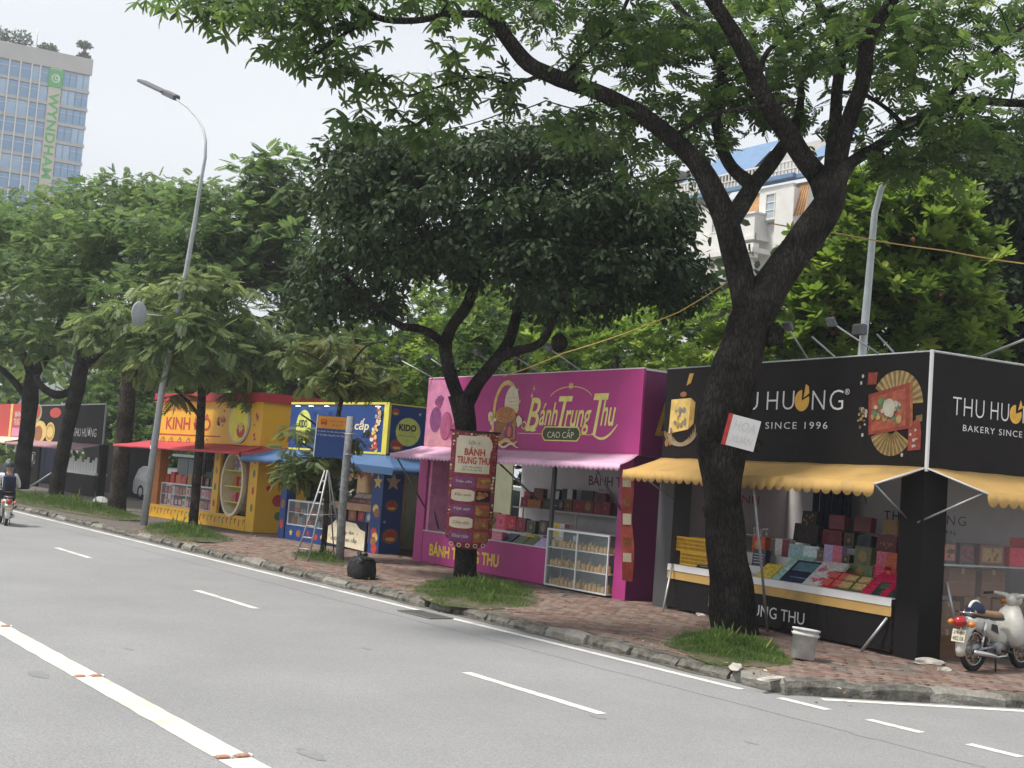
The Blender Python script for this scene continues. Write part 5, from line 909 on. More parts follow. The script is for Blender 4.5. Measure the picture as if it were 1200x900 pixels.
# ------------------------------------------------------------ parked cars
m_carw = mat('car_white', (.66, .67, .68), .22, .02, 1, spec=.6); m_tyre = mat('tyre_rubber', (.02, .02, .02), .85, .2, 20); m_cglass = mat('car_glass', (.05, .06, .07), .08, .1, 2, spec=.7); m_rim = mat('rim_alloy', (.4, .4, .42), .35, .1, 6, metal=.7); m_tl = mat('tail_light_red', (.4, .01, .015), .25, .1, 6, spec=.6); m_hl = mat('headlight', (.7, .72, .75), .1, .05, 4, spec=.7)
def car(x, y, rz, label, body, tall=1.72, L_=4.5):
    c = thing('parked_car', label, 'car', (x, y, 0), rz, 'white cars parked behind the stalls'); W_ = .9
    pr = [(-L_/2, .35), (-L_/2-.02, .75), (-L_/2+.12, .98), (-L_/2+.25, tall-.15), (-L_/2+.55, tall-.02), (-.3, tall), (.45, tall-.06), (1.15, 1.08), (L_/2-.25, .9), (L_/2, .7), (L_/2+.02, .38)]
    b = MB(); vs = []; rows = [(0, 1.0), (.3, .99), (.75, .93), (.9, .84)]
    prof = pr+[(L_/2-.2, .22), (-L_/2+.2, .22)]; n_ = len(prof); sides = [-W_, -W_*.93, W_*.93, W_]
    for s_, sc_ in zip(sides, (.9, 1, 1, .9)):
        for (px_, pz) in prof:
            k = 1 if abs(s_) < W_ else 1; tuck = (.16*(pz-.98)/.7 if pz > .98 else 0); zc = .62; yy = s_ - math.copysign(tuck, s_)
            vs.append((px_*(1 if sc_ == 1 else .985), yy, zc+(pz-zc)*(1 if sc_ == 1 else .965)))
    b.add(vs, [(i*n_+k, i*n_+(k+1) % n_, (i+1)*n_+(k+1) % n_, (i+1)*n_+k) for i in range(3) for k in range(n_)]+[tuple(range(n_)), tuple(range(3*n_+n_-1, 3*n_-1, -1))], 0, False)
    b.build('body', body, c)
    for s_ in (-1, 1):
        P('side_window', m_cglass, c, lambda b: b.add([(-L_/2+.5, s_*(W_-.035), 1.05), (-L_/2+.62, s_*(W_-.145), tall-.16), (-.35, s_*(W_-.145), tall-.14), (-.35, s_*(W_-.03), 1.03)]+[(-.25, s_*(W_-.03), 1.03), (-.25, s_*(W_-.145), tall-.14), (.4, s_*(W_-.13), tall-.2), (.95, s_*(W_-.03), 1.08)], [(0, 1, 2, 3), (4, 5, 6, 7)]))
        for x_ in (-L_/2+.85, L_/2-.85):
            wv = P('wheel', m_tyre, c, lambda b: b.lathe([(.2, -.1), (.31, -.11), (.33, -.07), (.33, .07), (.31, .11), (.2, .1)], 24, 0, True, (0, 0, 0), 'y')); wv.location = (x_, s_*(W_-.1), .33)
            P('rim', m_rim, wv, lambda b: (b.lathe([(.001, .08*s_), (.06, .1*s_), (.19, .07*s_), (.205, .1*s_)], 10, 0, False, (0, 0, 0), 'y')))
        Bx('tail_light', m_tl, c, -L_/2-.03, -L_/2+.14, s_*.6-.16, s_*.6+.2*(s_ > 0)+.1, .78, 1.05); Bx('headlight', m_hl, c, L_/2-.2, L_/2+.025, s_*.62-.15, s_*.62+.15, .62, .78)
        P('mirror', body, c, lambda b: b.cbox(.7, .85, s_*.98-.09, s_*.98+.09, 1.02, 1.18, .03))
    P('rear_window', m_cglass, c, lambda b: b.add([(-L_/2+.11, -.7, 1.02), (-L_/2+.11, .7, 1.02), (-L_/2+.225, .62, tall-.2), (-L_/2+.225, -.62, tall-.2)], [(0, 1, 2, 3)])); P('windscreen', m_cglass, c, lambda b: b.add([(1.17, -.72, 1.09), (1.17, .72, 1.09), (.49, .64, tall-.1), (.49, -.64, tall-.1)], [(0, 1, 2, 3)]))
    P('bumper', body, c, lambda b: (b.cbox(-L_/2-.08, -L_/2+.1, -.82, .82, .3, .55, .03), b.cbox(L_/2-.1, L_/2+.07, -.82, .82, .28, .5, .03)))
    return c
pc = atz(592, 620, 36); car(-30.4, 21.0, R(80), 'white van like car parked behind the left half of the magenta stall', m_carw, 1.95)
car(-54.5, 20.2, R(5), 'white hatchback parked between the dark stall and the thick trunk', m_carw, 1.5, 4.2); car(-48.5, 21.5, R(182), 'white car parked behind the grey steel cabinet', m_carw, 1.55, 4.3)

# ------------------------------------------------------------ lamps, signs, ropes, ladder
m_lamp = mat('lamp_paint', (.4, .42, .44), .55, .12, 6, .08, 20); m_lampw = mat('lamp_paint_pale', (.55, .6, .62), .5, .06, 6)
def lamp(label, base, pts, rad, head_p, head_q, m, hs=1, g='street lamps', extra=None):
    t = thing('street_lamp', label, 'street lamp', base, 0, g); b3 = Vector(base)
    b = MB(); b.tube([Vector(p)-b3 for p in pts], rad, 12); b.build('pole', m, t)
    p, q = Vector(head_p)-b3, Vector(head_q)-b3; d = (q-p).normalized(); X = Vector((0, 0, 1)).cross(d).normalized(); Zz = d.cross(X)
    M_ = Matrix((( d.x, X.x, Zz.x, p.x), (d.y, X.y, Zz.y, p.y), (d.z, X.z, Zz.z, p.z), (0, 0, 0, 1))); L_ = (q-p).length
    b = MB(); b.T = M_; b.cbox(-.1, L_*.3, -.11*hs, .11*hs, -.09, .08, .03); b.cbox(L_*.28, L_, -.16*hs, .16*hs, -.05, .05, .03); b.build('lamp_head', m_dsteel if hs == 1 else m, t)
    b = MB(); b.T = M_; b.box(L_*.35, L_*.95, -.13*hs, .13*hs, -.06, -.051); b.build('lens', m_hl, t); return t
lb_ = ground(168, 615); pp = [(168, 617), (190, 455), (218, 320), (229, 255), (235, 215), (240.5, 185), (241, 165), (238, 150), (231, 138), (220, 126), (205, 115)]
L1 = lamp('tall grey street lamp leaning right with a curved arm, left of the yellow stall', lb_, [onY(x, y, 12.8) for x, y in pp], [.11, .09, .07, .058, .05, .045, .04, .036, .034, .032, .03], onY(206, 114, 12.8), onY(166, 95, 12.8), m_lamp)
P('sticker', [m_blu, m_lwh], L1, lambda b: (b.lathe([(.1035, 2.1), (.1015, 2.6)], 12, 0, True, (.31*.87, 0, 0)), b.lathe([(.106, 2.2), (.106, 2.3)], 12, 1, True, (.31*.87, 0, 0))))
b = MB(); b.T = Matrix.Translation(onY(163, 368, 11.2)-Vector(lb_)) @ Matrix.Rotation(R(-55), 4, 'Z')
b.lathe([(.001, -.09), (.2, -.07), (.31, -.02), (.34, 0), (.32, .02), (.001, .02)], 24, 0, True, (0, 0, 0), 'y'); b.build('round_mirror', m_lamp, L1)
b = MB(); b.tube([onY(163, 368, 11.25)-Vector(lb_), onY(207, 372, 12.8)-Vector(lb_)], .025); b.build('mirror_arm', m_lamp, L1)
q_ = [(1010, 430), (1010, 418), (1018, 330), (1025, 250), (1033, 220), (1042, 208), (1060, 199), (1091, 191)]; base2 = (-15.95, 19, 0)
lamp('pale grey curved street lamp rising behind the black stall', base2, [base2]+[onY(x, y, 19) for x, y in q_], [.1, .085, .08, .07, .06, .055, .048, .04, .035], onY(1091, 191, 19), onY(1132, 184, 19), m_lampw, .9)
b = MB(); p_ = onY(1010, 385, 18.8); b.T = Matrix.Translation(p_); b.cbox(-.16, .1, -.1, .05, -.12, .08, .02); b.T = Matrix.Identity(4); b.tube([p_+Vector((0, .1, 0)), onY(1012, 395, 19)], .03)
b.build('floodlight', m_dsteel, None, label='dark floodlight clamped low on the pale lamp behind the black stall', cat='floodlight')
for a_, c_, lb in (((1028, 392), (1050, 416), 'right of the pale lamp post'), ((952, 395), (978, 418), 'between the trunk and the pale lamp post'), ((1150, 418), (1200, 398), 'above the side face of the black stall')):
    A_, C_ = onY(*a_, 18.0 if lb[0] == 'r' else 16.6), onY(*c_, 16.0); b = MB(); b.tube([A_, C_], .018); b.build('stay_rod', m_steel, None, label='thin steel stay rod %s' % lb, cat='rod')
# second lamp pole far left, thin
pz = onY(44, 462, 19); lamp('thin white lamp post far away between the two leftmost trunks', (pz.x, 19, 0), [(pz.x, 19, 0), (pz.x+.4, 19, 9), (pz.x+1.5, 19, 9.8)], [.12, .09, .05], (pz.x+1.5, 19, 9.8), (pz.x+2.5, 19, 9.9), m_lampw)
# bus stop sign on a round post
bs0 = ground(398, 657); Zd = (bs0-CAM).dot(FW)
bs = thing('bus_stop_sign', 'blue and orange bus stop sign on a mottled round post behind the black bag', 'bus stop sign', bs0, 0); m_post = mat('mottled_post', (.25, .26, .27), .8, .3, 12, .2, 30)
B0 = bs0
P('post', m_post, bs, lambda b: b.tube([Vector((0, 0, 0)), atz(401, 600, Zd)-B0, atz(406, 540, Zd)-B0, atz(411, 488, Zd)-B0], [.1, .095, .09, .085], 12))
rx = RV.copy(); ux = UV.copy(); nrm = -FW
def onpanel(b, x0, y0, x1, y1, off, m): b.add([atz(x, y, Zd-off)-B0 for x, y in ((x0, y1), (x1, y1+.55*(x1-x0)/8*.9), (x1, y0+.55*(x1-x0)/8*.9), (x0, y0))], [(0, 1, 2, 3)], m)
def panel_T(px, py, off=0):  # frame with x along the sign, z up, seen from the road
    o_ = atz(px, py, Zd-off)-B0; X = (atz(px+38, py+3, Zd)-atz(px, py, Zd)).normalized(); Z_ = (atz(px+5, py-48, Zd)-atz(px, py, Zd)).normalized(); Y_ = Z_.cross(X)
    return Matrix(((X.x, Y_.x, Z_.x, o_.x), (X.y, Y_.y, Z_.y, o_.y), (X.z, Y_.z, Z_.z, o_.z), (0, 0, 0, 1)))
PT = panel_T(368, 535); k_ = Zd/F_PX; m_bo = mat('bus_orange', (.62, .27, .03), .45, .06, 3)
def bsp(b): b.T = PT; b.box(0, 36*k_, 0, .04, 0, 49*k_, 0)
P('panel', m_blu, bs, bsp)
def bso(b): b.T = PT; b.box(.4*k_, 35.6*k_, -.004, -.001, 34*k_, 48.5*k_)
P('header', m_bo, bs, bso)
def bst(b):
    b.T = PT
    text('', 'ĐIỂM DỪNG', None, None, 14*k_, 33.5*k_, 42*k_, 45.3*k_, -.008, mb=b, mi=0); text('', 'XE BUÝT', None, None, 17*k_, 30*k_, 37*k_, 40.3*k_, -.008, mb=b, mi=0)
    b.cbox(4*k_, 11*k_, -.012, -.008, 39*k_, 44.5*k_, .01, 0); b.box(5*k_, 10*k_, -.014, -.0125, 42*k_, 43.5*k_, 2); b.box(4.5*k_, 6*k_, -.012, -.008, 38*k_, 39*k_, 0); b.box(9*k_, 10.5*k_, -.012, -.008, 38*k_, 39*k_, 0)
    text('', '32  Giáp Bát  Trôi  Nhổn  Bến xe Mỹ Đình', None, None, 1.5*k_, 34*k_, 29.4*k_, 31.6*k_, -.005, mb=b, mi=1); text('', '27  Yên Nghĩa  Hoàng Đạo  Nam Thăng', None, None, 1.5*k_, 33*k_, 25*k_, 27.2*k_, -.005, mb=b, mi=1)
P('lettering', [m_prred, m_lwh, m_bo], bs, bst)
def bse(b): b.T = PT; b.box(-.9*k_, -.05, -.006, .05, 0, 49*k_)
def bse2(b): b.T = PT; b.box(-1.3*k_, -.002, -.006, .045, 0, 49.3*k_)
P('edge_strip', m_lwh, bs, bse2)
P('clamp', m_steel, bs, lambda b: (b.tube([atz(403, 508, Zd-.12)-B0, atz(418, 509, Zd-.12)-B0], .012), b.tube([atz(403, 532, Zd-.1)-B0, atz(413, 533, Zd-.1)-B0], .012)))
# step ladder
lp = ground(352, 655); m_bam = mat('ladder_aluminium', (.36, .36, .355), .5, .12, 10, metal=.4)
ld = thing('step_ladder', 'tall open aluminium step ladder standing beside the sapling', 'ladder', lp); Zl = (lp-CAM).dot(FW)
topP = (384, 551)
for a_, dz in (((346, 656), 0), ((361, 658), 0)): P('rail', m_bam, ld, lambda b: b.tube([ground(*a_)-lp, atz(topP[0]-(3 if a_[0] < 350 else 0), topP[1], Zl)-lp], .022, 6))
for a_ in ((392, 653), (403, 655)):
    P('rear_leg', m_bam, ld, lambda b: b.tube([ground(a_[0]-14, a_[1]-1)-lp+Vector((.0, .3, 0)), atz(topP[0]+1, topP[1]+1, Zl)-lp], .016, 6))
for k in range(1, 8):
    t = k/8; A_ = ground(346, 656)*(1-t)+atz(381, 551, Zl)*t; C_ = ground(361, 658)*(1-t)+atz(384, 551, Zl)*t; P('step', m_bam, ld, lambda b: b.tube([A_-lp, C_-lp], .02, 6))
P('brace', m_bam, ld, lambda b: b.tube([atz(356, 603, Zl)-lp, atz(403, 603, Zl+.4)-lp], .012, 5))
# black rubbish bag
bgp = ground(423, 677)
def bag():
    bm = bmesh.new(); bmesh.ops.create_icosphere(bm, subdivisions=4, radius=.5)
    for v in bm.verts:
        c = v.co.copy(); z = max(-.32, c.z); r = 1.0+.1*math.copysign(1, 1); q = c*3.1
        c = Vector([math.copysign(abs(u_)**.6*.5**.4, u_) for u_ in (c.x, c.y, z)]); c.x *= 1.0+.2*(c.z < 0); c.z *= .8; f = noise.noise(q)*.07+abs(noise.noise(q*2.2))*.05
        if c.z > .25: c.x += .1*noise.noise(q*2); c.z += .05*noise.noise(q*3)
        v.co = c*(1+f)
    for f in bm.faces: f.smooth = True
    me = bpy.data.meshes.new('rubbish_bag'); bm.to_mesh(me); bm.free(); return me
bt = thing('rubbish_bag', 'shiny black rubbish bag sitting alone near the kerb', 'rubbish bag', (bgp.x, bgp.y, .165)); m_bag = mat('black_polythene', (.009, .009, .011), .5, .2, 6, 1.0, 6, .3)
o = bpy.data.objects.new('sack', bag()); COL.objects.link(o); o.data.materials.append(m_bag); o.parent = bt; o.scale = (.5, .45, .62)
P('knot', m_bag, bt, lambda b: (b.tube([(-.08, .0, .2), (-.12, 0, .28), (-.18, .02, .3)], [.08, .03, .05], 7), b.tube([(-.04, 0, .2), (0, .03, .28), (.07, .03, .28)], [.07, .025, .045], 7)))
# white bucket
bk = thing('paint_bucket', 'dirty white plastic bucket leaning beside the grass of the big tree', 'bucket', ground(940, 773)+Vector((0, 0, .01)), 0); bk.rotation_euler = (R(-4), R(5), R(40)); m_bk = mat('bucket_white', (.5, .5, .48), .55, .2, 9, wear=.8)
P('body', m_bk, bk, lambda b: b.lathe([(.001, 0), (.14, 0), (.15, .01), (.165, .3), (.18, .3), (.182, .335), (.17, .335), (.168, .37), (.158, .37), (.14, .02), (.001, .02)], 28)); P('rim', m_bk, bk, lambda b: b.lathe([(.17, .37), (.185, .37), (.187, .395), (.165, .4), (.162, .385)], 28)); P('handle', m_steel, bk, lambda b: b.tube([(.185*math.cos(a), -.02-.07*math.sin(a*1), .34-.05*math.sin(a)) for a in [math.pi*k/12 for k in range(13)]], .005, 6)); P('label_print', m_dsteel, bk, lambda b: b.lathe([(.163, .16), (.168, .24)], 28, 0, True)) if False else None
# cable ropes
m_rope = mat('rope_yellow', (.5, .34, .12), .7, .2, 20)
def cable(name, pts, r, m, label):
    Pp = [atz(*p) for p in pts]; out_ = []
    for i in range(len(Pp)-1):
        for k in range(8): t = k/8; q = Pp[i]*(1-t)+Pp[i+1]*t; out_.append(q-Vector((0, 0, .10*math.sin(math.pi*t)*(Pp[i+1]-Pp[i]).length/8)))
    out_.append(Pp[-1]); b = MB(); b.tube(out_, r, 6); b.build(name, m, None, label=label, cat='rope')
cable('rope', [(590, 441, 25), (660, 414, 24), (795, 366, 21.5), (880, 311, 19.6)], .010, m_rope, 'yellow rope stretched from the big trunk down to the magenta stall')
cable('rope', [(905, 262, 20.3), (985, 274, 20.5), (1110, 294, 20), (1225, 312, 19)], .012, m_rope, 'orange rope stretched from the big tree off to the right')
cable('wire', [(700, 132, 19.2), (640, 118, 21), (590, 132, 24), (520, 152, 27)], .012, m_dark, 'thin dark wire slung from the big limb over the middle tree')
# ------------------------------------------------------------ motorbikes and rider
m_bw = mat('bike_cream', (.52, .51, .46), .42, .1, 9, wear=.6, spec=.4); m_eng = mat('engine_alloy', (.3, .3, .31), .4, .3, 14, .1, 40, metal=.6); m_chr = mat('chrome', (.6, .6, .6), .18, .05, 3, metal=1); m_seat = mat('seat_brown', (.3, .19, .11), .6, .15, 6); m_blkp = mat('black_plastic', (.02, .02, .022), .5, .2, 8); m_plate = mat('plate_paper', (.62, .56, .42), .5, .05, 8); m_amb = mat('indicator_amber', (.6, .2, .03), .25, .1, 8); m_disc = m_steel
def motorbike(label, loc, rz, bodym, plate, seatm, rear_box=False, name='motorbike'):
    t = thing(name, label, 'motorbike', loc, rz)
    def wheel(x, nm='wheel'):
        wv = P(nm, m_tyre, t, lambda b: b.lathe([(.228, -.02), (.25, -.035), (.275, -.036), (.293, -.022), (.298, 0), (.293, .022), (.275, .036), (.25, .035), (.228, .02)], 40, 0, True, (0, 0, 0), 'y')); wv.location = (x, 0, .298)
        P('rim', m_chr, wv, lambda b: b.lathe([(.205, -.02), (.228, -.026), (.228, .026), (.205, .02), (.205, -.02)], 40, 0, True, (0, 0, 0), 'y'))
        P('hub', m_eng, wv, lambda b: b.lathe([(.001, -.06), (.07, -.055), (.085, -.02), (.085, .02), (.07, .055), (.001, .06)], 20, 0, True, (0, 0, 0), 'y'))
        for k in range(18): a = 2*math.pi*k/18; s_ = -1 if k % 2 else 1; P('spoke', m_chr, wv, lambda b: b.tube([(.08*math.cos(a+.5*s_), .03*s_, .08*math.sin(a+.5*s_)), (.206*math.cos(a), 0, .206*math.sin(a))], .0028, 4))
    wheel(0); wheel(1.2)
    def arc(b, cx, cz, r, a0, a1, w_, n_=14, y0=0, lip=.02):
        vs = []
        for k in range(n_+1):
            a = R(a0+(a1-a0)*k/n_); c, s = math.cos(a), math.sin(a); f = w_*(1-.35*abs(2*k/n_-1)**3)
            for yy, rr in ((-f, r-lip*2.2), (-f*.9, r-.004), (0, r+lip), (f*.9, r-.004), (f, r-lip*2.2)): vs.append((cx+rr*c, y0+yy, cz+rr*s))
        b.add(vs, [(5*k+j, 5*k+5+j, 5*k+6+j, 5*k+1+j) for k in range(n_) for j in range(4)], 0, True)
    o = P('rear_mudguard', bodym, t, lambda b: arc(b, 0, .3, .335, 15, 195, .075)); o.modifiers.new('t', 'SOLIDIFY').thickness = .006
    o = P('front_mudguard', bodym, t, lambda b: arc(b, 1.2, .3, .335, -5, 165, .065)); o.modifiers.new('t', 'SOLIDIFY').thickness = .006
    def loft(b, secs, n_=14):
        vs = []
        for (x, zc, hy, hz, tilt) in secs:
            for k in range(n_):
                a = 2*math.pi*k/n_; c, s = math.cos(a), math.sin(a); e_ = .75
                vs.append((x+hz*math.copysign(abs(s)**e_, s)*tilt, hy*math.copysign(abs(c)**e_, c), zc+hz*math.copysign(abs(s)**e_, s)))
        m_ = len(secs); b.add(vs, [(i*n_+k, i*n_+(k+1) % n_, (i+1)*n_+(k+1) % n_, (i+1)*n_+k) for i in range(m_-1) for k in range(n_)]+[tuple(range(n_-1, -1, -1)), tuple(range((m_-1)*n_, m_*n_))], 0, True)
    P('body_shell', bodym, t, lambda b: loft(b, [(-.2, .66, .07, .05, 0), (-.08, .66, .11, .09, 0), (.15, .62, .125, .13, 0), (.35, .55, .12, .15, 0), (.5, .47, .1, .13, -.3), (.68, .42, .075, .09, -.2), (.85, .5, .06, .09, .2), (.95, .62, .06, .1, .4)]))
    P('side_cover', m_blkp, t, lambda b: [b.add([(.2, s*.128, .56), (.4, s*.126, .5), (.36, s*.124, .62), (.22, s*.127, .64)], [(0, 1, 2, 3)]) for s in (-1, 1)])
    P('leg_shield', bodym, t, lambda b: loft(b, [(.74, .42, .2, .1, -.5), (.86, .5, .24, .22, -.35), (.93, .62, .2, .22, -.3), (.97, .76, .12, .14, -.25)]))
    P('seat', seatm, t, lambda b: loft(b, [(.62, .72, .07, .03, 0), (.5, .745, .12, .045, 0), (.3, .75, .13, .05, 0), (.05, .775, .125, .05, 0), (-.12, .785, .09, .04, 0)])); P('seat_base', m_blkp, t, lambda b: loft(b, [(.6, .69, .09, .03, 0), (.1, .71, .11, .04, 0), (-.16, .73, .08, .03, 0)]))
    P('rear_rack', m_chr, t, lambda b: (b.tube([(.0, -.11, .78), (-.28, -.1, .785), (-.32, 0, .785), (-.28, .1, .785), (0, .11, .78)], .009, 6), [b.tube([(-.06-.08*k, -.1, .782), (-.06-.08*k, .1, .782)], .006, 5) for k in range(3)]))
    P('tail_light', m_tl, t, lambda b: b.lathe([(.001, -.43), (.05, -.425), (.07, -.38), (.075, -.3), (.05, -.24)], 16, 0, True, (0, 0, .66), 'x'))
    P('tail_light_bezel', m_chr, t, lambda b: b.lathe([(.078, -.31), (.084, -.29), (.06, -.22)], 16, 0, True, (0, 0, .66), 'x'))
    for s in (-1, 1):
        P('indicator', m_amb, t, lambda b: b.lathe([(.001, -.36), (.035, -.345), (.045, -.31), (.03, -.27), (.001, -.26)], 12, 0, True, (0, s*.15, .64), 'x')); P('front_indicator', m_amb, t, lambda b: b.lathe([(.001, 1.1), (.035, 1.08), (.04, 1.03), (.001, 1.0)], 12, 0, True, (0, s*.2, .9), 'x'))
        P('shock_absorber', m_chr, t, lambda b: (b.tube([(-.0, s*.12, .33), (.03, s*.125, .5)], .018, 8), b.tube([(.03, s*.125, .48), (.06, s*.125, .66)], .027, 10))); P('fork', bodym, t, lambda b: b.tube([(1.2, s*.075, .3), (1.1, s*.07, .55), (1.0, s*.05, .82)], [.02, .03, .035], 8))
        P('swing_arm', m_eng, t, lambda b: b.tube([(0, s*.085, .3), (.4, s*.09, .33)], .02, 6)); P('foot_peg', m_blkp, t, lambda b: b.tube([(.52, s*.1, .27), (.52, s*.27, .27)], .016, 6))
        P('handlebar', bodym, t, lambda b: b.tube([(.93, 0, .95), (.92, s*.1, 1.0), (.86, s*.24, 1.02)], [.05, .035, .022], 8)); P('grip', m_blkp, t, lambda b: b.tube([(.86, s*.24, 1.02), (.8, s*.36, 1.0)], .019, 8)); None if rear_box is False else P('mirror_stem', m_chr, t, lambda b: b.tube([(.87, s*.2, 1.03), (.88, s*.3, 1.2)], .005, 5)); None if rear_box is False else P('mirror', m_blkp, t, lambda b: b.lathe([(.001, .86), (.045, .865), (.05, .885), (.001, .9)], 14, 0, True, (0, s*.31, 1.24), 'x'))
    P('plate', m_plate, t, lambda b: b.add([(-.385, -.095, .4), (-.385, .095, .4), (-.35, .095, .56), (-.35, -.095, .56)], [(0, 1, 2, 3)]))
    b = MB(); V_, F_ = text_raw('29-B1', 0, .0); A_ = np.array(V_)[:, :2]; mn, mx = A_.min(0), A_.max(0)
    for s_, z0, z1 in (('29-B1', .5, .54), (plate, .42, .475)):
        V_, F_ = text_raw(s_, 0, .0); A_ = np.array(V_)[:, :2]; mn, mx = A_.min(0), A_.max(0); A_ = (A_-mn)/(mx-mn)
        b.add([(-.389+(z0+q[1]*(z1-z0)-.4)*.22, .08-q[0]*.16, z0+q[1]*(z1-z0)) for q in A_], F_)
    b.build('plate_lettering', m_blkp, t)
    P('headlight', m_hl, t, lambda b: b.lathe([(.06, .98), (.085, 1.03), (.08, 1.05), (.001, 1.065)], 18, 0, True, (0, 0, .93), 'x')); P('headlight_shell', bodym, t, lambda b: b.lathe([(.001, .86), (.07, .88), (.095, .96), (.092, 1.03)], 18, 0, True, (0, 0, .94), 'x'))
    P('engine', m_eng, t, lambda b: (b.lathe([(.001, -.12), (.08, -.11), (.11, -.05), (.11, .05), (.08, .11), (.001, .12)], 16, 0, True, (.5, 0, .31), 'y'), b.tube([(.55, 0, .32), (.8, 0, .36)], [.075, .06], 10), [b.lathe([(.085, .0), (.085, .008)], 12, 0, False, (.62+.03*k, 0, .34), 'x') for k in range(6)]))
    P('exhaust', m_chr, t, lambda b: b.tube([(.78, -.07, .32), (.6, -.12, .2), (.35, -.14, .2), (.1, -.15, .24), (-.22, -.15, .28)], [.016, .018, .03, .04, .034], 12)); P('chain_case', m_eng, t, lambda b: b.cbox(.02, .45, .09, .115, .26, .38, .01)); P('main_stand', m_blkp, t, lambda b: (b.tube([(.38, .1, .3), (.3, .16, .01)], .012, 6), b.tube([(.38, -.1, .3), (.3, -.16, .01)], .012, 6)))
    if rear_box: pass
    return t
hd = math.atan2(1.0, -.07)
mb1 = motorbike('old cream white motorbike parked at the right side of the black stall', (-10.46, 15.0, .0), hd, m_bw, '482.06', m_seat)
# helmet resting on the rack
h = thing('helmet', 'dark blue helmet with a white stripe lying on the cream motorbike rack', 'helmet', Vector((-10.46, 15.0, .79))+Vector((math.cos(hd), math.sin(hd), 0))*.0, hd)
def dome(b, r, m=0, a0=0, a1=100, w0=0, w1=360):
    vs = []; n_, k_2 = 24, 10
    for i in range(k_2+1):
        a = R(a0+(a1-a0)*i/k_2)
        for j in range(n_+1): q = R(w0+(w1-w0)*j/n_); vs.append((r*1.12*math.sin(a)*math.cos(q), r*math.sin(a)*math.sin(q), r*.05+r*.95*math.cos(a)))
    b.add(vs, [(i*(n_+1)+j, (i+1)*(n_+1)+j, (i+1)*(n_+1)+j+1, i*(n_+1)+j+1) for i in range(k_2) for j in range(n_)], m, True)
P('shell', m_navy, h, lambda b: dome(b, .13)); P('stripe', m_lwh, h, lambda b: b.tube([(.147*math.cos(a), .0, .008+.128*math.sin(a)) for a in [R(20+140*k/12) for k in range(13)]], .02, 6)); P('brim', m_blkp, h, lambda b: b.add([(.13, -.08, .0), (.21, -.05, -.02), (.21, .05, -.02), (.13, .08, .0), (.12, 0, .03)], [(0, 1, 4), (1, 2, 4), (2, 3, 4)]))
# rider
rp = ground(6, 616, RZ); m_skin = mat('skin', (.42, .26, .18), .55, .06, 6); m_shirt = mat('white_shirt', (.68, .69, .72), .8, .05, 6, .3, 12); m_trou = mat('dark_trousers', (.03, .03, .04), .8, .1, 6)
rz_r = math.pi-.12
mb2 = motorbike('white and black scooter driving away at the left edge with its rider', (rp.x, rp.y, RZ), rz_r, mat('bike_white', (.62, .62, .6), .3, .04, 3), '615.43', m_blkp)
def skin(name, nodes, edges, m, parent, sub=2, **kw):
    me = bpy.data.meshes.new(name); me.from_pydata([n_[:3] for n_ in nodes], edges, []); o = bpy.data.objects.new(name, me); COL.objects.link(o); me.materials.append(m)
    o.parent = parent; o.modifiers.new('s', 'SKIN'); sv = me.skin_vertices[0].data if me.skin_vertices else None
    if sv is None:
        bm = bmesh.new(); bm.from_mesh(me); bm.verts.layers.skin.verify(); bm.to_mesh(me); bm.free(); sv = me.skin_vertices[0].data
    for i, n_ in enumerate(nodes): sv[i].radius = (n_[3], n_[4] if len(n_) > 4 else n_[3]); sv[i].use_root = (i == 0)
    md = o.modifiers.new('b', 'SUBSURF'); md.levels = sub; md.render_levels = sub
    for p_ in me.polygons: p_.use_smooth = True
    return tag(o, **kw)
pr_ = thing('person', 'person in white shirt and dark helmet with a backpack riding the scooter away', 'person', (rp.x, rp.y, RZ), rz_r)
N_ = [(.22, 0, .86, .15, .13), (.24, 0, 1.02, .14, .11), (.28, 0, 1.2, .16, .11), (.3, 0, 1.34, .13, .09), (.32, 0, 1.42, .055), (.34, 0, 1.5, .06), (.35, 0, 1.57, .09, .1), (.35, 0, 1.66, .085, .095)]
E_ = [(i, i+1) for i in range(7)]
for s in (-1, 1):
    k = len(N_); N_ += [(.3, s*.17, 1.34, .06), (.36, s*.26, 1.18, .048), (.48, s*.3, 1.04, .042), (.66, s*.32, 1.03, .034), (.78, s*.33, 1.03, .03)]; E_ += [(3, k), (k, k+1), (k+1, k+2), (k+2, k+3), (k+3, k+4)]
    k = len(N_); N_ += [(.26, s*.1, .84, .1), (.62, s*.17, .76, .075), (.66, s*.18, .5, .055), (.58, s*.18, .32, .045), (.68, s*.19, .27, .04), (.76, s*.19, .26, .03)]; E_ += [(0, k), (k, k+1), (k+1, k+2), (k+2, k+3), (k+3, k+4), (k+4, k+5)]
skin('body', N_, E_, m_skin, pr_)
N2 = [(.2, 0, .88, .165, .15), (.23, 0, 1.04, .155, .125), (.27, 0, 1.22, .175, .125), (.3, 0, 1.36, .14, .1)]; E2 = [(0, 1), (1, 2), (2, 3)]
for s in (-1, 1): k = len(N2); N2 += [(.3, s*.18, 1.35, .075), (.36, s*.27, 1.18, .065), (.47, s*.31, 1.06, .055), (.62, s*.325, 1.04, .048)]; E2 += [(3, k), (k, k+1), (k+1, k+2), (k+2, k+3)]
skin('shirt', N2, E2, m_shirt, pr_)
N3 = [(.2, 0, .82, .16, .12)]; E3 = []
for s in (-1, 1): k = len(N3); N3 += [(.28, s*.11, .83, .115), (.62, s*.17, .77, .09), (.665, s*.18, .52, .075), (.6, s*.18, .36, .065)]; E3 += [(0, k), (k, k+1), (k+1, k+2), (k+2, k+3)]
skin('trousers', N3, E3, m_trou, pr_)
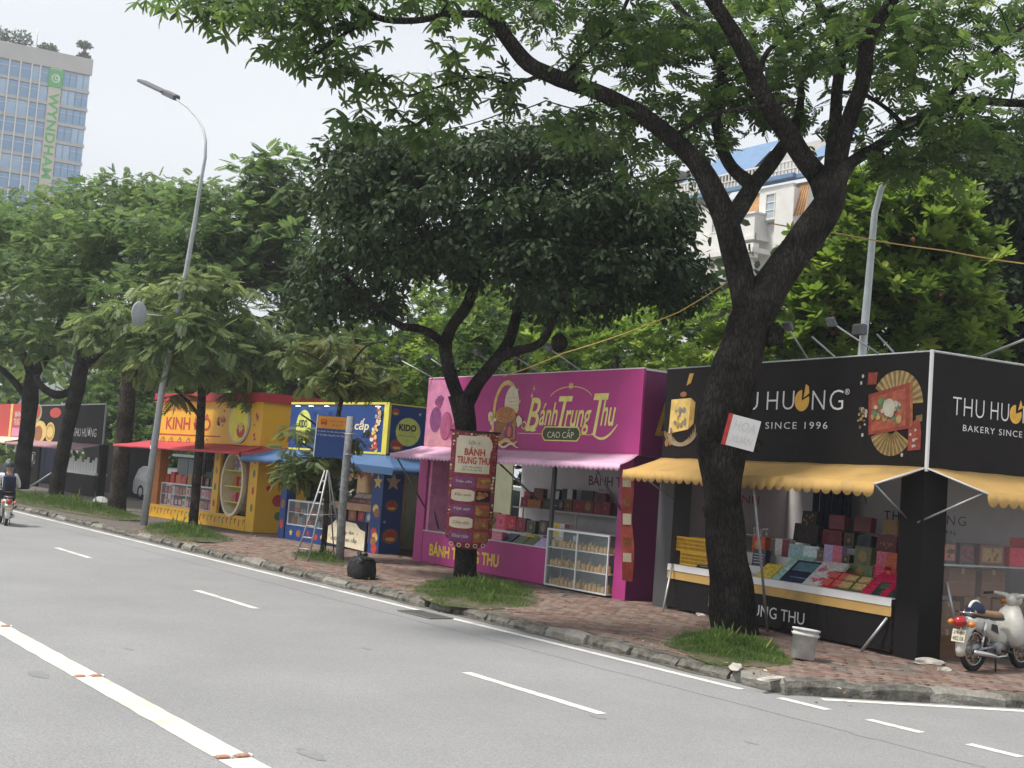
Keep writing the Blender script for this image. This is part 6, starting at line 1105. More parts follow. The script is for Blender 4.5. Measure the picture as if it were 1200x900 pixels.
for s in (-1, 1):
    P('shoe', m_blkp, pr_, lambda b: b.cbox(.54, .8, s*.19-.045, s*.19+.045, .24, .31, .02)); P('ear', m_skin, pr_, lambda b: b.lathe([(.001, -.01), (.028, 0), (.001, .01)], 8, 0, True, (.35, s*.09, 1.58), 'y'))
    for f_, (dy, l_) in enumerate(((-.03, .07), (-.01, .08), (.01, .078), (.03, .065))): P('finger', m_skin, pr_, lambda b: b.tube([(.8, s*.33+dy, 1.045), (.84, s*.33+dy, 1.035), (.85, s*.33+dy, 1.0), (.83, s*.33+dy, .98)], .009, 6))
    P('thumb', m_skin, pr_, lambda b: b.tube([(.77, s*.3, 1.03), (.8, s*.285, 1.0), (.83, s*.29, .985)], .01, 6)); P('eye', m_dark, pr_, lambda b: b.lathe([(.001, .43), (.012, .435), (.001, .445)], 6, 0, True, (0, s*.032, 1.6), 'x'))
P('nose', m_skin, pr_, lambda b: b.tube([(.43, 0, 1.6), (.46, 0, 1.56)], [.01, .016], 6))
bp = thing('backpack', 'dark backpack worn by the rider over the white shirt', 'backpack', (rp.x, rp.y, RZ), rz_r); P('bag', m_navy, bp, lambda b: b.cbox(-.08, .12, -.16, .16, .92, 1.36, .05)); P('pocket', m_dark, bp, lambda b: b.cbox(-.13, -.081, -.12, .12, .95, 1.12, .02))
for s in (-1, 1): P('strap', m_navy, bp, lambda b: b.tube([(.1, s*.1, 1.33), (.22, s*.11, 1.475), (.4, s*.12, 1.4), (.44, s*.13, 1.2), (.3, s*.17, 1.0), (.1, s*.15, .98)], .018, 6))
he = thing('helmet', 'dark grey helmet on the head of the scooter rider', 'helmet', (rp.x+.35*math.cos(rz_r), rp.y+.35*math.sin(rz_r), RZ+1.6), rz_r); P('shell', mat('helmet_grey', (.05, .06, .06), .35, .1, 4), he, lambda b: dome(b, .145, 0, 0, 105))
# motorbike lying low behind far verge: a few parked bikes near the dark stall
bx = ground(118, 588); P_ = P
o = P('tarpaulin', m_lwh, None, lambda b: b.lathe([(.001, .22), (.25, .2), (.5, .1), (.6, 0)], 10, 0, True, (0, 0, 0)), label='small white heap on the far verge by the thick trunk', cat='heap'); o.location = bx; o.scale = (1, .5, 1)

# ------------------------------------------------------------ trees
m_bark = barkmat('bark_dark', (.022, .019, .017), (.075, .066, .058)); m_bark2 = barkmat('bark_brown', (.05, .04, .032), (.14, .12, .1))
lf_main = leafmat('leaves_flame', (.022, .048, .016), (.095, .17, .04), (.23, .32, .075), .13, .5)
lf_dark = leafmat('leaves_dark', (.015, .032, .012), (.05, .088, .03), (.085, .125, .05), .12, .3, .62)
lf_feath = leafmat('leaves_feathery', (.04, .08, .03), (.15, .24, .075), (.25, .33, .1), .15, .48)
lf_bright = leafmat('leaves_bright', (.03, .065, .014), (.2, .32, .045), (.42, .5, .12), .22, .45)
lf_mid = leafmat('leaves_mid', (.02, .05, .015), (.12, .21, .045), (.3, .38, .1), .16, .42)
lf_droop = leafmat('leaves_drooping', (.04, .075, .026), (.18, .25, .085), (.34, .4, .15), .16, .42)
lf_yel = leafmat('leaves_yellowing', (.05, .085, .03), (.16, .2, .06), (.36, .26, .08), .15, .4)
T_OV, T_FR, T_FR2, T_WH, T_PN = t_oval(.5), t_frond(4, .52, .21, 58, .1, True), t_frond(6, .5, .16, 60, .1), t_whorl(8, .4), t_pinnate(6, .45, .15)
_tw = [t_blunt(.4) for _ in range(1)]
def t_spray(n=7):
    V, Q = t_blunt(.27); VV = []; QQ = []
    for i in range(n):
        a = -2.3+4.6*i/(n-1)+random.uniform(-.15, .15); e = random.uniform(-.5, -.05); x = V[:, 0]*math.cos(e); z = V[:, 0]*math.sin(e)+V[:, 2]; c, s_ = math.cos(a), math.sin(a); l_ = random.uniform(.8, 1.15)
        VV.append(np.stack([x*c-V[:, 1]*s_+.15, x*s_+V[:, 1]*c, z], 1)*l_); QQ.append(Q+len(V)*i)
    return np.concatenate(VV), np.concatenate(QQ)
T_HS = t_spray()
def branch(b, pts, n_=14, seed=0, wob=.16, step=4):
    """pts: world positions with radii, smoothed into a bent limb"""
    Pp = [Vector(p[:3]) for p in pts]; Rr = [p[3] for p in pts]; out_ = []; ro = []
    for i in range(len(Pp)-1):
        p0, p1, p2, p3 = Pp[max(i-1, 0)], Pp[i], Pp[i+1], Pp[min(i+2, len(Pp)-1)]
        for k in range(step):
            t = k/step; t2, t3 = t*t, t*t*t
            out_.append(.5*((2*p1)+(p2-p0)*t+(2*p0-5*p1+4*p2-p3)*t2+(3*p1-p0-3*p2+p3)*t3)); ro.append(Rr[i]*(1-t)+Rr[i+1]*t)
    out_.append(Pp[-1]); ro.append(Rr[-1]); b.tube(out_, ro, n_, 0, True, True, wob, seed); return list(zip(out_, ro))
def clumps(spec):
    """spec: (px, py, distance, rpx, rpy, rdist, count)"""
    C_ = []
    for (px, py, d, rx_, ry_, rd, k) in spec:
        for _ in range(k):
            while True:
                u = rng.uniform(-1, 1, 3)
                if u@u <= 1: break
            C_.append(tuple(atz(px+u[0]*rx_, py+u[1]*ry_, d+u[2]*rd)))
    return np.array(C_)
def foliage(tree, C_, nodes, leaf, tmpl, per, rad, size, flat=.6, droop=.3, twig=.02, bark=None, shade=.25, outw=1.0, thin=1.0, name='crown', tw=True):
    K = len(C_); nodes_p = np.array([tuple(p) for p, r in nodes]); nodes_r = np.array([r for p, r in nodes])
    if tw:
        b = MB(); done = []
        order = np.argsort([np.min(np.linalg.norm(nodes_p-c, axis=1)) for c in C_]); AP = nodes_p.copy(); AR = np.minimum(nodes_r*.5, twig*2.2)
        for i in order:
            c = C_[i]; dd = np.linalg.norm(AP-c, axis=1)+.8*np.maximum(0, AP[:, 2]-c[2]); j = int(np.argmin(dd)); a = Vector(AP[j]); q = Vector(c); L_ = (q-a).length
            if L_ < .15: continue
            mid = a.lerp(q, .5)+Vector((random.uniform(-.12, .12)*L_, random.uniform(-.12, .12)*L_, .12*L_)); r0 = max(min(AR[j]*.8, .008*L_+twig*.8), .006)
            b.tube([a, a.lerp(mid, .6), mid, mid.lerp(q, .6), q], [r0, r0*.85, r0*.7, r0*.55, r0*.35], 5)
            AP = np.vstack([AP, np.array(mid)[None], c[None]]); AR = np.append(AR, [r0*.75, r0*.55])
        b.build('twigs', bark or m_bark, tree, kind='stuff')
    N = K*per; ci = np.repeat(np.arange(K), per); off = rng.normal(0, 1, (N, 3)); off /= np.linalg.norm(off, axis=1, keepdims=True)+1e-9; off *= (rng.uniform(0, 1, (N, 1))**.45)
    rr = np.array(rad if hasattr(rad, '__len__') else (rad, rad, rad*flat)); Pn = C_[ci]+off*rr
    D = off*outw+rng.normal(0, .45, (N, 3)); D[:, 2] = D[:, 2]*.5-droop
    Up = np.tile([0, 0, 1.], (N, 1))+rng.normal(0, .35, (N, 3))
    cr_ = rng.uniform(0, 1, K)*.5; rnd = np.clip(cr_[ci]+rng.uniform(0, .55, N), 0, 1)
    return spread(name, tree, leaf, tmpl, Pn, D, Up, size*rng.uniform(.65, 1.25, N), rnd, kind='stuff')
def pxl(spec, d): return [tuple(atz(x, y, dd if dd else d))+(r*(dd if dd else d)/F_PX,) for (x, y, r, dd) in spec]

# --- the big leaning tree in front
b0 = ground(862, 741); D0 = (b0-CAM).dot(FW)
t1 = thing('big_tree', 'big dark leaning tree with forked limbs in front of the black stall', 'tree', (b0.x, b0.y, 0))
def place(parts, tree):
    for o in parts: o.parent = tree; o.location = -tree.location
nodes = []; bt_ = MB()
b1 = MB(); trunk = pxl([(863, 758, 34, 0), (862, 741, 28, 0), (858, 700, 26, 0), (851, 650, 24, 0), (848, 600, 23, 0), (845, 560, 24, 0), (846, 520, 28, 0), (850, 482, 30, 0), (860, 440, 29, 0), (872, 400, 24, 0), (882, 366, 22, 0)], D0)
branch(b1, trunk, 26, 1, .17); 
for (x, y, r) in ((838, 470, 13), (905, 392, 14), (832, 600, 9), (880, 520, 11)):
    p = atz(x, y, D0); bm = bmesh.new(); bmesh.ops.create_icosphere(bm, subdivisions=3, radius=r*D0/F_PX)
    for v in bm.verts: v.co += v.co*.35*noise.noise(v.co*9)
    b1.add([tuple(v.co*1.0+p) for v in bm.verts], [tuple(v.index for v in f.verts) for f in bm.faces], 0, True); bm.free()
tr = b1.build('trunk', m_bark)
lb1 = MB()
LIMB = [
 [(878, 385, 19, 0), (872, 340, 15.96, 0), (862, 300, 15.2, 0), (851, 262, 15.2, 0), (836, 225, 13.68, 0), (816, 190, 11.4, 0), (785, 160, 10.64, 19.8), (745, 130, 9.88, 19.6), (700, 108, 9.5, 19.4), (655, 92, 9.88, 19.2), (620, 75, 9.12, 19), (598, 50, 8.36, 18.9), (583, 28, 8.36, 18.8), (570, 5, 7.6, 18.7), (552, -25, 6.84, 18.5), (520, -70, 5.32, 18)],
 [(855, 262, 10.64, 0), (869, 240, 10.64, 20.4), (883, 217, 9.88, 20.7), (900, 196, 9.12, 21), (918, 172, 7.6, 21.3), (935, 140, 6.08, 21.6), (940, 90, 2, 22)],
 [(884, 218, 9.88, 20.7), (866, 205, 8.36, 21), (852, 188, 7.6, 21.2), (843, 160, 6.84, 21.4), (838, 120, 6.46, 21.6), (846, 86, 6.08, 21.8), (832, 55, 5.7, 22), (812, 30, 5.32, 22.3), (790, 2, 4.56, 22.6), (760, -40, 3.04, 23)],
 [(880, 388, 22, 0), (894, 352, 20.5, 0), (914, 320, 19.76, 0), (936, 290, 19.76, 0), (957, 262, 19.76, 0), (972, 236, 18.24, 0), (974, 212, 15.2, 0)],
 [(970, 225, 16.72, 0), (960, 208, 14.44, 20), (945, 190, 12.92, 19.8), (926, 162, 11.4, 19.6), (905, 132, 10.64, 19.4), (888, 96, 9.88, 19.2), (872, 60, 9.88, 19), (852, 26, 9.12, 18.8), (828, -10, 8.36, 18.5), (800, -60, 6.08, 18)],
 [(974, 215, 9.88, 0), (975, 180, 9.12, 20.3), (979, 143, 7.6, 20.5), (981, 100, 6.46, 20.7), (987, 58, 6.08, 20.9), (974, 29, 5.32, 21.2), (956, -2, 4.56, 21.5), (940, -40, 3.04, 22)],
 [(977, 225, 11.4, 0), (985, 180, 9.88, 20.1), (997, 135, 9.12, 20), (1012, 92, 9.12, 19.9), (1016, 52, 8.36, 19.7), (1030, 24, 7.6, 19.5), (1046, 0, 6.84, 19.2), (1070, -50, 4.56, 18.8)],
 [(976, 228, 9.88, 0), (988, 202, 8.36, 0), (1004, 186, 7.6, 20.4), (1032, 170, 6.84, 20.6), (1062, 147, 6.46, 20.8), (1100, 130, 5.7, 20.9), (1140, 118, 5.32, 21), (1200, 121, 4.56, 21), (1270, 110, 3.8, 21)],
 [(575, 12, 6.84, 18.8), (560, 16, 4.56, 18.8), (524, 17, 4.18, 18.6), (486, 24, 3.8, 18.5), (440, 20, 3.8, 18.3), (412, -4, 3.04, 18.2), (380, -30, 2.28, 18)],
 [(440, 20, 2.28, 18.3), (400, 42, 2.28, 18.2), (372, 62, 1.52, 18), (350, 80, 1.14, 17.9)], [(790, 160, 3.04, 19.8), (830, 135, 3.04, 19.5), (870, 128, 2.66, 19.3), (930, 118, 2.28, 19.2)],
 [(1062, 150, 3.04, 20.8), (1040, 128, 2.66, 20.4), (1010, 110, 2.28, 20), (985, 108, 1.52, 20)], [(1100, 130, 3.04, 20.9), (1130, 90, 3.04, 20.5), (1165, 60, 2.28, 20), (1200, 30, 2.28, 19.6)], [(888, 94, 4, 19.3), (900, 60, 3.04, 20.5), (940, 30, 3.04, 20.8), (990, 5, 3.04, 21)],
 [(640, 86, 3.04, 19.2), (600, 98, 2.28, 19.0), (560, 90, 1.9, 18.8), (520, 100, 1.52, 18.7), (480, 112, 1.14, 18.6)], [(655, 95, 2.28, 19.2), (690, 60, 2.66, 19.5), (720, 30, 2.28, 19.7), (740, -10, 2.28, 20)]]
limbs = []
for i, L_ in enumerate(LIMB):
    lb = MB(); nd = branch(lb, pxl(L_, D0), 16 if L_[0][2] > 10 else 9, 10+i, .13); nodes += nd[2:]; o = lb.build('limb', m_bark); limbs.append(o)
place([tr]+limbs, t1)
# dense canopy at right and top, loose hanging sprays at left
cl = clumps([(960, 40, 22, 230, 75, 2.2, 84), (1100, 70, 21, 170, 110, 2.4, 62), (1130, 165, 21, 90, 40, 1.5, 20), (790, 70, 21.6, 110, 80, 1.8, 34), (700, 25, 20.4, 130, 36, 1.8, 22), (800, 180, 21.6, 50, 24, 1.2, 6), (620, -8, 19, 130, 26, 2, 14), (900, -110, 20, 420, 70, 4, 80), (540, -60, 19, 240, 40, 3, 26),
  (860, 140, 21.5, 120, 50, 1.2, 20), (1060, 190, 21, 50, 18, 1, 6), (750, 140, 21, 50, 18, 1, 4)])
fo1 = foliage(t1, cl-np.array(t1.location), [(p-t1.location, r) for p, r in nodes], lf_main, T_FR, 9, (.6, .6, .24), .3, droop=.18, twig=.016)
cl2 = clumps([(230, 10, 18, 50, 12, .8, 7), (290, 16, 18, 60, 22, 1, 11), (350, 38, 18.2, 46, 38, 1, 14), (320, -4, 18.2, 120, 12, 1, 14), (445, -2, 18.3, 100, 12, 1, 12), (400, 84, 18, 30, 24, .6, 8), (470, 98, 18.6, 40, 12, .6, 5), (500, 125, 18.5, 40, 14, .6, 7), (550, 95, 18.8, 26, 16, .5, 6), (425, 140, 18, 25, 20, .5, 6), (490, 155, 18.3, 22, 10, .4, 4), (600, 105, 19, 22, 16, .5, 5), (660, 150, 19.5, 30, 14, .6, 4), (700, 135, 19.5, 36, 14, .6, 4), (540, 40, 18.8, 55, 26, .8, 4), (400, 40, 18.2, 60, 28, .8, 7), (770, 215, 20, 26, 16, .5, 4), (700, 75, 19.3, 55, 20, .8, 7)])
foliage(t1, cl2-np.array(t1.location), [(p-t1.location, r) for p, r in nodes], lf_main, T_HS, 5, (.34, .34, .22), .2, droop=.5, twig=.012, name='hanging_sprays')
# white board nailed to the trunk
sg = atz(850, 521, D0-.55); X = (atz(884, 528, D0-.5)-atz(850, 519, D0-.5)).normalized(); Z_ = (atz(856, 484, D0-.5)-atz(851, 519, D0-.5)).normalized(); Y_ = Z_.cross(X).normalized(); Z_ = X.cross(Y_)
ns_ = bpy.data.objects.new('nailed_sign', None); COL.objects.link(ns_); ns_.matrix_world = Matrix(((X.x, Y_.x, Z_.x, sg.x), (X.y, Y_.y, Z_.y, sg.y), (X.z, Y_.z, Z_.z, sg.z), (0, 0, 0, 1))); tag(ns_, 'small tilted white board with a red side nailed to the big trunk', 'sign')
Wp, Hp = .43, .47
P('board', m_lwh, ns_, lambda b: b.box(0, Wp, 0, .1, 0, Hp)); P('red_edge', m_prred, ns_, lambda b: b.box(-.05, -.002, -.004, .1, -.005, Hp+.005)); m_fade = mat('faded_ink', (.58, .59, .6), .6, .08, 9); text('lettering', 'HOA', m_fade, ns_, .05, .38, .26, .4, -.005, shear=.15); text('lettering', 'XUÂN', m_fade, ns_, .05, .38, .07, .21, -.005, shear=.15)

# --- the dark tree with the banner
b0 = ground(546, 676); D1 = (b0-CAM).dot(FW)
t2 = thing('dark_tree', 'dark broad crowned tree with a banner tied to its trunk, by the magenta stall', 'tree', (b0.x, b0.y, 0)); nodes = []
b1 = MB(); branch(b1, pxl([(545, 690, 17, 0), (545, 670, 13, 0), (546, 640, 12.5, 0), (545, 590, 12.5, 0), (546, 550, 12, 0), (547, 510, 12, 0), (543, 480, 14, 0), (540, 462, 15, 0)], D1), 16, 3, .12); tr = b1.build('trunk', m_bark); limbs = []
for i, L_ in enumerate([[(543, 478, 11, 0), (533, 455, 10, 0), (526, 432, 9, 0), (522, 405, 9, 0), (530, 382, 8, 0), (546, 360, 8, D1-.4), (555, 335, 8, D1-.6), (556, 303, 7, D1-.8), (547, 278, 5, D1-1), (530, 240, 4, D1-1)], [(523, 405, 7, 0), (508, 393, 6, D1-.5), (490, 385, 6, D1-.9), (468, 381, 5, D1-1.2), (440, 360, 4, D1-1.5), (400, 320, 3, D1-1.8)], [(545, 476, 12, 0), (557, 452, 10, 0), (572, 433, 9.5, 0), (586, 416, 9, 0), (598, 396, 8, D1+.3), (609, 356, 7, D1+.6), (621, 318, 6, D1+.8), (650, 270, 4, D1+1)], [(584, 420, 7, 0), (603, 412, 6.5, D1-.3), (628, 405, 6, D1-.6), (641, 392, 6, D1-.8), (651, 368, 5.5, D1-1), (680, 330, 4, D1-1.2), (730, 290, 3, D1-1.4)], [(620, 320, 4, D1+.8), (670, 290, 3, D1+1.3), (720, 240, 2.5, D1+1.6)], [(556, 310, 4, D1-.8), (600, 260, 3, D1-1.5), (620, 200, 2.5, D1-1.8)], [(532, 250, 4, D1-1), (500, 210, 3, D1-.5), (450, 180, 2, D1)]]):
    lb = MB(); nodes += branch(lb, pxl([(q[0], q[1], q[2]*.84, q[3]) for q in L_], D1), 10, 30+i, .1)[1:]; limbs.append(lb.build('limb', m_bark))
place([tr]+limbs, t2); b = MB(); bm = bmesh.new(); bmesh.ops.create_icosphere(bm, subdivisions=2, radius=.17)
p = atz(655, 402, D1-.9)-t2.location
for v in bm.verts: v.co = v.co*(1+.3*noise.noise(v.co*14)); v.co.z *= 1.25
b.add([tuple(v.co+p) for v in bm.verts], [tuple(v.index for v in f.verts) for f in bm.faces], 0, True); bm.free(); b.build('burl', m_bark, t2)
cl = clumps([(585, 240, D1, 190, 90, 3.0, 215), (450, 285, D1, 95, 85, 2.5, 100), (700, 290, D1, 115, 80, 2.5, 130), (410, 215, D1-.5, 55, 50, 1.8, 36), (640, 175, D1, 120, 35, 2, 70), (470, 190, D1, 90, 40, 2, 60), (760, 240, D1, 55, 45, 1.5, 36), (640, 345, D1-.5, 110, 28, 2, 34), (380, 350, D1-.5, 45, 22, 1.2, 18), (790, 330, D1, 36, 40, 1.2, 26)])
hole = [(575, 345, 22), (520, 335, 26), (600, 375, 26), (470, 345, 16), (560, 378, 30)]
def keep(c):
    q = Vector(c)-CAM; z = q.dot(FW); x = 600+F_PX*q.dot(RV)/z; y = 450-F_PX*q.dot(UV)/z; return all(math.hypot(x-hx, y-hy) > hr for hx, hy, hr in hole)
cl = np.array([c for c in cl if keep(c)])
foliage(t2, cl-np.array(t2.location), [(p-t2.location, r) for p, r in nodes], lf_dark, T_OV, 58, (.46, .46, .3), .165, droop=.55, twig=.014, outw=.8)
cl = clumps([(395, 165, D1, 22, 14, .5, 6), (360, 220, D1, 20, 25, .5, 5), (655, 140, D1, 22, 10, .5, 5), (700, 150, D1, 22, 12, .5, 5), (720, 175, D1, 25, 18, .5, 6), (345, 320, D1, 15, 25, .6, 5), (800, 260, D1, 20, 25, .5, 6), (600, 150, D1, 40, 8, .5, 6), (440, 175, D1, 30, 10, .5, 5)])
foliage(t2, cl-np.array(t2.location), [(p-t2.location, r) for p, r in nodes], lf_dark, T_OV, 16, (.3, .3, .3), .17, droop=.2, twig=.01, name='loose_sprigs')
# banner tied to its trunk
bo = atz(520, 642, D1-.42); X = (atz(576, 646, D1)-atz(520, 642, D1)).normalized(); Z_ = (atz(526, 508, D1)-atz(521, 642, D1)).normalized(); Y_ = Z_.cross(X).normalized(); Z_ = X.cross(Y_)
bn = bpy.data.objects.new('roll_banner', None); COL.objects.link(bn); bn.matrix_world = Matrix(((X.x, Y_.x, Z_.x, bo.x), (X.y, Y_.y, Z_.y, bo.y), (X.z, Y_.z, Z_.z, bo.z), (0, 0, 0, 1))); tag(bn, 'long wine red BÁNH TRUNG THU banner wrapped on the dark tree trunk', 'banner')
kk = D1/F_PX; BW, BH = 54*kk, 136*kk
def warp(b):
    b.V = [(x, y+.55*(x-BW/2)**2+.012*math.sin(z*7+x*5), z-(.10*(abs(2*x/BW-1))**3 if False else 0)) for x, y, z in b.V]
def grid(b, x0, x1, z0, z1, y, m, nx=8, nz=2, rnd_=0):
    vs = []
    for j in range(nz+1):
        for i in range(nx+1):
            x = x0+(x1-x0)*i/nx; t = z0+(z1-z0)*j/nz; e_ = abs(2*i/nx-1)
            if rnd_: c = (z0+z1)/2; t = c+(t-c)*(1-rnd_*e_**4)
            vs.append((x, y, t))
    b.add(vs, [(j*(nx+1)+i, j*(nx+1)+i+1, (j+1)*(nx+1)+i+1, (j+1)*(nx+1)+i) for j in range(nz) for i in range(nx)], m)
m_bnr = mat('banner_wine', (.24, .03, .04), .55, .3, 7); m_bcr = mat('banner_cream', (.66, .6, .45), .6, .06, 6)
b = MB(); vs = []
for j in range(21):
    for i in range(11):
        x = BW*i/10; e_ = abs(2*i/10-1); zb = .26*e_**2.5; vs.append((x, 0, zb+(BH-zb)*j/20))
b.add(vs, [(j*11+i, j*11+i+1, (j+1)*11+i+1, (j+1)*11+i) for j in range(20) for i in range(10)], 0, True); warp(b); o = b.build('cloth', m_bnr, bn); o.modifiers.new('t', 'SOLIDIFY').thickness = .004
u = kk
b = MB(); grid(b, 6*u, 46*u, 88*u, 128*u, -.006, 0, 10, 4); b.disc(35*u, 120*u, 13*u, 13*u, -.0075, 0, 20); grid(b, 8*u, 44*u, 126*u, 131*u, -.0065, 0); warp(b); b.build('print_panel', m_bcr, bn)
for z0, z1, m in ((71, 84, m_prlil), (55, 69, m_bcr), (39, 52, m_prlil), (24, 37, m_bcr), (8, 21, m_prlil)):
    b = MB(); grid(b, 4*u, 31*u, z0*u, z1*u, -.006, 0, 8, 2, .3); warp(b); b.build('print_panel', m, bn)
    b = MB(); grid(b, 33*u, 49*u, (z0+.5)*u, (z1-.5)*u, -.006, 0, 4, 2); r = random.Random(z0)
    for k in range(7): b.disc(41*u+r.uniform(-5, 5)*u, (z0+z1)/2*u+r.uniform(-3, 3)*u, r.uniform(2, 4)*u, r.uniform(1.5, 3)*u, -.008-.001*k, 1+k % 3, 9)
    warp(b); b.build('print_picture', [m_prbr if z0 != 55 else m_dark, m_goldd, m_prred, m_prbr], bn)
def btxt(s, x0, x1, z0, z1, m, off=0, shear=0):
    b = MB(); text('', s, None, None, x0*u, x1*u, z0*u, z1*u, -.012, mb=b, off=off, shear=shear); warp(b); b.build('lettering', m, bn)
btxt('Lộc ý', 20, 34, 120, 126, m_prgr, 0, .3); btxt('BÁNH', 16, 40, 108.5, 118.5, m_prred, .03); btxt('TRUNG THU', 8, 46, 98.5, 107, m_prred, .03); btxt('CỔ TRUYỀN', 15, 37, 94, 97, m_dark); btxt('đặt trước tại đây', 14, 38, 90.5, 92.8, m_dark, 0, .2)
for z, s in ((76, 'Thập cẩm'), (60.5, 'Đậu xanh'), (44, 'Hạt sen'), (29, 'Cốm dừa'), (13, 'Khoai môn')): btxt(s, 8, 27, z, z+4.5, m_bcr if z in (76, 44, 13) else m_prred, 0, .25)
r = random.Random(9); b = MB(); [b.disc(x_*u+r.uniform(-1, 1)*u, z_*u, r.uniform(.8, 2)*u, r.uniform(.8, 2)*u, -.004-.0002*i_, r.randrange(4), 8) for i_, (x_, z_) in enumerate([(xx, zz) for zz in range(12, 134, 4) for xx in (2, 51.5)]+[(xx, 133) for xx in range(4, 52, 4)])]; warp(b); b.build('print_border', [m_prlil, m_goldd, m_bcr, m_prbr], bn)
b = MB(); [b.ring(x*u, 4.5*u+(.8*u if i in (0, 4) else 0), 2.6*u, 2.6*u, .9*u, -.008, 0, 14) for i, x in enumerate((8, 17, 27, 36, 45))]; warp(b); b.build('print_rings', m_bcr, bn)
P('top_rod', m_blkp, bn, lambda b: b.tube([(-.04, .14, BH), (BW/2, -.02, BH+.005), (BW+.04, .14, BH)], .02, 8))

# --- left trees
def simple_tree(name, label, base_px, trunkspec, limbspecs, D, clspec, leaf, tmpl, per, rad, size, droop, bark=m_bark2, base=None, twig=.02, group=None, outw=1.0):
    b0 = base if base is not None else ground(*base_px); d = D or (b0-CAM).dot(FW)
    t = thing(name, label, 'tree', (b0.x, b0.y, 0), 0, group); b1 = MB(); nodes = branch(b1, pxl([(q[0], q[1], q[2]*.8, q[3]) for q in trunkspec], d), 12, len(label), .12); tr = b1.build('trunk', bark); L_ = [tr]
    limbspecs = [[(q[0], q[1], q[2]*.8, q[3]) for q in s] for s in limbspecs]
    for i, s in enumerate(limbspecs): lb = MB(); nodes += branch(lb, pxl(s, d), 8, i, .1)[1:]; L_.append(lb.build('limb', bark))
    place(L_, t)
    if clspec: c = clumps([tuple(s[:2])+((s[2]+d),)+tuple(s[3:]) for s in clspec]); foliage(t, c-np.array(t.location), [(p-t.location, r) for p, r in nodes], leaf, tmpl, per, rad, size, droop=droop, twig=twig, bark=bark, outw=outw)
    return t
bA = Vector((-57, 15.3, 0))
simple_tree('flame_tree', 'feathery tree with two low crossing limbs at the left edge of the picture', None, [(24, 572, 12, 0), (30, 520, 11, 0), (35, 470, 12, 0), (38, 440, 11, 0)], [[(38, 445, 8, 0), (30, 420, 7, 0), (10, 400, 6, 0), (-20, 380, 5, 0)], [(38, 442, 8, 0), (55, 415, 7, 0), (70, 380, 5, 0), (80, 320, 4, 0)], [(35, 470, 6, 0), (10, 440, 5, 0), (-10, 425, 4, 0), (-40, 400, 4, 0)]], (bA-CAM).dot(FW),
  [(30, 325, 0, 110, 70, 5, 84), (-20, 270, 0, 80, 60, 4, 40), (70, 255, 0, 70, 35, 4, 30), (40, 400, 0, 70, 25, 3, 26)], lf_feath, T_FR2, 30, (1.25, 1.25, .26), .34, .1, base=bA, twig=.05, bark=m_bark)
simple_tree('flame_tree', 'feathery tree whose forked trunk stands in front of the far dark stall', (66, 586), [(64, 590, 11, 0), (70, 550, 10, 0), (80, 500, 10, 0), (90, 455, 11, 0), (96, 425, 10, 0)], [[(92, 450, 8, 0), (80, 460, 6, 0), (64, 462, 6, 0), (48, 452, 5, 0), (42, 440, 4, 0)], [(95, 430, 8, 0), (120, 410, 6, 0), (150, 380, 5, 0), (180, 320, 4, 0)], [(96, 428, 8, 0), (95, 390, 6, 0), (100, 330, 5, 0), (110, 270, 4, 0)]], None,
  [(110, 250, 0, 90, 40, 4, 46), (130, 305, 0, 110, 55, 4, 80), (90, 372, 0, 80, 30, 3, 24), (190, 240, 0, 60, 22, 3, 26), (150, 222, 0, 36, 16, 2, 9)], lf_feath, T_FR2, 30, (1.15, 1.15, .24), .32, .08, twig=.045, bark=m_bark)
simple_tree('flame_tree', 'thick straight trunk with feathery crown left of the leaning lamp post', (137, 598), [(136, 602, 15, 0), (140, 560, 12, 0), (146, 500, 12, 0), (152, 440, 11, 0), (160, 400, 9, 0), (172, 350, 7, 0)], [[(155, 420, 7, 0), (190, 370, 5, 0), (240, 300, 4, 0), (280, 260, 3, 0)], [(160, 400, 6, 0), (210, 350, 5, 0), (290, 330, 4, 0)]], None,
  [(230, 262, 0, 90, 44, 3.5, 46), (270, 300, 0, 80, 50, 3.5, 48), (200, 335, 0, 90, 42, 3, 40), (310, 250, 0, 40, 32, 2, 20), (300, 230, 0, 30, 16, 1.5, 7), (230, 225, 0, 40, 14, 1.5, 7), (160, 385, 0, 60, 32, 2.5, 20)], lf_feath, T_FR2, 30, (1.05, 1.05, .22), .3, .08, twig=.04)
simple_tree('tall_tree', 'tiered dark tree rising highest behind the dark crown at its left', None, [(345, 520, 8, 0), (340, 400, 6, 0), (325, 300, 4, 0), (318, 195, 2, 0)], [], 44, [(312, 200, 0, 26, 22, 1, 12), (335, 240, 0, 45, 30, 1.5, 26), (320, 285, 0, 50, 40, 2, 34), (350, 350, 0, 40, 60, 2, 34)], lf_feath, T_FR2, 20, (.8, .8, .22), .4, .1, base=Vector((atz(345, 520, 44).x, atz(345, 520, 44).y, 0)))
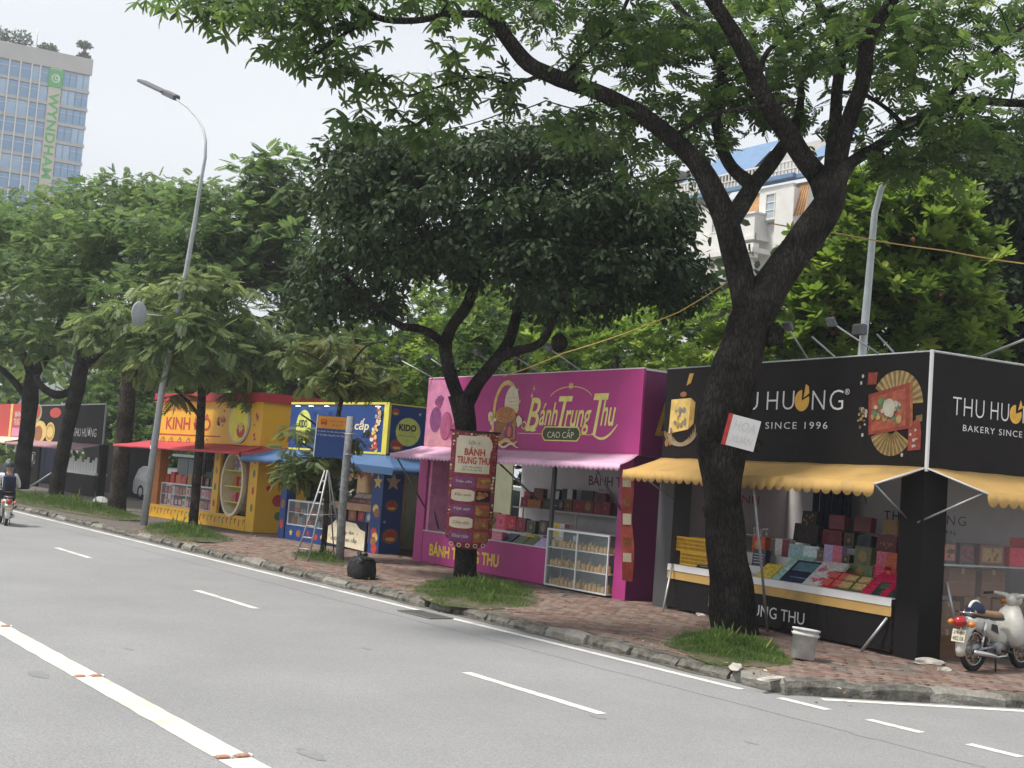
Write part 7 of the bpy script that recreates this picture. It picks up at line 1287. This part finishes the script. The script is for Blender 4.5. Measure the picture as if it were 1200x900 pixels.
simple_tree('drooping_tree', 'slim tree with long drooping leaves in front of the yellow stall', (226, 616), [(226, 618, 7, 0), (230, 570, 6.5, 0), (234, 520, 6.5, 0), (236, 470, 6, 0), (238, 430, 5, 0), (240, 380, 3.5, 0), (236, 340, 2, 0)], [[(235, 490, 3, 0), (215, 465, 2.5, 0), (180, 440, 2, 0), (130, 420, 1, 0)], [(237, 450, 3, 0), (265, 430, 2.5, 0), (310, 440, 1.5, 0)], [(238, 420, 3, 0), (200, 390, 2, 0), (140, 380, 1, 0)], [(239, 400, 3, 0), (280, 370, 2, 0), (330, 380, 1.5, 0)]], None,
  [(235, 400, -1, 90, 50, 2.2, 82), (150, 380, -.6, 55, 22, 1.2, 22), (120, 390, 0, 34, 12, .8, 9), (250, 335, -1.5, 50, 26, 1.4, 22), (215, 375, -2.6, 30, 26, .6, 12), (300, 410, 0, 50, 45, 1.4, 44), (235, 436, 0, 80, 14, 1.2, 16), (170, 415, 0, 40, 14, 1, 8), (275, 455, 0, 20, 8, .6, 3), (312, 466, 0, 24, 5, .5, 4), (205, 462, 0, 14, 6, .4, 2), (200, 345, 0, 60, 14, 1, 10)], lf_droop, T_PN, 10, (.38, .38, .18), .4, .4, twig=.018)
simple_tree('sapling', 'sapling with yellowing leaves beside the step ladder and bus stop sign', (377, 653), [(377, 655, 4.5, 0), (381, 620, 4.2, 0), (384, 570, 4, 0), (392, 510, 3.5, 0), (402, 460, 3, 0), (410, 420, 2.5, 0)], [[(386, 560, 2, 0), (370, 530, 1.8, 0), (345, 515, 1.2, 0)], [(390, 525, 2, 0), (372, 500, 1.6, 0), (352, 485, 1, 0)], [(405, 450, 2, 0), (380, 425, 1.5, 0), (350, 410, 1, 0)], [(408, 430, 2, 0), (430, 405, 1.5, 0), (455, 400, 1, 0)]], None,
  [(360, 540, 0, 32, 16, .6, 20), (345, 555, 0, 18, 12, .5, 8), (392, 532, 0, 22, 13, .5, 9), (345, 505, -.1, 14, 8, .4, 3), (400, 445, .2, 45, 18, .9, 22), (425, 440, .3, 38, 20, .8, 18), (385, 415, .3, 50, 26, 1, 24), (420, 512, .2, 8, 10, .3, 2)], lf_yel, T_PN, 10, (.27, .27, .17), .28, .4, twig=.01)
# --- the belt of greenery behind the stalls
hedge = [(-17.3, 23.5, 5.6, 2.6, lf_bright), (-21.5, 24, 6.0, 2.8, lf_mid), (-25.5, 24, 8.0, 3.0, lf_bright), (-30, 24.5, 9.6, 3.2, lf_bright), (-34.5, 24, 10, 3.2, lf_mid), (-39, 24, 9.4, 3.4, lf_bright), (-44, 24, 9.8, 3.4, lf_mid), (-49, 24.5, 8, 3.4, lf_mid), (-54.5, 24, 5.5, 3.2, lf_bright), (-61, 25, 6, 4, lf_mid), (-69, 26, 7, 4.5, lf_mid), (-80, 27, 9, 6, lf_mid)]
for i, (x, y, h_, r, lf) in enumerate(hedge):
    t = thing('bushy_tree', None, 'tree', (x, y, 0), 0, 'leafy trees behind the stalls'); t['label'] = 'leafy %s tree standing behind %s' % ('bright green' if lf is lf_bright else 'mid green', ['the black stall sign', 'the gap between the magenta and black stalls', 'the right half of the magenta sign', 'the left half of the magenta sign', 'the gap between the blue and magenta stalls', 'the blue stall', 'the right half of the yellow stall', 'the left half of the yellow stall', 'the grey steel cabinet', 'the right end of the far dark stall', 'the left end of the far dark stall', 'the far red stall'][i])
    b = MB(); nd = branch(b, [(0, 0, 0, .2), (.1, 0, h_*.3, .17), (0, .1, h_*.6, .1), (.1, 0, h_*.85, .05)], 8, i, .1); b.build('trunk', m_bark2, t)
    K = int(95*r*r/9); u_ = rng.normal(0, 1, (K, 3)); u_ /= np.linalg.norm(u_, axis=1, keepdims=True); C_ = u_*np.array([r, r, h_*.46])*rng.uniform(.35, 1, (K, 1))+np.array([0, 0, h_*.56])
    far = 1 if x > -45 else 1.3
    foliage(t, C_, nd, lf, T_WH, 13, (.55, .55, .45), .24*far, droop=-.15, twig=.02, bark=m_bark2)
for x, y, h_, r, lb in ((-47, 31, 12.5, 4.2, 'tall leafy tree glimpsed through the middle of the dark crown'), (-40, 31, 11.5, 3.6, 'tall leafy tree glimpsed through the right of the dark crown')):
    t = thing('bushy_tree', lb, 'tree', (x, y, 0), 0, 'leafy trees behind the stalls'); b = MB(); nd = branch(b, [(0, 0, 0, .22), (.1, 0, h_*.3, .18), (0, .1, h_*.6, .1), (.1, 0, h_*.85, .05)], 8, 3, .1); b.build('trunk', m_bark2, t)
    K = 150; u_ = rng.normal(0, 1, (K, 3)); u_ /= np.linalg.norm(u_, axis=1, keepdims=True); foliage(t, u_*np.array([r, r, h_*.42])*rng.uniform(.35, 1, (K, 1))+np.array([0, 0, h_*.6]), nd, lf_bright, T_WH, 13, (.6, .6, .5), .3, droop=-.15, twig=.02, bark=m_bark2)
# bright whorled tree and dark tree at right
simple_tree('whorled_tree', 'bright green tree with whorled leaves and reddish fruit behind the pale lamp', None, [(1050, 560, 12, 0), (1048, 430, 9, 0), (1045, 330, 7, 0), (1040, 240, 3, 0)], [[(1046, 400, 4, 0), (1000, 370, 3, 0), (950, 350, 2, 0)], [(1046, 380, 4, 0), (1100, 340, 3, 0), (1150, 310, 2, 0)], [(1045, 330, 4, 0), (1000, 290, 2, 0)]], 26.5,
  [(1045, 320, 0, 120, 90, 1.8, 170), (1050, 235, 0, 85, 40, 1.4, 60), (960, 380, 0, 65, 45, 1.4, 46), (1130, 380, 0, 55, 45, 1.4, 40), (1100, 270, 0, 60, 50, 1.4, 40), (985, 330, 0, 45, 40, 1.2, 22), (880, 400, 0, 50, 18, 1, 10)], lf_bright, T_WH, 9, (.42, .42, .3), .27, -.15, base=Vector((atz(1050, 560, 26.5).x, atz(1050, 560, 26.5).y, 0)), twig=.02)
simple_tree('dark_tree', 'tall dark dense tree at the right edge behind the whorled tree', None, [(1190, 600, 14, 0), (1180, 400, 10, 0), (1170, 250, 6, 0)], [], 33, [(1160, 330, 0, 75, 100, 2.5, 150), (1180, 220, 0, 80, 60, 2.5, 110), (1120, 200, 0, 50, 36, 1.5, 36), (1240, 280, 0, 60, 150, 2.5, 110)], lf_dark, T_OV, 60, (.65, .65, .5), .26, .3, base=Vector((atz(1190, 600, 33).x, atz(1190, 600, 33).y, 0)))
b = MB()
for k in range(12):
    p = atz(rng.uniform(960, 1130), rng.uniform(270, 400), 26.5+rng.uniform(-1.6, -.6)); b.T = Matrix.Translation(p); b.lathe([(.001, -.07), (.05, -.03), (.055, .02), (.001, .06)], 6)
b.build('red_fruit', mat('fruit_red', (.2, .07, .04), .5, .2, 6), bpy.data.objects['whorled_tree'], kind='stuff').location = -bpy.data.objects['whorled_tree'].location
# distant wood closing the view far down the road
P_w = []
for i in range(26):
    x = -95-i*5.5; y = 22+12*math.sin(i*1.9)+i*1.2; P_w.append((x, y))
C_ = np.array([(x+rng.normal(0, 3), y+rng.normal(0, 3), abs(rng.normal(6, 3.5))) for x, y in P_w for _ in range(45)])
N = len(C_)*16; ci = np.repeat(np.arange(len(C_)), 16); off = rng.normal(0, 1.0, (N, 3)); 
spread('distant_wood', None, lf_mid, T_OV, C_[ci]+off, rng.normal(0, 1, (N, 3)), rng.normal(0, 1, (N, 3))+np.array([0, 0, 1]), rng.uniform(.7, 1.4, N), rng.uniform(0, 1, N), kind='stuff', label='distant trees closing the view down the road', cat='trees')
# left verge trees beyond on the near side stay out of frame; dark foliage filling sky gaps behind the hedge
C_ = np.array([(x, 30+rng.normal(0, 1.5), rng.uniform(.5, 7.2)) for x in np.linspace(-95, -22, 620)]); C_[:, 2] *= 1.25* np.where(C_[:, 0] > -26, .75, 1)
N = len(C_)*40; ci = np.repeat(np.arange(len(C_)), 40)
spread('back_thicket', None, lf_dark, T_OV, C_[ci]+rng.normal(0, .75, (N, 3)), rng.normal(0, 1, (N, 3)), rng.normal(0, 1, (N, 3)), rng.uniform(.3, .6, N), rng.uniform(0, 1, N), kind='stuff', label='dark thicket closing the view behind the leafy trees', cat='bushes')

# ------------------------------------------------------------ light haze over the whole street
m_hz = bpy.data.materials.new('haze'); m_hz.use_nodes = True; n = m_hz.node_tree; n.nodes.clear(); o_ = n.nodes.new("ShaderNodeOutputMaterial"); v_ = n.nodes.new("ShaderNodeVolumePrincipled")
v_.inputs['Color'].default_value = (.88, .92, .97, 1); v_.inputs['Density'].default_value = .0008; v_.inputs['Anisotropy'].default_value = .2; n.links.new(v_.outputs[0], o_.inputs['Volume'])
Bx('haze', m_hz, None, -950, 550, -350, 950, -1.5, 110, kind='stuff')
